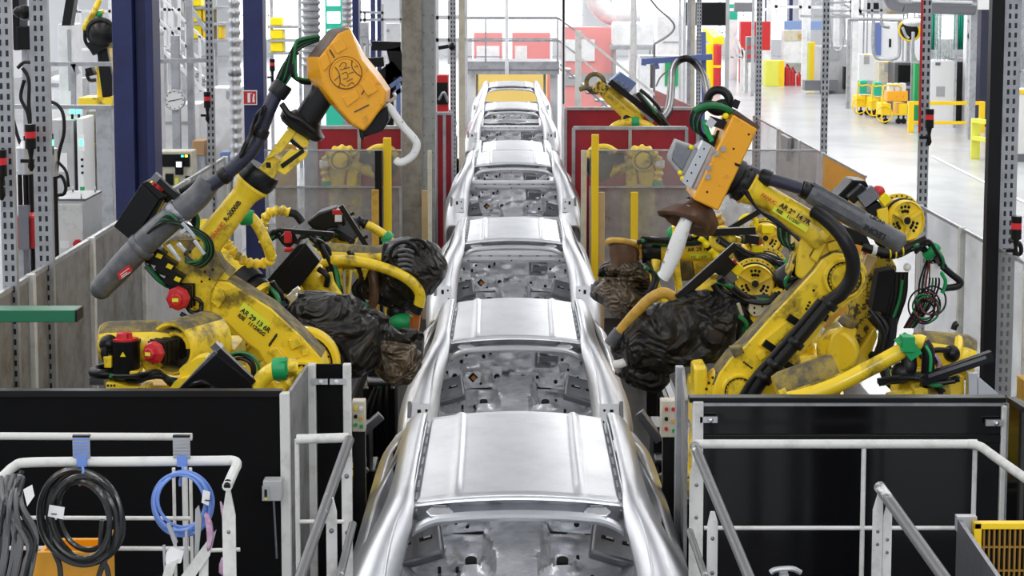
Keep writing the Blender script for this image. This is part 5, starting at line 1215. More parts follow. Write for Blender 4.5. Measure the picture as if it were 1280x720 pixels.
def robot_gear():
    Y = 12.0
    c = P(1080, 440, Y + .3)
    t = thing('welding_robot', (c.x, c.y, 0), 'right robot with a speckled grimy column and a big yellow gear wheel on top', 'robot', 'welding robots')
    zt = P(1070, 480, Y).z - .3; pedestal(t, c.x, c.y, zt - .4); base(t, c.x, c.y, zt - .4, zt, .32, 'yellow_dirty')
    b = MB('yellow_dirty'); plate(b, [(1074, 350), (1090, 318), (1112, 316), (1122, 336), (1110, 380), (1094, 420), (1090, 450), (1076, 470), (1062, 462), (1060, 430), (1070, 380)], Y, .3); b.build('lower_arm', t, bevel=.02)
    b = MB('yellow'); plate(b, [(1040, 420), (1060, 404), (1072, 412), (1066, 440), (1060, 470), (1036, 466), (1034, 440)], Y - .2, .3); b.lathe(P(1050, 436, Y - .1), (-.5, -1, 0), [(0, .15), (.06, .17), (.1, .15), (.1, .11)], 26); b.use('yellow'); plate(b, [(1072, 440), (1094, 410), (1098, 420), (1086, 452), (1078, 468), (1064, 470)], Y - .1, .2); b.use('hole').sphere(P(1091, 445, Y - .11), .035, n=10, m=8); b.use('soot'); plate(b, [(1052, 408), (1060, 398), (1075, 404), (1066, 412)], Y - .22, .2); b.build('turret', t, bevel=.015)
    gearwheel(t, P(1134, 276, Y - .2), (.35, -1, .1), .17)
    b = MB('tag'); plate(b, [(1098, 249), (1108, 241), (1115, 250), (1106, 259)], Y - .3, .05); b.build('tag_block', t, bevel=.006)
    b = MB('black'); plate(b, [(1046, 246), (1066, 225), (1082, 226), (1090, 240), (1076, 240), (1056, 254)], Y - .1, .25); b.bar(P(1062, 250, Y - .2), P(1080, 234, Y - .2), .07, .10, (0, 1, 0)); b.bar(P(1076, 254, Y - .15), P(1092, 240, Y - .15), .10, .12, (0, 1, 0)); b.bar(P(1084, 266, Y - .2), P(1100, 256, Y - .2), .09, .10, (0, 1, 0)); b.build('motor_cover', t, bevel=.008)
    b = MB('steel_dark').bar(P(1076, 252, Y - .26), P(1094, 238, Y - .26), .10, .06, (0, 1, 0)); b.use('red').sphere(P(1098, 240, Y - .2), .05); b.build('motor', t)
    b = MB('yellow'); plate(b, [(1074, 262), (1090, 256), (1104, 262), (1116, 290), (1100, 300), (1082, 290)], Y - .02, .3); plate(b, [(1096, 262), (1110, 258), (1112, 280), (1100, 284)], Y - .28, .1); soot(b); b.each('elbow', t, bevel=.012)
    b = MB('black'); plate(b, [(1058, 284), (1082, 292), (1090, 310), (1064, 304)], Y - .3, .2); b.use('red'); plate(b, [(1080, 314), (1086, 304), (1088, 312), (1082, 320)], Y - .32, .06); b.use('woodp'); plate(b, [(1084, 318), (1098, 322), (1086, 344), (1078, 334)], Y - .2, .04); b.build('motor', t, bevel=.006)
    b = MB('blackm'); plate(b, [(1098, 340), (1118, 336), (1120, 342), (1108, 392), (1090, 388)], Y - .25, .15); b.build('control_box', t, bevel=.006)
    # looms
    hp = []
    rnd = random.Random(8)
    for k in range(9):
        cx, cy, r = 1160 + rnd.uniform(-6, 6), 380 + rnd.uniform(-8, 10), rnd.uniform(10, 20)
        hp.append([P(cx + r * math.cos(a), cy + r * 1.1 * math.sin(a) + (6 if k % 2 else 0), Y - .35 + .02 * math.sin(a * 2 + k)) for a in [q * 2 * PI / 12 + k for q in range(14)]])
    for k in range(7): hp.append(PP([(1100, 316 + k, Y - .3), (1122, 316 + k, Y - .34), (1146, 306 + k, Y - .34), (1160, 316 + k, Y - .35), (1150 + k * 4, 350, Y - .36), (1146 + k * 3, 380, Y - .33), (1130 + k * 2, 410, Y - .3)]))
    hoses('wire_tangle', t, hp, .007, ['rubber', mat('dark_red_wire', (.16, .01, .03), .4), 'rubber', 'greenhose', 'black'], n=6)
    b = MB('rubber').tube(PP([(1078, 308, Y - .32), (1096, 314, Y - .34), (1118, 316, Y - .36), (1140, 308, Y - .36), (1158, 300, Y - .36)]), .035, 10); b.use('paper').lathe(P(1090, 312, Y - .34), (1, 0, -.2), [(0, .04), (.03, .04)], 12)
    b.use('tag')
    for x, y in ((1112, 316), (1119, 316), (1128, 313)): b.torus(P(x, y, Y - .36), (1, 0, .1), .037, .006, 14, 6)
    b.build('wire_loom', t)
    b = MB('rubber').tube(PP([(1166, 322, Y - .3), (1186, 340, Y - .3), (1200, 352, Y - .3), (1196, 358, Y - .3), (1180, 360, Y - .3)]), .026, 10, 8); b.use('green').tube(PP([(1158, 320, Y - .36), (1166, 314, Y - .4), (1170, 308, Y - .38)]), .04, 10); b.tube(PP([(1176, 340, Y - .36), (1182, 352, Y - .36), (1178, 366, Y - .34)]), .014, 8); b.use('paper').box(P(1168, 338, Y - .36), (.07, .05, .10)); b.sphere(P(1134, 334, Y - .36), .03); b.each('hose_end', t)
    b = MB('black'); 
    for k in range(5): b.tube(PP([(1112 + k * 5, 340, Y - .2), (1110 + k * 5, 370, Y - .22), (1104 + k * 4, 400, Y - .22), (1100 + k * 3, 430, Y - .2)]), .022, 8)
    b.use('rubber').tube(PP([(1114, 396, Y - .25), (1112, 420, Y - .25), (1104, 446, Y - .22), (1112, 474, Y - .2), (1126, 486, Y - .2)]), .05, 12); b.use('greenhose').tube(PP([(1128, 350, Y - .26), (1124, 376, Y - .26), (1114, 404, Y - .26)]), .012, 8); b.build('cable_bundle', t)
robot_gear()
def robot_front_right():
    Y = 9.9
    c = P(1130, 480, Y + .3)
    t = thing('welding_robot', (c.x, c.y, 0), 'folded yellow robot with a long yellow pipe and green clamp behind the glossy screen', 'robot', 'welding robots')
    zt = P(1130, 500, Y).z - .15; pedestal(t, c.x, c.y, zt - .4, w=.6); base(t, c.x, c.y, zt - .4, zt, .25)
    b = MB('yellow').tube(PP([(985, 500, Y - .1), (1010, 494, Y - .1), (1044, 482, Y - .1), (1080, 464, Y - .1), (1112, 447, Y - .1), (1132, 436, Y - .1), (1146, 428, Y - .1), (1156, 430, Y - .12)]), .050, 14)
    b.use('green').bar(P(1128, 438, Y - .12), P(1142, 428, Y - .12), .13, .13); b.bb(P(1128, 440, Y - .2), P(1140, 418, Y - .12)); b.build('hose', t)
    b = MB('rubber').tube(PP([(1154, 428, Y - .12), (1160, 440, Y - .14), (1160, 460, Y - .14), (1158, 482, Y - .12)]), .042, 12); b.use('green').tube(PP([(1157, 432, Y - .17), (1163, 444, Y - .185), (1163, 462, Y - .185), (1161, 480, Y - .17)]), .010, 8); b.use('rubber').tube(PP([(1136, 448, Y - .1), (1136, 460, Y - .12), (1128, 470, Y - .1)]), .05, 10); b.sphere(P(1128, 466, Y - .1), .07); b.build('rubber_hose', t)
    b = MB('yellow').lathe(P(1150, 438, Y + .2), (1, -.25, -.12), [(-.06, .10), (0, .13), (.28, .15), (.34, .12)], 28); soot(b, 'soot', .55); b.use('yellow').torus(P(1196, 442, Y + .1), (1, -.25, -.12), .09, .03, 24, 8); b.use('black').sphere(P(1190, 442, Y + .02), .055); b.tube(PP([(1150, 446, Y), (1168, 438, Y - .04), (1186, 438, Y - .02)]), .018, 8); b.tube(PP([(1192, 412, Y + .2), (1194, 406, Y + .2), (1197, 404, Y + .2)]), .02, 8); b.build('turret_barrel', t)
    b = MB('yellow'); plate(b, [(1122, 470), (1140, 462), (1190, 466), (1206, 470), (1206, 500), (1122, 500)], Y, .2); plate(b, [(1142, 486), (1160, 482), (1162, 500), (1144, 500)], Y - .15, .12); plate(b, [(1110, 494), (1142, 488), (1142, 500), (1110, 500)], Y - .12, .08); plate(b, [(1176, 476), (1186, 472), (1190, 500), (1178, 500)], Y - .12, .12); b.use('hole').sphere(P(1150, 475, Y), .02); b.build('turret', t, bevel=.012)
    b = MB('rubber').bar(P(1150, 476, Y - .2), P(1240, 444, Y - .2), .05, .06); b.use('steel_dark').bar(P(1160, 470, Y - .22), P(1232, 446, Y - .22), .02, .02); b.build('rod', t)
    b = MB('alu'); plate(b, [(1210, 466), (1222, 466), (1222, 502), (1210, 502)], Y - .1, .06); plate(b, [(1222, 470), (1248, 492), (1248, 502), (1222, 502)], Y - .1, .04); b.build('bracket', t, bevel=.004)
    b = MB('yellow').lathe(P(972, 492, Y + .5), P(1034, 470, Y + .5) - P(972, 492, Y + .5), [(0, .12), (.05, .135), (.38, .135), (.42, .12)], 28); soot(b, 'soot', .3); b.build('balancer', t)
robot_front_right()
def robots_right_mid():
    Y = 12.2
    c = P(990, 420, Y + .8)
    t = thing('welding_robot', (c.x, c.y, 0), 'right robot with a gear wheel and a long black cloth sleeve beside the second car', 'robot', 'welding robots')
    zt = 1.6; pedestal(t, c.x, c.y, zt - .45); base(t, c.x, c.y, zt - .45, zt)
    b = MB('yellow'); b.bar((c.x, c.y, zt), P(948, 358, Y + .3), .25, .28, (0, 1, 0)); b.build('lower_arm', t, bevel=.03)
    gearwheel(t, P(944, 355, Y), (-.1, -1, .12), .165)
    b = MB('tag'); plate(b, [(913, 338), (922, 328), (931, 336), (922, 346)], Y - .12, .05); b.build('tag_block', t, bevel=.006)
    b = MB('rubber').tube(PP([(894, 354, Y - .1), (902, 366, Y - .12), (918, 374, Y - .14), (940, 376, Y - .14), (960, 374, Y - .12)]), .042, 12); b.build('arm_hose', t)
    b = MB('yellow'); plate(b, [(880, 352), (892, 348), (908, 368), (914, 380), (896, 384), (884, 372)], Y - .02, .16); b.lathe(P(892, 366, Y), (-1, 0, -.45), [(-.1, .12), (0, .12), (.06, .14), (.12, .12), (.16, .12)], 24); plate(b, [(904, 356), (914, 358), (916, 372), (906, 368)], Y - .06, .08); plate(b, [(886, 345), (896, 342), (900, 352), (892, 354)], Y - .05, .05); b.build('forearm', t, bevel=.01)
    b = MB('rubber').bar(P(846, 372, Y - .2), P(920, 306, Y - .2), .045, .05); b.bar(P(850, 374, Y - .15), P(912, 322, Y - .15), .03, .03); b.use('black').bar(P(896, 342, Y - .1), P(914, 324, Y - .1), .10, .10); b.use('steel_dark').bar(P(898, 354, Y - .05), P(918, 342, Y - .05), .08, .09); b.use('red').bar(P(914, 326, Y - .12), P(919, 332, Y - .12), .05, .05); b.build('rod', t)
    b = MB('beige'); plate(b, [(937, 380), (966, 375), (972, 380), (970, 391), (942, 396), (936, 390)], Y - .22, .12); b.use('hole')
    for x, y in ((943, 385), (943, 391), (965, 381), (966, 388), (953, 383)): b.sphere(P(x, y, Y - .22), .010, n=6, m=4)
    b.build('junction_box', t, bevel=.012)
    b = MB('yellow'); plate(b, [(938, 396), (960, 392), (958, 410), (940, 414)], Y - .15, .12); b.bar(P(970, 374, Y - .1), P(986, 366, Y - .1), .12, .14); b.use('black').lathe(P(978, 360, Y - .05), (-.6, 0, -.5), [(-.14, .13), (-.04, .14), (0, .12), (.02, .10)], 22); b.use('alu')
    for q in ([(916, 380), (924, 404)], [(922, 378), (930, 402)], [(930, 412), (936, 424)]): b.bar(P(*q[0], Y - .2), P(*q[1], Y - .2), .03, .04)
    b.build('tool_changer', t, bevel=.005)
    cover_cloth('cloth_cover', t, [(P(930, 402, Y), .10, .20), (P(912, 406, Y - .08), .2, .27), (P(880, 410, Y - .12), .25, .29), (P(840, 418, Y - .12), .25, .28), (P(806, 428, Y - .1), .22, .25), (P(784, 434, Y), .12, .18)], 'cloth', 41, .026)
    cover_cloth('foil_cover', t, [(P(800, 432, Y + .1), .14, .18), (P(790, 446, Y), .19, .19), (P(802, 464, Y), .20, .14), (P(822, 472, Y), .14, .12), (P(836, 470, Y), .05, .05)], 'cloth', 47, .05)
    b = MB('whitegun').tube(PP([(768, 456, Y - .1), (778, 454, Y - .12), (792, 447, Y - .12)]), .035, 10); b.build('electrode_tip', t)
    b = MB('brown'); b.use('ochre').tube(PP([(772, 418, Y - .1), (792, 394, Y - .15), (812, 374, Y - .18), (830, 366, Y - .18), (846, 374, Y - .15)]), .042, 12); b.use('greycond').tube(PP([(762, 430, Y - .1), (774, 414, Y - .12)]), .048, 12); clampring(b, P(850, 376, Y - .15), (1, 0, -.4), .045, .08, 'green'); b.build('hose', t)
    b = MB('cloth').bar(P(958, 440, Y + .2), P(990, 420, Y + .2), .2, .2); b.build('gun_base', t, bevel=.02)
    # second gear behind
    Y = 13.4; c = P(1000, 400, Y + .9)
    t = thing('welding_robot', (c.x, c.y, 0), 'right robot half hidden behind the nearest gear wheel, with a yellow tag above', 'robot', 'welding robots')
    zt = 1.6; pedestal(t, c.x, c.y, zt - .45); base(t, c.x, c.y, zt - .45, zt); b = MB('yellow'); b.bar((c.x, c.y, zt), P(966, 340, Y + .3), .25, .28, (0, 1, 0)); b.build('lower_arm', t, bevel=.03)
    gearwheel(t, P(958, 338, Y), (-.1, -1, .12), .165)
    b = MB('tag').bb(P(941, 316, Y - .12), P(953, 305, Y - .05)); b.build('tag_block', t, bevel=.006)
    b = MB('rubber').tube(PP([(920, 308, Y - .1), (926, 320, Y - .12), (940, 330, Y - .15), (958, 336, Y - .14)]), .045, 12); b.build('arm_hose', t)
    b = MB('rubber').bar(P(888, 290, Y - .1), P(944, 288, Y - .1), .06, .06); b.bar(P(930, 298, Y - .1), P(948, 300, Y - .1), .07, .07); b.use('red').bar(P(946, 298, Y - .1), P(949, 306, Y - .1), .04, .04); b.build('rod', t)
    b = MB('yellow'); plate(b, [(914, 306), (926, 304), (932, 326), (920, 330)], Y, .15); b.lathe(P(905, 298, Y), (-.4, -1, 0), [(0, .1), (.06, .12), (.1, .09)], 20); plate(b, [(905, 294), (928, 298), (926, 304), (908, 304)], Y - .05, .1); b.build('forearm', t, bevel=.01)
    b = MB('green').tube(PP([(972, 334, Y - .2), (980, 334, Y - .22), (986, 326, Y - .2)]), .04, 10); b.use('paper').tube(PP([(984, 330, Y - .1), (990, 344, Y - .1), (982, 356, Y - .1)]), .03, 8); b.use('rubber').tube(PP([(948, 316, Y - .1), (968, 322, Y - .12), (990, 332, Y - .1)]), .02, 8); b.each('hose_end', t)
    hp = [PP([(972 + k * 3, 280, 11.2), (974 + k * 2.4, 298 + k, 11.15), (984 + k * 2, 308 + k, 11.15), (998 + k, 300, 11.15), (1004, 284 - k, 11.2)]) for k in range(6)]; hoses('hose_loops', t, hp, .010, ['rubber', 'greenhose', 'rubber'])
    # third: level forearm with brown wrist
    Y = 14.6; c = P(985, 360, Y + .9)
    t = thing('welding_robot', (c.x, c.y, 0), 'right robot with a level labelled forearm and brown wrist beside the third car', 'robot', 'welding robots')
    zt = 1.7; pedestal(t, c.x, c.y, zt - .45); base(t, c.x, c.y, zt - .45, zt); b = MB('yellow'); b.bar((c.x, c.y, zt), P(945, 310, Y + .3), .25, .28, (0, 1, 0)); b.build('lower_arm', t, bevel=.03)
    gearwheel(t, P(957, 298, Y), (-.1, -1, .12), .16)
    b = MB('tag').bb(P(953, 292, Y - .12), P(966, 280, Y - .05)); b.build('tag_block', t, bevel=.006)
    a = P(925, 311, Y); w = P(822, 314, Y); d = w - a
    b = MB('yellow').lathe(a, d, [(0, .11), (d.length * .9, .095), (d.length, .11)], 24); soot(b, 'soot', .55); fo = b.build('forearm', t)
    b = MB('yellow').lathe(P(912, 326, Y + .25), P(858, 334, Y + .25) - P(912, 326, Y + .25), [(0, .15), (.35, .12)], 22); b.use('soot').sphere(P(856, 334, Y + .25), .13); b.build('support_arm', t)
    side = V((0, -1, 0)); p = P(861, 318, Y); q = P(886, 317, Y)
    MB('label').prism([p + V((0, -.105, -.02)), q + V((0, -.105, -.02)), q + V((0, -.105, .02)), p + V((0, -.105, .02))], (0, -.003, 0)).build('label_plate', fo)
    text('arm_lettering', 'AR 29 14 6R', P(858, 312, Y) + V((0, -.109, 0)), q - p, (0, 0, 1), .05, 'ink', fo, bold=.001); text('arm_lettering', 'RSE   11624', P(862, 319, Y) + V((0, -.11, -.01)), q - p, (0, 0, 1), .03, 'ink', fo)
    b = MB('black').lathe(w, d, [(-.02, .13), (.06, .14), (.10, .11), (.14, .11), (.15, .09)], 24); b.build('wrist_ring', t)
    b = MB('ochre').bar(P(812, 313, Y), P(786, 314, Y), .13, .13); b.use('brown').bb(P(778, 336, Y - .12), P(794, 316, Y + .05)); b.use('ochre').torus(P(780, 306, Y), (.2, .4, 1), .15, .03, 24, 8); b.use('brown').lathe(P(781, 308, Y), (0, 0, -1), [(-.05, .13), (.06, .15), (.2, .12)], 20); b.build('wrist', t, bevel=.012)
    cover_cloth('foil_cover', t, [(P(792, 336, Y + .1), .14, .14), (P(786, 350, Y), .27, .25), (P(782, 368, Y), .28, .26), (P(776, 386, Y), .2, .2), (P(772, 396, Y), .1, .1)], 'clothb', 52, .045)
    cover_cloth('cloth_cover', t, [(P(765, 330, Y + .3), .12, .12), (P(768, 352, Y + .2), .2, .25), (P(762, 380, Y + .2), .2, .25)], 'cloth', 55, .03)
    b = MB('yellow').tube(PP([(820, 325, Y - .2), (818, 345, Y - .25), (823, 366, Y - .25), (836, 384, Y - .25), (846, 388, Y - .2)]), .042, 12); b.tube(PP([(845, 318, Y - .2), (846, 340, Y - .2), (850, 368, Y - .2)]), .035, 12); b.build('hose', t)
    b = MB('tag').corrugated(PP([(868, 291, Y - .2), (880, 302, Y - .2), (892, 316, Y - .2), (902, 330, Y - .2)]), .035, .07, .12); b.use('rubber').corrugated(PP([(869, 292, Y - .195), (881, 303, Y - .195), (893, 317, Y - .195), (903, 331, Y - .195)]), .032, .14, .2); b.build('corrugated_hose', t)
    b = MB('green').sphere(P(841, 294, Y), (.06, .06, .09)); b.use('tag').box(P(846, 288, Y - .05), (.09, .08, .08)); b.use('ochre').corrugated(PP([(894, 270, Y), (900, 284, Y), (896, 294, Y)]), .06, .06, .15); b.build('hose_fittings', t)
    b = MB('rubber').bar(P(905, 290, Y), P(952, 262, Y), .05, .05); b.use('tag').torus(P(935, 280, Y), (0, 1, 0), .08, .02, 18, 8); b.build('rod', t)
robots_right_mid()
def robots_far():
    Y = 26.0
    c = P(835, 190, Y + .5)
    t = thing('welding_robot', (c.x, c.y, 0), 'small far robot with a blue box on its yellow arm above the red screens', 'robot', 'welding robots')
    z0 = 1.2; pedestal(t, c.x, c.y, z0); b = MB('yellow'); b.bar((c.x, c.y, z0), P(800, 165, Y), .35, .35, (0, 1, 0)); plate(b, [(822, 186), (828, 176), (850, 178), (858, 188), (850, 200), (824, 200)], Y - .2, .4); b.use('tag').box(P(837, 180, Y - .3), (.16, .1, .16)); b.build('lower_arm', t, bevel=.03)
    a = P(793, 146, Y); w = P(757, 114, Y); d = w - a
    b = MB('yellow').lathe(a, d, [(-.1, .17), (.1, .15), (d.length, .12)], 20); plate(b, [(778, 150), (800, 140), (806, 156), (790, 160)], Y - .2, .4); b.build('forearm', t, bevel=.01)
    b = MB('yellow_dirty').bar(w, P(744, 106, Y), .28, .2); b.use('soot').tube(PP([(740, 112, Y), (732, 110, Y), (724, 112, Y)]), .04, 10); b.torus(P(744, 104, Y), (.3, 1, 0), .15, .04, 18, 8); b.build('wrist', t, bevel=.01)
    b = MB('bluebox'); plate(b, [(763, 101), (776, 90), (796, 104), (784, 119), (778, 116)], Y - .2, .35); b.use('steel_dark')
    for k in range(3): plate(b, [(768 + k * 6, 102 + k * 4), (772 + k * 6, 98 + k * 4), (774 + k * 6, 102 + k * 4), (770 + k * 6, 107 + k * 4)], Y - .21, .03)
    b.build('transformer', t, bevel=.01)
    b = MB('black').bar(P(762, 102, Y - .25), P(826, 152, Y - .25), .10, .1); b.use('greypad').bar(P(790, 120, Y - .2), P(818, 150, Y - .2), .16, .14); b.use('rubber').tube(PP([(800, 112, Y), (812, 122, Y), (824, 136, Y), (826, 152, Y)]), .03, 8); b.build('cable_tray', t)
    b = MB('yellow').tube(PP([(752, 190, Y - .4), (758, 172, Y - .4), (770, 158, Y - .4), (788, 153, Y - .4), (806, 156, Y - .4), (820, 164, Y - .4)]), .075, 12); clampring(b, P(794, 154, Y - .4), (1, 0, 0), .08, .12, 'green'); b.build('hose', t)
    b = MB('rubber').tube(PP([(793, 158, Y - .5), (794, 172, Y - .5), (802, 178, Y - .5), (820, 172, Y - .5), (832, 164, Y - .5)]), .03, 8); b.tube(PP([(790, 150, Y - .3), (782, 146, Y - .4), (780, 156, Y - .4)]), .03, 8); b.use('yellow').corrugated(PP([(818, 160, Y - .4), (824, 172, Y - .4), (824, 190, Y - .4)]), .07, .12, .2); b.build('cable', t)
    Y = 26.5; c = P(125, 130, Y)
    t = thing('welding_robot', (c.x, c.y, 0), 'upright yellow robot with a black cable head at upper left', 'robot', 'welding robots')
    zt = P(125, 131, Y).z; pedestal(t, P(131, 100, Y).x, c.y, zt, 'galv', .4); b = MB('yellow').bb((c.x - .28, c.y - .3, zt), (c.x + .28, c.y + .3, zt + .14)); b.build('base', t, bevel=.01)
    b = MB('yellow'); plate(b, [(121, 128), (120, 84), (126, 56), (136, 56), (138, 128)], Y - .1, .4); plate(b, [(130, 60), (132, 30), (140, 28), (142, 60)], Y - .1, .3); b.build('lower_arm', t, bevel=.03)
    b = MB('black'); plate(b, [(123, 84), (121, 62), (134, 62), (140, 96), (140, 120), (128, 122)], Y - .2, .12); b.build('cable_guard', t, bevel=.01)
    b = MB('black').sphere(P(128, 42, Y - .25), (.24, .2, .22)); b.bar(P(114, 62, Y - .2), P(134, 50, Y - .2), .22, .22); b.torus(P(126, 40, Y - .3), (0, 1, 0), .2, .05, 20, 8); b.build('wrist', t)
    b = MB('yellow').tube(PP([(124, 0, Y - .1), (118, 14, Y - .15), (110, 26, Y - .2), (105, 38, Y - .2)]), .05, 10); b.tube(PP([(130, 14, Y), (120, 18, Y), (112, 26, Y)]), .04, 8); b.use('rubber').tube(PP([(106, 38, Y - .25), (107, 52, Y - .25), (116, 64, Y - .2)]), .03, 8); b.use('green').sphere(P(124, 18, Y - .1), .06); b.build('hose', t)
    b = MB('black'); plate(b, [(106, 86), (114, 84), (118, 94), (108, 96)], Y - .2, .2); b.tube(PP([(108, 92, Y - .2), (112, 100, Y - .2), (120, 100, Y - .2)]), .03, 8); b.build('sensor', t)
robots_far()
def robots_behind_sheets():
    Y = 23.5
    for (px, lab, sx) in ((430, 'yellow robot seen dimly through the clear sheet of the left cell', 1), (800, 'yellow robot seen dimly through the clear sheet of the right cell', -1)):
        c = P(px, 300, Y); t = thing('welding_robot', (c.x, Y + .25, 0), lab, 'robot', 'welding robots')
        pedestal(t, c.x, Y + .3, .8, w=.6); base(t, c.x, Y + .3, .8, P(px, 236, Y).z, .25)
        o = lambda dx, y, yy=Y: P(px + sx * dx, y, yy)
        b = MB('yellow'); b.bar(o(-12, 240), o(-4, 198), .24, .22, (0, 1, 0)); b.bar(o(10, 240), o(12, 200), .16, .2, (0, 1, 0)); b.build('lower_arm', t, bevel=.03)
        hub(MB('yellow'), o(-4, 200, Y - .12), (0, -1, 0), .17).build('joint_cover', t)
        b = MB('yellow'); d = o(46, 216) - o(0, 200); b.lathe(o(0, 200), d, [(0, .13), (.45, .11), (.5, .13)], 20); b.build('forearm', t)
        b = MB('black').sphere(o(50, 206), (.22, .2, .26)); b.bar(o(20, 196, Y - .1), o(50, 200, Y - .1), .16, .14); b.build('wrist', t)
        b = MB('yellow').corrugated([o(-22, 226, Y - .1), o(-24, 204, Y - .1), o(-12, 189, Y - .1), o(4, 187, Y - .1), o(16, 194, Y - .1)], .06, .1, .2); b.use('paper').lathe(o(-24, 204, Y - .1), (0, 0, 1), [(-.04, .08), (.04, .08)], 12); b.use('green').sphere(o(-22, 230, Y - .1), .08); b.build('corrugated_hose', t)
        b = MB('yellow').tube([o(30, 190, Y - .1), o(42, 184, Y - .1), o(58, 186, Y - .1), o(66, 196, Y - .1)], .05, 10); b.build('hose', t)
robots_behind_sheets()

def dress():
    """loose black hose looms draped on the robots, each fixed to its robot"""
    names = {o['label']: o for o in bpy.data.objects if o.get('category') == 'robot' and o.parent is None}
    def get(k): return next(o for l, o in names.items() if k in l)
    rnd = random.Random(11)
    def loom(k, Y, path, n, r, spread, mats=('rubber', 'black', 'rubber', 'greenhose')):
        hp = []
        for i in range(n): hp.append([P(x + rnd.uniform(-spread, spread), y + rnd.uniform(-spread, spread), Y + rnd.uniform(-.08, .08)) for x, y in path])
        hoses('dress_hoses', get(k), hp, r, mats)
    loom('raising an orange', 10.95, [(186, 330), (200, 352), (222, 356), (246, 366), (262, 372)], 5, .014, 4)
    loom('raising an orange', 11.0, [(206, 240), (224, 250), (238, 262), (246, 280), (240, 300)], 5, .013, 5)
    loom('raising an orange', 10.6, [(330, 132), (322, 150), (308, 176), (300, 196)], 3, .012, 3)
    loom('red motor caps', 9.8, [(140, 470), (168, 474), (196, 468), (214, 478), (236, 480)], 5, .015, 4)
    loom('red motor caps', 10.3, [(262, 430), (276, 444), (286, 460), (300, 470), (310, 486)], 5, .016, 5)
    loom('leans on a yellow ring', 9.5, [(234, 486), (250, 478), (268, 486), (286, 498)], 3, .014, 3)
    loom('large creased', 11.7, [(318, 378), (334, 392), (346, 412), (352, 436), (348, 460)], 7, .020, 7)
    loom('large creased', 11.9, [(336, 350), (350, 374), (352, 398), (368, 420)], 4, .020, 5)
    loom('long arching', 13.3, [(392, 300), (404, 308), (418, 340), (424, 370), (416, 392)], 5, .020, 6)
    loom('long arching', 13.4, [(440, 318), (452, 342), (446, 366), (456, 384)], 4, .020, 5)
    loom('slanting dark rod', 15.9, [(372, 300), (388, 292), (404, 296), (420, 290), (440, 300)], 6, .022, 5)
    loom('slanting dark rod', 15.8, [(330, 300), (346, 292), (360, 302), (372, 296)], 4, .022, 5)
    loom('raised forearm', 11.1, [(1004, 300), (1016, 316), (1000, 340), (984, 352), (990, 372)], 5, .014, 5)
    loom('raised forearm', 10.6, [(930, 236), (946, 262), (970, 276), (1000, 300)], 2, .010, 3)
    loom('speckled grimy', 11.8, [(1046, 262), (1064, 270), (1084, 286), (1104, 300), (1124, 306)], 6, .018, 6)
    loom('speckled grimy', 11.7, [(1092, 392), (1104, 416), (1098, 444), (1108, 470)], 6, .020, 6)
    loom('speckled grimy', 11.6, [(1140, 312), (1156, 306), (1172, 316), (1178, 330)], 4, .014, 5)
    loom('green clamp', 9.75, [(1100, 478), (1122, 474), (1144, 470), (1170, 478), (1196, 474)], 5, .016, 4)
    loom('green clamp', 9.8, [(1166, 446), (1176, 460), (1168, 476), (1180, 490)], 4, .014, 4, ('rubber', 'pink', 'black'))
    loom('long black cloth sleeve', 12.0, [(900, 350), (916, 362), (936, 372), (958, 378), (972, 368)], 5, .020, 4)
    loom('long black cloth sleeve', 12.0, [(924, 392), (934, 406), (928, 420), (940, 432)], 5, .018, 5)
    loom('half hidden', 13.2, [(900, 300), (918, 312), (936, 318), (958, 326), (980, 332)], 6, .020, 4)
    loom('half hidden', 13.1, [(966, 346), (984, 350), (996, 340), (1004, 352)], 4, .016, 5)
    loom('brown wrist beside', 14.4, [(800, 300), (830, 302), (866, 300), (900, 292), (930, 300)], 5, .022, 4)
    loom('brown wrist beside', 14.3, [(806, 330), (820, 350), (812, 372), (822, 392)], 4, .02, 4)
    loom('small far robot', 25.6, [(796, 118), (812, 134), (826, 146), (838, 164)], 5, .03, 3)
dress()
# ------------------------------------------------------------------ the hall beyond the cells
def rect(px0, py0, px1, py1, Y, to_floor=False):
    a = P(px0, py0, Y); b = P(px1, py1, Y); return a.x, b.x, (0 if to_floor else b.z), a.z
def block(name, px0, py0, px1, py1, Y, d, m, label, cat, floor=True, detail=None, bevel=.015, group=None, legs=False):
    x0, x1, z0, z1 = rect(px0, py0, px1, py1, Y, floor)
    t = thing(name, ((x0 + x1) / 2, Y + d / 2, z0), label, cat, group)
    MB(m).bb((x0, Y, z0), (x1, Y + d, z1)).build('body', t, bevel=bevel)
    if legs:
        b = MB('galv')
        for x in (x0 + .04, x1 - .04): b.bb((x - .03, Y + .03, 0), (x + .03, Y + .09, z0)); b.bb((x - .03, Y + d - .09, 0), (x + .03, Y + d - .03, z0))
        b.build('legs', t)
    if detail: detail(t, x0, x1, z0, z1, Y)
    return t
def bars(name, m, w, Y, segs, label, cat, group=None, posts=()):
    """frame of square tubes given by pixel segments at distance Y; posts reach the floor"""
    b = MB(m)
    for q in segs:
        y1 = q[5] if len(q) > 5 else Y
        b.bar(P(q[0], q[1], Y), P(q[2], q[3], y1), q[4] if len(q) > 4 else w, w, (0, 1, 0))
    for px, py in posts: p = P(px, py, Y); b.bb((p.x - w / 2, Y - w / 2, 0), (p.x + w / 2, Y + w / 2, p.z))
    return tag(b.build(name), label, cat, group)
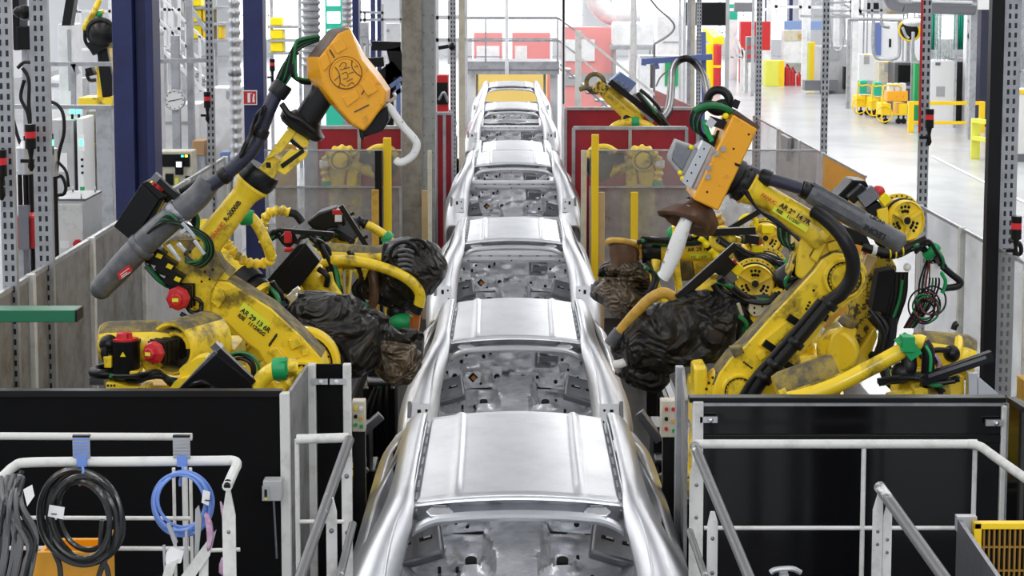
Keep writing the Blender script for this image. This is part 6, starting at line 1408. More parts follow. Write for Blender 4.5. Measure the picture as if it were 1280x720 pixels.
def column(name, px0, px1, Y, m, label, web=False, zt=9, kind=None):
    x0, x1, _, _ = rect(px0, 0, px1, 10, Y)
    b = MB(m)
    if web: b.bb((x0, Y, 0), (x0 + (x1 - x0) * .5, Y + .4, zt)); b.bb((x0 + (x1 - x0) * .5, Y + .14, 0), (x1 - .05, Y + .2, zt)); b.bb((x1 - (x1 - x0) * .18, Y, 0), (x1, Y + .4, zt))
    else: b.bb((x0, Y, 0), (x1, Y + .35, zt))
    o = b.build(name, bevel=.01); tag(o, label, 'column'); return o
def beacon(px, py, Y, label, m='led_r', lit=True, X=None):
    p = P(px, py, Y); s = S(Y); r = .046
    t = thing('beacon_lamp', (p.x, Y, p.z - .5), label, 'lamp', 'beacon lamps')
    MB('black').cyl(p + V((0, 0, .025)), p + V((0, 0, .085)), r, n=14).build('cap', t)
    MB(m).cyl(p + V((0, 0, -.03)), p + V((0, 0, .025)), r * .97, n=14).build('lens', t)
    b = MB('black').cyl(p + V((0, 0, -.12)), p + V((0, 0, -.03)), r, n=14); b.lathe(p + V((0, 0, -.12)), (0, 0, -1), [(0, .03), (.08, .016), (.15, .03), (.19, .012)], 12); b.bb(p + V((-.09 if X is None else X, .0, -.24)), p + V((.02, .03, -.21))); b.build('stem', t)
# ---- left
def left_hall():
    column('navy_column', 139, 190, 18.5, 'bluecol', 'navy painted steel column behind the tip of the left robot', web=True)
    column('navy_column', 303, 328, 24, 'bluecol', 'navy column carrying the red extinguisher sign')
    column('navy_column', 440, 448, 34, 'bluecol', 'thin navy column behind the orange gun')
    column('navy_column', 463, 468, 44, 'bluecol', 'thin navy column left of the white board'); column('navy_column', 471, 476, 44.2, 'bluecol', 'thin navy column above the white board')
    # sign
    Y = 23.9; p = P(312.5, 122, Y); t = thing('extinguisher_sign', p, 'red and white fire extinguisher sign on navy column', 'sign')
    w = .105; MB('paper').bb((p.x - w, Y, p.z - .11), (p.x + w, Y + .02, p.z + .11)).build('border', t)
    MB('red').bb((p.x - w * .88, Y - .005, p.z - .095), (p.x + w * .88, Y, p.z + .095)).build('panel', t)
    b = MB('paper').bb((p.x - .035, Y - .01, p.z - .075), (p.x + .005, Y - .004, p.z + .045)); b.sphere((p.x - .015, Y - .006, p.z + .045), (.02, .004, .02)); b.bb((p.x - .04, Y - .01, p.z + .06), (p.x + .03, Y - .004, p.z + .07)); b.prism([V((p.x + .035, Y - .006, p.z - .07)), V((p.x + .075, Y - .006, p.z - .07)), V((p.x + .065, Y - .006, p.z + .0)), V((p.x + .075, Y - .006, p.z + .05)), V((p.x + .05, Y - .006, p.z + .06)), V((p.x + .04, Y - .006, p.z)) ], (0, -.004, 0)); b.build('pictogram', t)
    # flexible ducts
    for (px, r, Y, zt, zb, lab) in ((293, .072, 20, 7, 2.6, 'ribbed silver duct hanging beside the navy column with the sign'), (389, .15, 28, 8, P(0, 82, 28).z, 'wide ribbed grey duct behind the left gun cables'), (434, .10, 33, 8, P(0, 70, 33).z, 'narrow ribbed grey duct above the orange gun')):
        x = P(px, 50, Y).x; b = MB('alu' if Y < 25 else 'galv').corrugated([V((x, Y, zb)), V((x, Y, (zb + zt) / 2)), V((x, Y, zt))], r, .12, .10, 16)
        if Y < 22: b.use('steel_dark').lathe((x, Y, P(0, 93, Y).z), (0, 0, 1), [(-.02, r * 1.15), (.02, r * 1.15)], 16); b.bar((x, Y, P(0, 93, Y).z), P(300, 93, 22), .02, .02)
        else: b.use('galv').bb((x - r, Y + .02, 0), (x + r, Y + .1, zb))
        tag(b.build('ribbed_duct'), lab, 'duct')
    # cabinets
    def cab(t, x0, x1, z0, z1, Y):
        MB('steel_dark').bb((x1 - .02, Y + .02, z0 + .02), (x1 + .005, Y + .5, z1 - .02)).build('side', t)
        b = MB('greypad').bb((x0 + .16, Y - .01, z1 - .42), (x0 + .36, Y, z1 - .18)); b.use('cabinetw').bb((x0 + .10, Y - .01, z1 - .95), (x1 - .12, Y, z1 - .6)); b.build('door_panels', t)
        b = MB('black'); 
        for dx in (.36, .48): b.cyl((x0 + dx, Y + .2, z1), (x0 + dx, Y + .2, z1 + .1), .025, n=8)
        b.each('lamp_stem', t); o = t; b = MB('led_g')
        for dx in (.36, .48): b.cyl((x0 + dx, Y + .2, z1 + .1), (x0 + dx, Y + .2, z1 + .19), .045, n=10)
        b.each('green_lamp', o)
    block('control_cabinet', 62, 150, 95, 300, 29, .9, 'cabinet', 'grey control cabinet with green lamps on top at upper left', 'cabinet', detail=cab)
    def cabs(t, x0, x1, z0, z1, Y):
        b = MB('paper').bb((x0 + .03, Y - .01, z1 - .6), (x0 + .14, Y, z1 - .3)); b.use('led_g').bb((x0 + .05, Y - .015, z1 - .5), (x0 + .11, Y - .005, z1 - .38)); b.use('black'); 
        for k in range(3): b.cyl((x0 + .09, Y - .03, z1 - .75 - k * .12), (x0 + .09, Y, z1 - .75 - k * .12), .025, n=8)
        b.use('green').bb((x0 + .04, Y - .01, z1 - 1.5), (x0 + .12, Y, z1 - 1.25)); b.build('controls', t)
    block('control_cabinet', 95.5, 148, 107, 300, 28.9, .8, 'cabinetw', 'slim pale control cabinet with a green screen at upper left', 'cabinet', detail=cabs)
    def encl(t, x0, x1, z0, z1, Y):
        MB('steel_dark').bb((x0 - .01, Y, z1), (x1 + .01, Y + .68, z1 + .02)).build('roof', t)
        b = MB('alu')
        for x in (x0 + .04, x1 - .05):
            for y in (Y + .06, Y + .62): b.torus((x, y, z1 + .045), (1, .3, 0), .025, .008, 12, 6)
        b.build('lifting_eye', t)
        b = MB('white').bb((x0 + .02, Y - .012, z0 + .04), (x1 - .02, Y, z1 - .03)); o = b.build('door', t, bevel=.006); b = MB('paper').bb((x0 + .07, Y - .016, z1 - .50), (x0 + .16, Y - .01, z1 - .42)); b.build('label', o)
        b = MB('red').cyl((x0 + .26, Y - .06, z1 - .45), (x0 + .26, Y - .01, z1 - .45), .045, n=14); b.bar((x0 + .26, Y - .075, z1 - .40), (x0 + .26, Y - .075, z1 - .50), .03, .03); b.build('rotary_switch', o)
    block('enclosure', 66, 251, 108, 345, 16.6, .7, 'cabinet', 'grey metal enclosure with red rotary switch above the fence at left', 'cabinet', floor=False, detail=encl, legs=True)
    # brown partition
    def sg(t, x0, x1, z0, z1, Y):
        b = MB('safety').bb((x0, Y - .01, z1 - .62), (x1, Y, z1 - .60)); b.use('sheetm'); b.bb((x0, Y - .01, z1 - .36), (x1, Y, z1 - .33)); b.build('trim_line', t)
        b = MB('paper').bb((x1 - .14, Y - .02, z1 - .80), (x1 - .01, Y - .01, z1 - .45)); b.use('red').bb((x1 - .12, Y - .024, z1 - .58), (x1 - .03, Y - .02, z1 - .50)); b.use('bluebox').bb((x1 - .12, Y - .024, z1 - .70), (x1 - .03, Y - .02, z1 - .62)); b.build('notice', t)
    block('partition', 108, 139, 143, 300, 29.8, .1, 'concrete', 'brown grey partition with a yellow line left of the navy column', 'partition', detail=sg)
    # top left black housing
    block('black_housing', 14, -20, 25, 63, 17.0, .3, 'black', 'black upright housing between the two slotted posts at top left', 'housing', floor=False, detail=lambda t, x0, x1, z0, z1, Y: MB('galv').bb((x0, Y + .3, 0), (x0 + .06, Y + .36, z1)).build('mast', t))
    def mon(t, x0, x1, z0, z1, Y):
        b = MB('galv').bar(P(18, 15, Y), P(42, 15, Y), .1, .06); b.use('black').sphere(P(30, 14, Y - .05), .07); b.sphere(P(24, 15, Y - .05), .06); b.use('steel_dark').tube(PP([(20, 14, Y), (30, 24, Y), (42, 20, Y)]), .02, 8); b.build('clamp', t)
        MB('galv').bb((x0 + .05, Y + .26, 0), (x0 + .11, Y + .32, z0 + .2)).build('mast', t)
    block('monitor', 20, 33, 41, 62, 16.8, .25, 'blackm', 'black boxy monitor seen between the slotted posts at top left', 'monitor', floor=False, detail=mon)
    b = MB('galv'); Y = 15.6
    bars('cable_tray', 'galv', .07, 19.5, [(0, 133, 139, 134, .05)], 'horizontal cable tray linking the slotted posts to the navy column', 'tray', posts=((2, 133),))
    bars('crossbar', 'galv', .06, 22, [(56, 80, 139, 80), (92, 80, 92, 132), (98, 92, 92, 80)], 'grey crossbar left of the navy column at top left', 'bar', posts=((60, 80),))
    bars('crossbar', 'galv', .06, 23, [(190, 77, 262, 75)], 'grey crossbar right of the wide navy column', 'bar', posts=((192, 77),))
    def regul(px, py, Y, h, lab):
        p = P(px, py, Y); t = thing('pressure_regulator', p, lab, 'regulator'); s = S(Y)
        b = MB('alu').cyl(p + V((0, 0, -h * .5)), p + V((0, 0, h * .5)), .075, n=16); b.lathe(p + V((0, 0, h * .5)), (0, 0, 1), [(0, .08), (.02, .08), (.03, .05), (.08, .03)], 16); b.lathe(p - V((0, 0, h * .5)), (0, 0, -1), [(0, .085), (.03, .085), (.04, .05)], 16); b.build('body', t)
        b = MB('black')
        for dx in (-.05, 0, .05): b.cyl((p.x + dx, p.y, 0), p + V((dx, 0, -h * .5)), .022, n=8)
        b.tube([p + V((.08, 0, 0)), p + V((.16, 0, -.1)), p + V((.18, 0, -.25))], .015, 8); b.build('pipes', t)
    regul(31, 200, 14.6, .19, 'grey pressure regulator on black pipes between the slotted posts'); regul(62, 202, 15.6, .22, 'grey pressure regulator just right of the wide slotted post')
    hoses_ = [[(22, 85), (30, 78), (40, 78)], [(14, 140), (22, 170), (30, 190)], [(28, 85), (36, 100), (36, 130), (38, 150), (34, 165), (40, 178)], [(48, 128), (66, 128), (78, 140), (80, 165), (74, 190), (70, 220)], [(42, 210), (44, 220), (48, 232)], [(30, 100), (26, 122), (34, 140), (38, 160)], [(66, 225), (76, 220), (82, 232), (80, 242), (72, 244)]]
    b = MB('rubber')
    for q in hoses_: b.tube([P(x, y, 15.8) for x, y in q], .018, 8)
    x = P(31, 0, 15.8).x; b.use('galv').bb((x - .02, 15.82, 0), (x + .02, 15.86, P(0, 82, 15.8).z)); b.use('black').bb((x - .05, 15.80, P(0, 300, 15.8).z), (x + .05, 15.86, P(0, 170, 15.8).z)); tag(b.build('black_hoses'), 'black hoses looping down between the slotted posts at left', 'hose')
    # extinguisher cabinet red
    def ext(t, x0, x1, z0, z1, Y):
        b = MB('paper').bb((x0 + .20, Y - .01, z1 - .26), (x1 - .02, Y, z1 - .08)); b.bb((x0 + .2, Y - .01, z1 - .48), (x1 - .02, Y, z1 - .30)); b.use('ink'); 
        for k in range(3): b.bb((x0 + .22, Y - .013, z1 - .13 - k * .035), (x1 - .06, Y - .01, z1 - .122 - k * .035))
        b.build('notice', t)
        b = MB('steel_dark').bb((x0 + .06, Y - .06, z0), (x0 + .15, Y, z1 + .1)); b.build('bracket', t)
    block('red_cabinet', 17, 270, 58, 311, 14.2, .25, 'red', 'red wall cabinet with white notices behind the left slotted posts', 'cabinet', floor=False, detail=ext, legs=True)
    for px, py, Y, lab, m in ((38, 168, 13.3, 'beacon with a red band on the wide slotted post at left', 'led_r'), (1, 201, 12.4, 'beacon with a red band cut by the left edge', 'led_r'), (259, 123, 20.9, 'beacon with a red lens left of the clock post', 'led_r'), (196, 60, 22.9, 'small beacon with a red lens on the grey crossbar', 'led_r'), (61, 178, 15.4, 'beacon with a lit green lens above the second regulator', 'led_g'), (340.5, 80, 27, 'small beacon with a red lens left of the gun cables', 'led_r')): beacon(px, py, Y, lab, m)
    # white pipe & clock
    x = P(197, 0, 26).x; b = MB('whitem').cyl((x, 26, 0), (x, 26, P(0, 42, 26).z), .085, n=16); b.sphere((x, 26, P(0, 40, 26).z), .10); tag(b.build('white_pipe'), 'upright white pipe just right of the wide navy column', 'pipe')
    Y = 25; p = P(218.5, 125, Y); t = thing('clock', (p.x, Y, p.z), 'round white wall clock on a grey post', 'clock'); r = .165
    MB('galv').lathe(p, (0, -1, 0), [(-.05, r), (.02, r), (.03, r * .93), (.012, r * .92)], 36, caps=False).build('rim', t); MB('paper').cyl(p + V((0, .0, 0)), p + V((0, -.012, 0)), r * .95, n=36).build('dial', t)
    b = MB('ink')
    for k in range(12): a = PI * k / 6; q = p + V((r * .8 * math.sin(a), -.015, r * .8 * math.cos(a))); b.box(q, (.012, .004, .022), Matrix.Rotation(a, 3, 'Y'))
    b.build('hour_marks', t)
    b = MB('ink').bar(p + V((.01, -.018, 0)), p + V((r * .75, -.018, r * .15)), .01, .004, (0, 1, 0)); b.bar(p + V((.01, -.018, 0)), p + V((-r * .6, -.018, -.02)), .014, .004, (0, 1, 0)); b.build('clock_hands', t)
    b = MB('galv').bb((p.x - .06, Y + .05, 0), (p.x + .06, Y + .17, p.z + 1.)); tag(b.build('clock_post'), 'grey post carrying the round clock', 'post')
    x = P(236, 0, 25.4).x; tag(MB('galv').bb((x - .05, 25.4, 0), (x + .05, 25.5, 7)).build('grey_post'), 'grey post just right of the round clock', 'post')
    # console
    def hmi(t, x0, x1, z0, z1, Y):
        R = .02
        MB('black').bb((x0 + .04, Y - R, z1 - .20), (x1 - .03, Y, z1 - .04)).build('screen', t)
        b = MB('led_g').box((x1 - .12, Y - .03, z1 - .06), (.025, .01, .02)); b.use('led_y').box((x1 - .07, Y - .03, z1 - .06), (.03, .01, .025)); b.build('indicator', t)
        b = MB('black').bb((x1 - .21, Y - .06, z1 - .30), (x1 - .11, Y - .02, z1 - .12)); o = b.build('handset', t); MB('screen').bb((x1 - .195, Y - .065, z1 - .20), (x1 - .125, Y - .06, z1 - .13)).build('handset_display', o)
        b = MB('black').bb((x0 + .1, Y - .03, z0 + .1), (x0 + .2, Y, z0 + .25)); b.bb((x1 - .09, Y - .02, z1 - .40), (x1 - .03, Y, z1 - .32)); b.use('lime').bb((x0 + .22, Y - .03, z0 + .05), (x0 + .27, Y, z0 + .2)); b.use('orange').bb((x1 - .15, Y - .02, z0 + .02), (x1 - .03, Y, z0 + .10)); b.build('controls', t)
    block('operator_console', 197, 189, 241, 241, 20.5, .3, 'beige', 'beige operator console with black screen beside the navy column', 'console', floor=False, detail=hmi, legs=True)
    # stair at left back
    def stair(px0, py0, px1, py1, Y, lab, w=.9, n=9, m='whitem'):
        a = P(px0, py0, Y); c = P(px1, py1, Y); t = thing('white_stair', ((a.x + c.x) / 2, Y, 0), lab, 'stairs'); b = MB(m)
        for yy in (Y, Y + w): b.bar(a + V((0, yy - Y, 0)), c + V((0, yy - Y, 0)), .06, .22, (0, 1, 0))
        b.each('stringer', t); b = MB('galv')
        for k in range(n): q = a.lerp(c, (k + .5) / n); b.bb((q.x - .13, Y, q.z - .02), (q.x + .13, Y + w, q.z + .02))
        b.build('treads', t); b = MB(m)
        for h in (.55, 1.05): b.bar(a + V((0, -.03, h)), c + V((0, -.03, h)), .05, .05)
        for k in range(5): q = a.lerp(c, k / 4); b.bb((q.x - .025, Y - .055, q.z), (q.x + .025, Y - .005, q.z + 1.05))
        b.build('handrail', t); b = MB('galv').bb((a.x - .05, Y + .3, 0), (a.x + .05, Y + .4, a.z)); b.bb((c.x - .05, Y + .3, 0), (c.x + .05, Y + .4, c.z)); b.build('support', t)
    stair(200, 58, 268, 125, 33, 'white stair slanting down behind the clock at upper left')
    # yellow bins racks
    def bins(px0, Y, rows, grp):
        for (x, y, w, h, lb) in rows:
            block('yellow_bin', x, y, x + w, y + h, Y, .5, 'tag' if w > 12 else 'safety', lb, 'bin', floor=False, group=grp, bevel=.03)
    bins(0, 38, [(233, -4, 18, 12, 'yellow bin at the very top of the rack beyond the clock'), (234, 12, 18, 16, 'yellow bin second from the top of the rack beyond the clock'), (253, 11, 9, 17, 'narrow yellow bin right of the second one beyond the clock'), (234, 31, 18, 18, 'yellow bin lowest of the rack beyond the clock'), (253, 31, 9, 18, 'narrow yellow bin right of the lowest one beyond the clock'), (272, 31, 6, 18, 'thin yellow bin between slotted post and silver duct')], 'yellow bins on racks')
    def shelves(px0, px1, ys, Y, posts, lab):
        x0, x1, _, _ = rect(px0, 0, px1, 5, Y); b = MB('galv')
        for y in ys: z = P(0, y, Y).z; b.bb((x0, Y - .04, z - .07), (x1, Y + .62, z - .004))
        for px in posts: x = P(px, 0, Y).x; b.bb((x - .04, Y + .55, 0), (x + .04, Y + .62, 7.2))
        tag(b.build('bin_rack'), lab, 'rack')
    shelves(228, 286, (8, 28, 49), 38, (226, 263, 285), 'grey rack holding the yellow bins beyond the clock')
    bars('slanted_strut', 'galv', .09, 37.6, [(228, -5, 262, 44, .09)], 'grey strut slanting across the yellow bins beyond the clock', 'strut', posts=((228, -5),))
    bins(0, 42, [(338, 22, 14, 10, 'small yellow bin topmost of the stack beside the bright window'), (338, 37, 16, 12, 'small yellow bin midmost of the stack beside the bright window'), (338, 52, 16, 13, 'small yellow bin lowest of the stack beside the bright window')], 'yellow bins on racks')
    shelves(334, 372, (32, 49, 65), 42, (335, 371), 'grey rack with small yellow bins beside the bright window')
    block('lit_hall_window', 340, -10, 378, 32, 60, .1, 'window', 'bright lit window panel high left of the orange gun', 'window')
    # clutter
    block('cardboard_box', 240, 176, 256, 195, 24, .4, 'card', 'brown cardboard box beside the clock post', 'box', floor=False, legs=True)
    b = MB('cabinetw'); b.prism(PL([(266, 190), (300, 140), (300, 212), (274, 225)], 24.5), (0, .03, 0)); b.use('galv').bb((P(285, 0, 24.55).x, 24.54, 0), (P(287, 0, 24.55).x, 24.6, P(0, 180, 24).z)); tag(b.build('slanted_sheet'), 'white slanted sheet leaning beside the ribbed silver duct', 'sheet')
    block('blue_crate', 275, 190, 288, 215, 23.5, .3, 'bluebox', 'small blue crate behind the left robot conduit', 'crate', floor=False, legs=True)
    block('white_machine', 190, 130, 250, 190, 27.5, .8, 'whitem', 'white machine housing behind the clock post', 'machine', detail=lambda t, x0, x1, z0, z1, Y: MB('greypad').bb((x0 + .1, Y - .02, z1 - .35), (x1 - .1, Y, z1 - .3)).build('seam', t))
    block('white_machine', 262, 110, 300, 170, 29, .8, 'whitem', 'white machine housing behind the red beacon', 'machine', detail=lambda t, x0, x1, z0, z1, Y: MB('greypad').bb((x0 + .3, Y - .02, z1 - .2), (x0 + .45, Y, z1 - .05)).build('vent', t))
    block('white_machine', 72, 30, 92, 74, 30, .6, 'whitem', 'white tall machine cover below the black slanted chute', 'machine', detail=lambda t, x0, x1, z0, z1, Y: [MB('greypad').bb((x0 + .18, Y - .02, z0 + 2.9 + 0 * z1), (x0 + .24, Y, z1 - .1)).build('slot', t)])
    b = MB('black'); b.prism(PL([(82, 0), (93, 0), (88, 32), (77, 32)], 29), (0, .25, 0)); b.prism(PL([(83, -40), (94, -40), (93, 0), (82, 0)], 29), (0, .25, 0)); tag(b.build('black_chute'), 'black slanted chute hanging at upper left', 'chute')
    block('pale_hood', 60, 95, 85, 128, 31, .8, 'whitem', 'pale rounded hood behind the grey crossbar at left', 'hood', detail=lambda t, x0, x1, z0, z1, Y: MB('galv').bb((x0, Y - .03, z1 - .2), (x1, Y, z1 - .14)).build('band', t), bevel=.1)
    block('grey_housing', 94, 98, 104, 128, 32, .5, 'galv', 'grey duct housing beside the yellow robot at upper left', 'housing', detail=lambda t, x0, x1, z0, z1, Y: MB('steel_dark').bb((x0, Y - .02, z1 - .3), (x1, Y, z1 - .25)).build('band', t))
    bars('pipe_frame', 'whitem', .06, 34, [(92, 14, 139, 14), (92, 62, 139, 62), (100, 14, 100, 62), (118, 14, 118, 62), (190, 35, 230, 36), (190, 12, 226, 12), (212, 0, 212, 60), (224, 0, 224, 62)], 'white pipe frame behind the yellow robot at upper left', 'frame', posts=((95, -8), (137, -8), (206, -8)))
    # beyond the orange gun
    block('white_board', 482, 29, 501, 72, 37, .15, 'whitem', 'white board between the orange gun and concrete column', 'board', detail=lambda t, x0, x1, z0, z1, Y: MB('greypad').bb((x0 + .02, Y - .01, z1 - .2), (x0 + .08, Y, z1 - .14)).build('mark', t))
    bars('press_arm', 'black', .16, 34, [(465, 57, 501, 58, .2), (452, 79, 480, 77, .2), (492, 60, 500, 95, .3), (480, 84, 500, 108, .45), (470, 108, 486, 100, .12)], 'black press arms between the orange gun and concrete column', 'arm', posts=((487, 80),))
    bars('clamp_bracket', 'bluebox', .08, 30, [(488, 108, 502, 98), (492, 118, 502, 112)], 'blue grey clamp frame just left of the concrete column', 'frame', posts=((498, 104),))
    block('green_tower', 406, -8, 428, 42, 46, .6, 'teal', 'green and white tower behind the ribbed ducts', 'tower', detail=lambda t, x0, x1, z0, z1, Y: [MB('window').bb((x0 + .06, Y - .02, z1 - .35 - k * .5), (x1 - .06, Y, z1 - .02 - k * .5)).build('lit_pane', t) for k in range(3)])
    bars('pipe_frame', 'galv', .06, 40, [(448, 25, 502, 24), (448, 56, 470, 56), (448, 15, 480, 16), (456, 15, 456, 56), (478, 5, 478, 60)], 'grey pipe frame behind the white board', 'frame', posts=((450, -8), (501, -8)))
    block('grey_unit', 449, 28, 460, 46, 39, .4, 'galv', 'small grey unit beside the white board', 'unit', floor=False, legs=True)
    # strip between column and line
    bars('line_frame', 'whitem', .08, 36, [(545, 22, 582, 22), (545, 50, 582, 50), (562, 0, 562, 80)], 'white frame between concrete column and overhead walkway', 'frame', posts=((546, -8), (582, -8)))
    x = P(566, 0, 30).x; b = MB('slotted').bb((x - .055, 30, 0), (x + .055, 30.1, 7)); tag(b.build('slotted_post'), 'slotted post between the concrete column and the walkway', 'post', 'slotted fence posts')
    x = P(577, 0, 31).x; tag(MB('beige').bb((x - .06, 31, 0), (x + .06, 31.12, 7)).build('cream_post'), 'cream post left of the overhead walkway', 'post')
    b = MB('black').bar(P(548, 60, 30.0), P(560, 58, 30.0), .07, .07); b.sphere(P(565, 58, 29.9), .07); b.bar(P(560, 58, 29.95), P(566, 58, 29.9), .06, .06); tag(b.build('camera_head'), 'small black sensor clamped to the slotted post near the walkway', 'sensor')
    block('red_hood', 546, 94, 560, 98, 33, .5, 'red', 'red topped unit beside the concrete column', 'unit', detail=lambda t, x0, x1, z0, z1, Y: [MB('black').bb((x0, Y - .05, z1 - .6), (x1, Y, z1 - .15)).build('panel', t), MB('galv').tube([V((x0 + .05, Y - .06, z1 - .5)), V((x0 + .15, Y - .15, z1 - .35)), V((x1, Y - .06, z1 - .55))], .03, 8).build('hose', t)])
    for k, (a, bb) in enumerate(((548, 120), (553, 170), (546, 215))):
        yk = (34.2, 33.6, 30.6)[k]; b = MB('black'); b.tube(PP([(a, bb, yk), (a + 8, bb + 12, yk), (a + 16, bb + 30, yk), (a + 20, bb + 50, yk)]), .05, 8); p = P(a + 20, bb + 50, yk); b.bb((p.x - .06, yk - .05, 0), (p.x + .06, yk + .1, p.z)); b.sphere(P(a + 16, bb + 34, yk), .12)
        tag(b.build('black_gun_arm'), ['black hose arm beside the fifth car', 'black hose arm beside the fourth car on its left flank', 'black hose arm low beside the grey pillar'][k], 'arm')
    b = MB('rubber').tube(PP([(708, 212, 31), (714, 196, 31), (728, 190, 31), (738, 192, 31)]), .07, 8); b.use('black').sphere(P(713, 214, 31), .17); b.sphere(P(718, 232, 31), .2); p = P(717, 240, 31); b.bb((p.x - .1, 30.95, 0), (p.x + .1, 31.2, p.z)); tag(b.build('black_gun_arm'), 'black hose arm beside the fourth car on its right flank', 'arm')
left_hall()
# ---- middle: overhead walkway and stair
def walkway():
    Y = 41.6
    t = thing('overhead_walkway', (0, Y, 0), 'grey overhead walkway with white railings crossing above the line', 'walkway')
    x0, x1, z0, z1 = rect(581, 77, 699, 93, Y)
    b = MB('galv').bb((x0, Y, z0 + .12), (x1, Y + .08, z1)); b.bb((x0, Y, z0), (x1, Y + .03, z0 + .1)); b.bb((x0, Y + .08, z1 - .05), (x1, Y + 1.5, z1)); b.use('steel_dark').bb((x0, Y - .01, z0 + .10), (x1, Y, z0 + .13)); b.build('deck', t)
    b = MB('galv')
    for py in (23, 51): p = P(600, py, Y); b.bar((x0, Y, p.z), (x1, Y, p.z), .05, .05)
    p = P(600, 71, Y); b.bar((x0, Y, p.z), (P(633, 0, Y).x, Y, p.z), .03, .03)
    for py in (23, 51): p = P(600, py, Y); b.bar((x0, Y + 1.45, p.z), (x1, Y + 1.45, p.z), .04, .04)
    for px in (607, 697): q = P(px, 22, Y); b.bb((q.x - .02, Y - .02, z1), (q.x + .02, Y + .02, q.z))
    b.each('railing', t)
    q = P(633.5, 0, Y); MB('whitem').bb((q.x - .05, Y - .09, z0), (q.x + .05, Y - .02, 7)).build('hanger_post', t)
    b = MB('whitem')
    for a, c in ((582, 594), (688, 697)): xa, xc, _, zz = rect(a, 93, c, 100, Y + .3); b.bb((xa, Y + .3, 0), (xc, Y + .5, zz))
    b.each('portal_post', t); b = MB('concrete2'); 
    for px in (596, 681): xa = P(px, 0, Y + .3).x; b.bb((xa - .03, Y + .35, 0), (xa + .03, Y + .45, z0))
    b.each('door_edge', t)
    block('yellow_gate', 593, 92, 684, 130, 46, .1, 'gate', 'yellow gate wall under the overhead walkway', 'gate', detail=lambda t, x0, x1, z0, z1, Y: MB('white').bb((x0 + .5, Y - .04, z1 - .30), (x1 - .5, Y, z1 - .24)).build('band', t))
    # stair to the right
    t = thing('walkway_stair', (3, Y, 0), 'white stair slanting down to the right from the overhead walkway', 'stairs')
    a = P(702, 83, Y); c = P(850, 215, Y); c = a.lerp(c, .8); b = MB('galv')
    for dy in (0, 1.0): b.bar(a + V((0, dy, 0)), c + V((0, dy, 0)), .05, .22, (0, 1, 0))
    b.each('stringer', t); b = MB('galv')
    for k in range(11): q = a.lerp(c, (k + .5) / 11); b.bb((q.x - .14, Y, q.z - .02), (q.x + .14, Y + 1, q.z + .02))
    b.build('treads', t)
    b = MB('galv').bar(P(698, 23, Y), P(724, 42, Y), .05, .05); b.bar(P(698, 51, Y), P(724, 70, Y), .04, .04); b.use('white').bar(P(723, 40, Y - .1), P(845, 140, Y - .1), .09, .07); b.bar(P(723, 70, Y - .1), P(790, 130, Y - .1), .05, .05)
    b.bar(P(723, 40, Y + 1), P(845, 140, Y + 1), .05, .05); q = P(723, 38, Y - .1); b.bb((q.x - .08, Y - .14, 0), (q.x + .08, Y - .05, q.z)); q = P(791, -30, Y - .1); b.bb((q.x - .05, Y - .14, 1.5), (q.x + .05, Y - .08, 7)); b.build('handrail', t)
    b = MB('galv').bb((c.x - .1, Y, 0), (c.x + .1, Y + 1, c.z)); b.build('foot', t)
    # white hoods and pale red panels beyond
    block('white_glow_box', 590, -20, 690, 40, 62, 2.5, 'window', 'big white glowing block added behind the overhead walkway', 'booth', detail=lambda t, x0, x1, z0, z1, Y: [MB('galv').bb((x0, Y - .03, 1.55), (x1, Y, 1.62)).build('ledge', t)])  # self-lit block added to make the top centre blow out white
    block('pale_red_cabinet', 592, 41, 628, 75, 55, .8, 'pinkw', 'pale red cabinet left of the hanger post behind the walkway', 'cabinet', detail=lambda t, x0, x1, z0, z1, Y: MB('whitem').bb((x0 + .1, Y - .02, z0 + .6), (x1 - .1, Y, z1 - .45)).build('panel', t))
    block('pale_red_cabinet', 640, 41, 688, 75, 55, .8, 'pinkw', 'pale red cabinet right of the hanger post behind the walkway', 'cabinet', detail=lambda t, x0, x1, z0, z1, Y: MB('whitem').bb((x0 + .1, Y - .02, z0 + .6), (x1 - .8, Y, z1 - .45)).build('panel', t))
    block('red_machine', 703, 34, 770, 110, 52, 1., 'pinkw', 'pale red machine side behind the slanting stair', 'machine', detail=lambda t, x0, x1, z0, z1, Y: [MB('whitem').bb((x0, Y - .05, z1 - 1.1), (x1 - .7, Y, z1 - .4)).build('cover', t), MB('greypad').bb((x0, Y - .05, z1 - 1.9), (x1, Y, z1 - 1.5)).build('dark_band', t)])
    block('white_hood', 767, 28, 818, 58, 50, 1.2, 'whitem', 'white fume hood behind the slanting stair rail', 'hood', floor=False, legs=True, bevel=.06, detail=lambda t, x0, x1, z0, z1, Y: MB('galv').bb((x0 - .1, Y - .1, z0 - .1), (x1, Y + .5, z0 + .02)).build('rim', t))
    b = MB('whitem').tube(PP([(740, -40, 53), (744, -5, 53), (756, 14, 53), (775, 20, 53), (800, 20, 53)]), .35, 14); p = P(790, 20, 53); b.bb((p.x - .1, 52.9, 0), (p.x + .1, 53.1, p.z)); tag(b.build('white_duct'), 'fat white duct bending over the white fume hood', 'duct')
    b = MB('steel_dark').tube(PP([(805, -12, 44), (822, 10, 44), (838, 24, 44), (843, 34, 44), (836, 44, 44), (818, 55, 44)]), .03, 8); p = P(818, 55, 44); b.bb((p.x - .03, 43.97, 0), (p.x + .03, 44.03, p.z)); tag(b.build('hanging_cable'), 'thin dark cable looping in front of the white machines', 'cable')
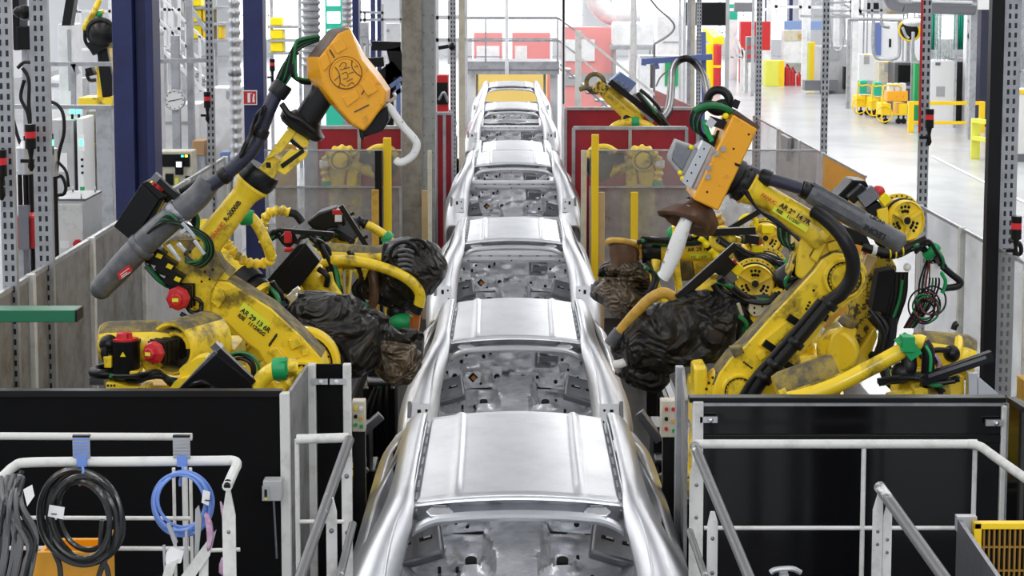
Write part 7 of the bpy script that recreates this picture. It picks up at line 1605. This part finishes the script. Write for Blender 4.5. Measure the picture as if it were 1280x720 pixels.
    block('grey_machine', 800, 70, 860, 140, 48, 1., 'whitem', 'pale grey machine behind the blue strut', 'machine', detail=lambda t, x0, x1, z0, z1, Y: [MB('green').bb((x0 + .75, Y - .04, z1 - .9), (x0 + 1.15, Y, z1 - .2)).build('green_panel', t), MB('galv').bb((x0, Y - .03, z1 - .05), (x1, Y, z1)).build('edge', t)])
    block('grey_machine', 822, 20, 858, 66, 54, 1., 'whitem', 'pale machine front above the blue strut', 'machine', detail=lambda t, x0, x1, z0, z1, Y: [MB('greypad').bb((x0 + .2, Y - .03, z1 - .9), (x1 - .2, Y, z1 - .85)).build('seam', t)])
    bars('clear_screen_frame', 'whitem', .06, 38, [(705, -10, 705, 130), (794, -10, 794, 130), (850, -10, 850, 130)], 'white uprights of the clear screens behind the small far robot', 'frame', posts=((704, -10), (856, -10), (868, -10)))
    # blue strut with hose arch
    Y = 33
    t = thing('blue_strut', P(850, 76, Y), 'blue strut gantry with a black hose arch', 'gantry'); b = MB('bluestrut').bar(P(802, 77, Y), P(890, 71, Y), .12, .12); b.bar(P(879, 40, Y + .1), P(880, 128, Y + .1), .1, .1); b.bar(P(802, 77, Y), P(808, 78, Y), .13, .14); b.bar(P(820, 78, Y), P(822, 86, Y), .08, .08); x = P(880, 0, Y).x; b.bb((x - .05, Y + .05, 0), (x + .05, Y + .15, P(0, 128, Y).z)); b.build('beam', t)
    b = MB('rubber').tube(PP([(826, 152, 27), (836, 136, 28), (839, 110, 30), (840, 90, 32), (846, 78, Y - .2), (858, 73, Y - .2), (870, 80, Y - .2), (880, 96, 32), (884, 112, 30), (886, 122, 29)]), .075, 12); b.build('hose_arch', t)
    b = MB('steel_dark').bb(P(813, 110, Y), P(816, 80, Y + .1)); b.tube(PP([(838, 86, Y), (826, 96, Y), (820, 108, Y)]), .02, 6); b.build('sensor_drop', t)
    for px in (862, 866.5): x = P(px, 0, 35).x; tag(MB('galv' if px < 864 else 'beige').bb((x - .04, 35, 0), (x + .04, 35.08, 7)).build('thin_post'), 'thin grey post in front of the black board' if px < 864 else 'thin cream post in front of the black board', 'post')
    block('black_board', 857, 3, 907, 32, 42, .15, 'black', 'black display board hanging behind the thin slotted post', 'board', floor=False, detail=lambda t, x0, x1, z0, z1, Y: MB('cabinet').bb((x1, Y, 0), (x1 + .1, Y + .1, z1 + .1)).build('mast', t))
walkway()
# ---- right: aisle and machines
def right_hall():
    def gy(py): return PZ(900, py, 0).y
    # carts
    def cart(px0, px1, pyt, pyb, top, lab, boxes):
        Y = gy(pyb); x0, x1, _, zt = rect(px0, pyt, px1, pyb, Y)
        t = thing('yellow_cart', ((x0 + x1) / 2, Y, 0), lab, 'cart', 'yellow carts on the aisle'); w = x1 - x0
        b = MB('safety'); 
        for x in (x0, x1 - .3): b.bb((x, Y, .35), (x + .32 + (0 if x == x0 else -.02), Y + .9, .72))
        b.bb((x0, Y, .3), (x1, Y + .9, .36)); b.build('body', t, bevel=.02)
        b = MB('safety').tube([V((x0 + .02, Y, .1)), V((x0 + .0, Y, .3)), V((x0 + .02, Y, 1.2)), V((x0 + .12, Y, zt)), V((x0 + w * .6, Y, zt + .02)), V((x0 + w * .75, Y, zt - .06))], .03, 8); b.torus((x0 + .08, Y - .02, .35), (0, 1, 0), .28, .025, 20, 6); b.build('handle_frame', t)
        b = MB('black')
        for x in (x0 + .15, x1 - .3, x1 - .12): b.cyl((x, Y + .02, .1), (x, Y + .1, .1), .1, n=12); b.bb((x - .03, Y + .03, .1), (x + .03, Y + .09, .34))
        b.build('wheels', t)
        zb = .80
        if top == 'orange':
            b = MB('orange').bb((x0 + .18, Y - .02, zb), (x1, Y + .5, zb + .36)); b.build('orange_tray', t, bevel=.02); b = MB('cabinetw')
            for k in range(3): b.bb((x0 + .25 + k * .22, Y + .05, zb + .3), (x0 + .40 + k * .22, Y + .4, zb + .62))
            b.build('white_packs', t)
        else:
            b = MB('teal').bb((x0 + .1, Y, zb), (x1 - .15, Y + .5, zb + .5)); b.build('green_box', t, bevel=.02); MB('greypad').bb((x0 + .35, Y - .02, zb + .05), (x0 + .6, Y, zb + .5)).build('grey_side', t)
    cart(1072, 1094, 107, 144, 'green', 'yellow cart with a green box, farthest left of the carts', 0); cart(1090, 1108, 108, 147, 'green', 'yellow cart with a green box, in between the other carts', 0); cart(1103, 1134, 107, 155, 'orange', 'yellow cart carrying an orange tray of white packs', 0)
    # guard rails
    Y = gy(165.5); t = thing('yellow_guard_rail', (P(1185, 0, Y).x, Y, 0), 'orange yellow guard rail in front of the light grey cabinet', 'guard rail')
    b = MB('safety'); x0, x1, _, zt = rect(1136, 127, 1230, 165, Y)
    for x in (x0, x1 - .16): b.bb((x, Y, 0), (x + .18, Y + .12, zt))
    b.each('post', t, bevel=.01); b = MB('safety').bb((x0, Y + .12, zt - .12), (x1, Y + .2, zt)); z2 = P(0, 152, Y).z; b.bb((x0, Y + .12, z2 - .1), (x1, Y + .2, z2)); b.build('rail', t)
    Y = gy(199); t = thing('lime_guard_rail', (P(1230, 0, Y).x, Y, 0), 'lime yellow guard rail beside the black slotted post', 'guard rail')
    x0, x1, _, zt = rect(1215, 148, 1243, 199, Y); b = MB('lime').bb((x0, Y, 0), (x0 + .25, Y + .1, zt)); b.bb((x1 - .2, Y - 1.5, 0), (x1, Y - 1.4, zt)); b.each('post', t, bevel=.01)
    b = MB('lime'); 
    for z in (zt - .06, zt * .52): b.prism([V((x0, Y, z - .06)), V((x1, Y - 1.5, z - .06)), V((x1, Y - 1.5, z + .06)), V((x0, Y, z + .06))], (.1, .05, 0))
    b.each('rail', t)
    # cabinets
    def cdet(t, x0, x1, z0, z1, Y):
        b = MB('greypad').bb((x0 + .2, Y - .02, z1 - 1.25), (x0 + .5, Y, z1 - .9)); b.use('steel_dark').bb((x0 + .15, Y - .02, z1 - .16), (x0 + .32, Y, z1 - .06)); b.build('vents', t); MB('galv').bb((x1 - .06, Y - .02, z0), (x1 - .03, Y, z1)).build('door_edge', t)
    block('light_grey_cabinet', 1164, 76, 1193, 160, 56, 1.2, 'cabinetw', 'tall light grey cabinet behind the orange yellow rail', 'cabinet', detail=cdet)
    block('dark_glass_booth', 1194, 73, 1248, 161, 56.5, 1.5, 'smoked', 'dark glazed booth right of the light grey cabinet', 'booth', detail=lambda t, x0, x1, z0, z1, Y: [MB('steel_dark').bb((x0, Y + 1.4, 0), (x1, Y + 1.5, z1)).build('rear_wall', t), MB('galv').bb((x0, Y - .05, z1 - .12), (x1, Y, z1)).build('top_rail', t), MB('green').bb((x0 + .95, Y + .5, 1.4), (x0 + 1.2, Y + .6, z1 - .5)).build('green_board', t), MB('cabinetw').bb((x0 + .9, Y + .4, .2), (x0 + 1.25, Y + .7, 1.3)).build('white_unit', t)])
    block('green_post', 1144, 76, 1152, 160, 57.5, .3, 'green', 'dull green machine edge left of the light grey cabinet', 'machine', detail=lambda t, x0, x1, z0, z1, Y: MB('galv').bb((x0 - .1, Y - .02, z1 - .1), (x1, Y, z1)).build('edge', t))
    def grm(t, x0, x1, z0, z1, Y): b = MB('greypad').bb((x0 + .2, Y - .02, z1 - .4), (x0 + .42, Y, z1 - .08)); b.use('safety').bb((x0 + .2, Y - .02, z1 - .06), (x0 + .4, Y, z1 - .02)); b.build('panel', t)
    block('beige_cabinet', 1099, 77, 1117, 130, 62, .8, 'beige', 'pale beige cabinet with a dark panel behind the orange tray cart', 'cabinet', detail=grm); block('beige_cabinet', 1074, 68, 1092, 128, 66, .8, 'cabinetw', 'white cabinet behind the green box carts', 'cabinet', detail=grm)
    block('dark_machine', 1118, 78, 1143, 150, 61, 1., 'steel_dark', 'dark machine between beige cabinet and green machine edge', 'machine', detail=lambda t, x0, x1, z0, z1, Y: [MB('black').bb((x0 + .15, Y - .05, z1 - .75), (x1 - .15, Y, z1 - .1)).build('dark_panel', t), MB('greypad').bb((x0, Y - .03, z1 - 1.0), (x1, Y, z1 - .9)).build('ledge', t)])
    block('mixed_machine', 1026, 58, 1066, 122, 72, 1.5, 'cabinet', 'grey machine group between the pale posts beyond the aisle', 'machine', detail=lambda t, x0, x1, z0, z1, Y: [MB('black').bb((x0 + 1.0, Y - .4, .2), (x1, Y, 1.2)).build('black_base', t), MB('greypad').bb((x0 + .3, Y - .05, z1 - .6), (x0 + .8, Y, z1 - .1)).build('panel', t), MB('copper').bb((x0 + .25, Y - .06, .4), (x0 + .32, Y, 1.6)).build('orange_pipe', t), MB('steel_dark').bb((x0 - .8, Y - .6, .15), (x0 + .7, Y, .6)).build('low_bed', t)])
    for px, Y, lab in ((1070, 63, 'pale post left of the green box carts'), (1007, 76, 'pale post left of the slim yellow locker'), (1047, 74, 'pale post in front of the grey machine group'), (962, 84, 'pale post behind the wide yellow locker')):
        x = P(px, 0, Y).x; tag(MB('whitem').bb((x - .12, Y, 0), (x + .12, Y + .25, 9)).build('pale_post'), lab, 'post')
    # yellow lockers etc
    Yl = gy(108)
    def lk(t, x0, x1, z0, z1, Y): MB('safety').bb((x1 - .25, Y - .02, z0), (x1, Y, z1)).build('bright_edge', t)
    block('yellow_locker', 957, 76, 980, 108, Yl, .8, 'lime', 'wide pale yellow locker beyond the aisle', 'locker', detail=lk); block('yellow_locker', 1008, 53, 1019, 108, Yl, .8, 'lime', 'slim tall yellow locker beyond the aisle', 'locker', detail=lk)
    block('white_kiosk', 980, 38, 1008, 108, Yl + 3, .8, 'whitem', 'white wall bay between the two yellow lockers', 'booth', detail=lambda t, x0, x1, z0, z1, Y: [MB('beige').bb((x0, Y - .05, z1 - .5), (x1, Y, z1)).build('beige_band', t), MB('ochre').cyl((x0 + .8, Y - .1, z1 - .3), (x0 + .8, Y - .05, z1 - .3), .12, n=12).build('round_sign', t), MB('galv').bb((x0 + .1, Y - .6, .85), (x1 - .1, Y, 1.0)).build('worktop', t)])
    for k, (px, w) in enumerate(((985, 4), (992, 4), (1000, 5))):
        p = P(px, 106, Yl); h = (1.1, .9, .6)[k]; b = MB('red').cyl((p.x, Yl + .3, 0.02), (p.x, Yl + .3, h * .8), .13, n=12); b.lathe((p.x, Yl + .3, h * .8), (0, 0, 1), [(0, .13), (.1, .05), (.2, .04)], 12); b.use('black').bar((p.x, Yl + .25, h * .95), (p.x + .15, Yl + .2, h * .7), .04, .04)
        tag(b.build('fire_extinguisher'), ['tallest red fire extinguisher beside the wide yellow locker', 'middle red fire extinguisher between the yellow lockers', 'lowest red fire extinguisher near the slim yellow locker'][k], 'fire extinguisher', 'extinguishers')
    block('blue_fascia', 981, 26, 1030, 37, 88, .3, 'skyblue', 'blue fascia band above the white wall bay', 'fascia', floor=False, legs=True)
    block('white_wall_bay', 1068, 28, 1160, 60, 78, .3, 'wallw', 'white wall bay behind the yellow carts', 'wall bay', detail=lambda t, x0, x1, z0, z1, Y: [MB('bluestrut').bb((x0 + .9, Y - .1, z1 - 1.6), (x0 + 1.3, Y, z1)).build('blue_pipe', t), MB('black').bb((x0 + 1.7, Y - .05, z1 - 1.2), (x0 + 1.8, Y, z1 - .8)).build('black_mark', t)])
    block('red_cover', 926, 27, 963, 40, 80, .6, 'red', 'red covered stand at the far end of the aisle', 'stand', detail=lambda t, x0, x1, z0, z1, Y: MB('whitem').bb((x0, Y - .05, 0), (x1, Y, z0 + 1.6)).build('skirt', t))
    # far end of aisle: rack trolleys
    bars('white_trestle', 'whitem', .09, 74, [(902, 40, 915, 72), (912, 40, 925, 72), (902, 40, 912, 40), (896, 72, 928, 72), (920, 45, 930, 72)], 'white slanting trestles at the far end of the aisle', 'trestle', posts=((898, 46), (928, 60)))
    block('red_barrel', 893, 55, 902, 70, 73, .5, 'red', 'red and yellow barrel at the far end of the aisle', 'barrel', bevel=.1, detail=lambda t, x0, x1, z0, z1, Y: MB('safety').bb((x0 - .01, Y - .02, (z0 + z1) * .5), (x1 + .01, Y + .3, (z0 + z1) * .5 + .12)).build('yellow_band', t))
    b = MB('tag').bar(P(884, 40, 74.6), P(898, 52, 73.5), .5, .4); b.bar(P(874, 44, 73.5), P(877, 64, 73.5), .3, .3); b.bar(P(896, 46, 73.5), P(898, 56, 73.5), .5, .4); p = P(890, 55, 73.5); b.bb((p.x - .3, 73.3, 0), (p.x + .3, 73.7, p.z)); tag(b.build('yellow_robot'), 'tiny yellow robot under the black board far away', 'robot')
    block('trolley', 934, 46, 945, 78, 72, .6, 'steel_dark', 'dark trolley with red layers at the far end of the aisle', 'trolley', floor=False, legs=True, detail=lambda t, x0, x1, z0, z1, Y: [MB('red').bb((x0, Y - .03, z0 + .2 + k * .4), (x1, Y, z0 + .35 + k * .4)).build('red_layer', t) for k in range(2)])
    block('hanging_board', 918, 3, 940, 15, 70, .2, 'steel_dark', 'small dark hanging panel right of the black board', 'board', floor=False, detail=lambda t, x0, x1, z0, z1, Y: MB('galv').bb((x1, Y, 0), (x1 + .12, Y + .1, z1 + 1)).build('mast', t))
    block('green_booth', 910, 5, 922, 24, 82, .6, 'teal', 'green booth top right of the black board', 'booth', detail=lambda t, x0, x1, z0, z1, Y: MB('whitem').bb((x0, Y - .03, 0), (x1, Y, z1 - .8)).build('white_base', t))
    column('navy_column', 957, 963, 86, 'bluecol', 'short looking navy column above the wide yellow locker'); column('navy_column', 987, 991, 92, 'bluecol', 'thin navy column far above the red extinguishers')
    # overhead pipes, curtains, ducts
    b = MB('steel_dark').cyl(P(1128, 5, 50), P(1218, 8, 50), .28, n=18); b.tube(PP([(1128, 5, 50), (1118, 2, 50), (1112, -12, 50)]), .28, 16); b.use('alu').cyl(P(1140, 1, 49.7), P(1215, 3, 49.7), .06, n=10); x = P(1222, 0, 50).x; b.use('galv').bb((x - .1, 50.3, 0), (x + .1, 50.5, 6)); tag(b.build('big_pipe'), 'fat dark overhead pipe above the green curtain', 'pipe')
    def wavy(px0, px1, py0, py1, Y, m, lab, cat, name):
        x0, x1, z0, z1 = rect(px0, py0, px1, py1, Y); n = 40; rows = []
        for z in (z0, (z0 + z1) / 2, z1): rows.append([V((x0 + (x1 - x0) * i / n, Y + .06 * math.sin(i * 1.1), z)) for i in range(n + 1)])
        b = MB(m).grid(rows); t = thing(name, ((x0 + x1) / 2, Y, z0), lab, cat); b.build('curtain', t, solid=.006); b = MB('galv').bar((x0 - .1, Y, z1), (x1 + .1, Y, z1), .06, .06); b.bb((x1 + .05, Y, 0), (x1 + .12, Y + .08, z1)); b.build('rail', t)
    wavy(1170, 1192, -25, 76, 54.5, 'strip', 'clear strip curtain hanging above the light grey cabinet', 'curtain', 'strip_curtain'); wavy(1193, 1208, 13, 62, 58.6, 'teal', 'green curtain right of the clear strip curtain', 'curtain', 'green_curtain'); wavy(1165, 1172, 13, 62, 58.6, 'teal', 'narrow green curtain left of the clear strip curtain', 'curtain', 'green_curtain')
    block('navy_duct', 1227, 12, 1243, 68, 55, .5, 'navy', 'dark navy duct coming down right of the green curtain', 'duct', detail=lambda t, x0, x1, z0, z1, Y: [MB('cabinetw').bb((x0 - .3, Y - .05, z1), (x1 + .2, Y + .6, z1 + .6)).build('white_head', t)])
    block('valve_stack', 1209, 18, 1222, 60, 56, .4, 'whitem', 'white panel with black valves between green curtain and navy duct', 'panel', detail=lambda t, x0, x1, z0, z1, Y: [MB('black').sphere((x0 + .15, Y - .05, z1 - .75), .14).build('valve', t), MB('galv').tube([V((x0, Y - .06, z1 - .2)), V((x0 + .2, Y - .1, z1 - .4)), V((x1, Y - .06, z1 - .3))], .03, 8).build('pipe', t)])
    def ptube(lab, paths, r, Y, m='galv', name='service_pipe'):
        b = MB(m)
        for q in paths: b.tube([P(x, y, Y) for x, y in q], r, 8, 4)
        px, py = paths[0][0]; p = P(px, py, Y); b.bb((p.x - r, Y, 0), (p.x + r, Y + 2 * r, p.z)); tag(b.build(name), lab, 'pipe')
    ptube('grey service pipes running level above the yellow carts', [[(1062, 24), (1090, 24), (1130, 25), (1160, 20)], [(1100, 22), (1104, 32), (1112, 34)], [(1124, 27), (1124, 66), (1116, 74), (1100, 74), (1092, 64), (1092, 24)]], .07, 63)
    ptube('grey bracket pipes between the pale posts', [[(1036, 20), (1040, 58), (1052, 60), (1054, 22), (1036, 20)], [(1040, 18), (1068, 20)], [(1055, 5), (1068, 12)]], .06, 70)
    ptube('dark looped pipe left of the red cable post', [[(1142, 40), (1140, 60), (1145, 76)], [(1136, 48), (1132, 44), (1128, 34)]], .05, 58)
    b = MB('black').lathe(P(1137, 38, 62), (-.6, -1, -.3), [(0, .42), (.1, .3), (.12, .1)], 20); b.use('safety').torus(P(1137, 38, 62), (-.6, -1, -.3), .4, .06, 20, 8); p = P(1137, 38, 62); b.use('galv').bb((p.x - .06, 62.1, 0), (p.x + .06, 62.2, p.z)); tag(b.build('lamp_dome'), 'black and yellow dome lamp above the dark machine', 'lamp')
    b = MB('whitem').sphere(P(1143, 28, 60), (.45, .3, .16)); p = P(1143, 28, 60); b.use('galv').cyl((p.x, 60, p.z), (p.x, 60, 8), .03, n=8); tag(b.build('ceiling_lamp'), 'white hanging dish lamp left of the red cable post', 'lamp')
    # top right clutter of beams
    bars('overhead_truss', 'galv', .10, 68, [(1030, 14, 1160, 12), (1000, 20, 1064, 22), (1075, -10, 1075, 20), (1090, -10, 1090, 22), (1100, -10, 1102, 22), (1020, 5, 1068, 2), (1066, 4, 1080, 20)], 'grey overhead frame above the pale posts', 'frame', posts=((1064, -10), (1166, -10)))
    bars('overhead_truss', 'whitem', .14, 80, [(960, 8, 1070, 10), (970, -8, 970, 20), (1000, -8, 1001, 24), (1030, -8, 1030, 24), (900, 12, 960, 12)], 'white overhead frame above the blue fascia', 'frame', posts=((1012, -8), (900, -8)))
    block('machine_top', 1084, -2, 1136, 18, 70, .8, 'cabinet', 'grey machine top with yellow rollers above the carts', 'machine', floor=False, legs=True, detail=lambda t, x0, x1, z0, z1, Y: [MB('ochre').cyl((x0 + .9, Y - .1, z0 + .2), (x1 - .2, Y - .1, z0 + .25), .15, n=12).build('roller', t), MB('black').bb((x0, Y - .04, z0 + .1), (x0 + .5, Y, z0 + .5)).build('dark_panel', t)])
    # right edge
    block('white_stand', 1270, 112, 1300, 205, 44, .8, 'cabinetw', 'white stand with a yellow top edge at right edge', 'stand', detail=lambda t, x0, x1, z0, z1, Y: [MB('safety').bb((x0, Y - .02, z1 - .12), (x1, Y, z1)).build('yellow_edge', t), MB('steel_dark').bb((x0, Y - .02, 0), (x1, Y, .22)).build('plinth', t)])
    bars('tube_rack', 'galv', .08, 48, [(1274, -5, 1274, 112), (1284, 20, 1284, 112), (1266, 90, 1290, 88), (1262, 20, 1290, 22), (1278, 30, 1279, 60, .14)], 'grey tube rack above the white stand at right edge', 'rack', posts=((1271, -10),))
    beacon(1162, 146, 17.1, 'beacon with a red band on the slotted post above the aisle', 'led_r', X=-.1); beacon(1270.5, 282, 14.0, 'large beacon with a red lens on the black slotted post at right', 'led_r', X=-.08)
    b = MB('rubber').tube(PP([(1262, 300, 14.2), (1274, 304, 14.1), (1276, 316, 14.1), (1268, 318, 14.15)]), .02, 8); tag(b.build('beacon_cable'), 'short black cable below the large right beacon', 'cable')
    b = MB('ochre').bb(P(1270, 500, 12.5), P(1300, 480, 12.2)); b.use('galv'); p = P(1285, 500, 12.35); b.bb((p.x - .05, 12.3, 0), (p.x + .05, 12.4, p.z)); tag(b.build('ochre_bracket', bevel=.01), 'ochre bracket low at right edge beyond the black screen', 'bracket')
    # left/right far clutter behind the pillar gap
right_hall()

def line_side():
    for sx, lab, g in ((-1, 'dark steel guide beam along the left flank of the cars', 0), (1, 'dark steel guide beam along the right flank of the cars', 0)):
        t = thing('guide_rail', (sx * 1.62, 15, 0), lab, 'beam'); b = MB('black').bb((sx * 1.62 - .07, 9.9, .62), (sx * 1.62 + .07, 19.2, .78)); b.use('steel_dark').bb((sx * 1.62 - .03, 9.9, .78), (sx * 1.62 + .03, 19.2, .80)); b.build('beam', t)
        b = MB('black')
        for k in range(8): b.bb((sx * 1.62 - .06, 10 + k * 1.3, 0), (sx * 1.62 + .06, 10.12 + k * 1.3, .62))
        b.each('leg', t)
    def station(x, Y, lab, seed):
        rnd = random.Random(seed); px = 0 if x < 0 else 999; t = thing('clamp_station', (x, Y, 0), lab, 'clamp')
        b = MB('black').bb((x - .16, Y, 0), (x + .16, Y + .4, .9)); b.bb((x - .10, Y - .05, .9), (x + .12, Y + .3, 1.25)); b.build('column', t, bevel=.01)
        b = MB('steel_dark').bar((x - .05, Y - .1, 1.15), (x + (.22 if px < 637 else -.22), Y - .05, 1.38), .07, .07); b.cyl((x - .1, Y - .12, 1.0), (x + .1, Y - .12, 1.0), .05, n=12); b.build('clamp_arm', t, bevel=.006)
        b = MB('rubber')
        for k in range(4): b.tube([V((x - .12 + .06 * k, Y - .05, .2)), V((x - .15 + .08 * k, Y - .18, .6 + .05 * k)), V((x + rnd.uniform(-.1, .1), Y - .1, 1.05))], .018, 8)
        b.build('hoses', t)
        if seed % 2: MB('green').sphere((x + .02, Y - .1, .98), (.05, .05, .08)).build('green_plug', t)
    station(-1.27, 11.5, 'black clamp station with a green plug left of the nearest car', 1); station(1.29, 11.3, 'black clamp station behind the beige box with red buttons', 2); station(-1.27, 12.9, 'black clamp station below the brown foil cover at left', 3); station(1.29, 13.0, 'black clamp station under the black cloth sleeve at right', 4); station(-1.30, 15.6, 'black clamp station under the long arching yellow hose', 5)
line_side()
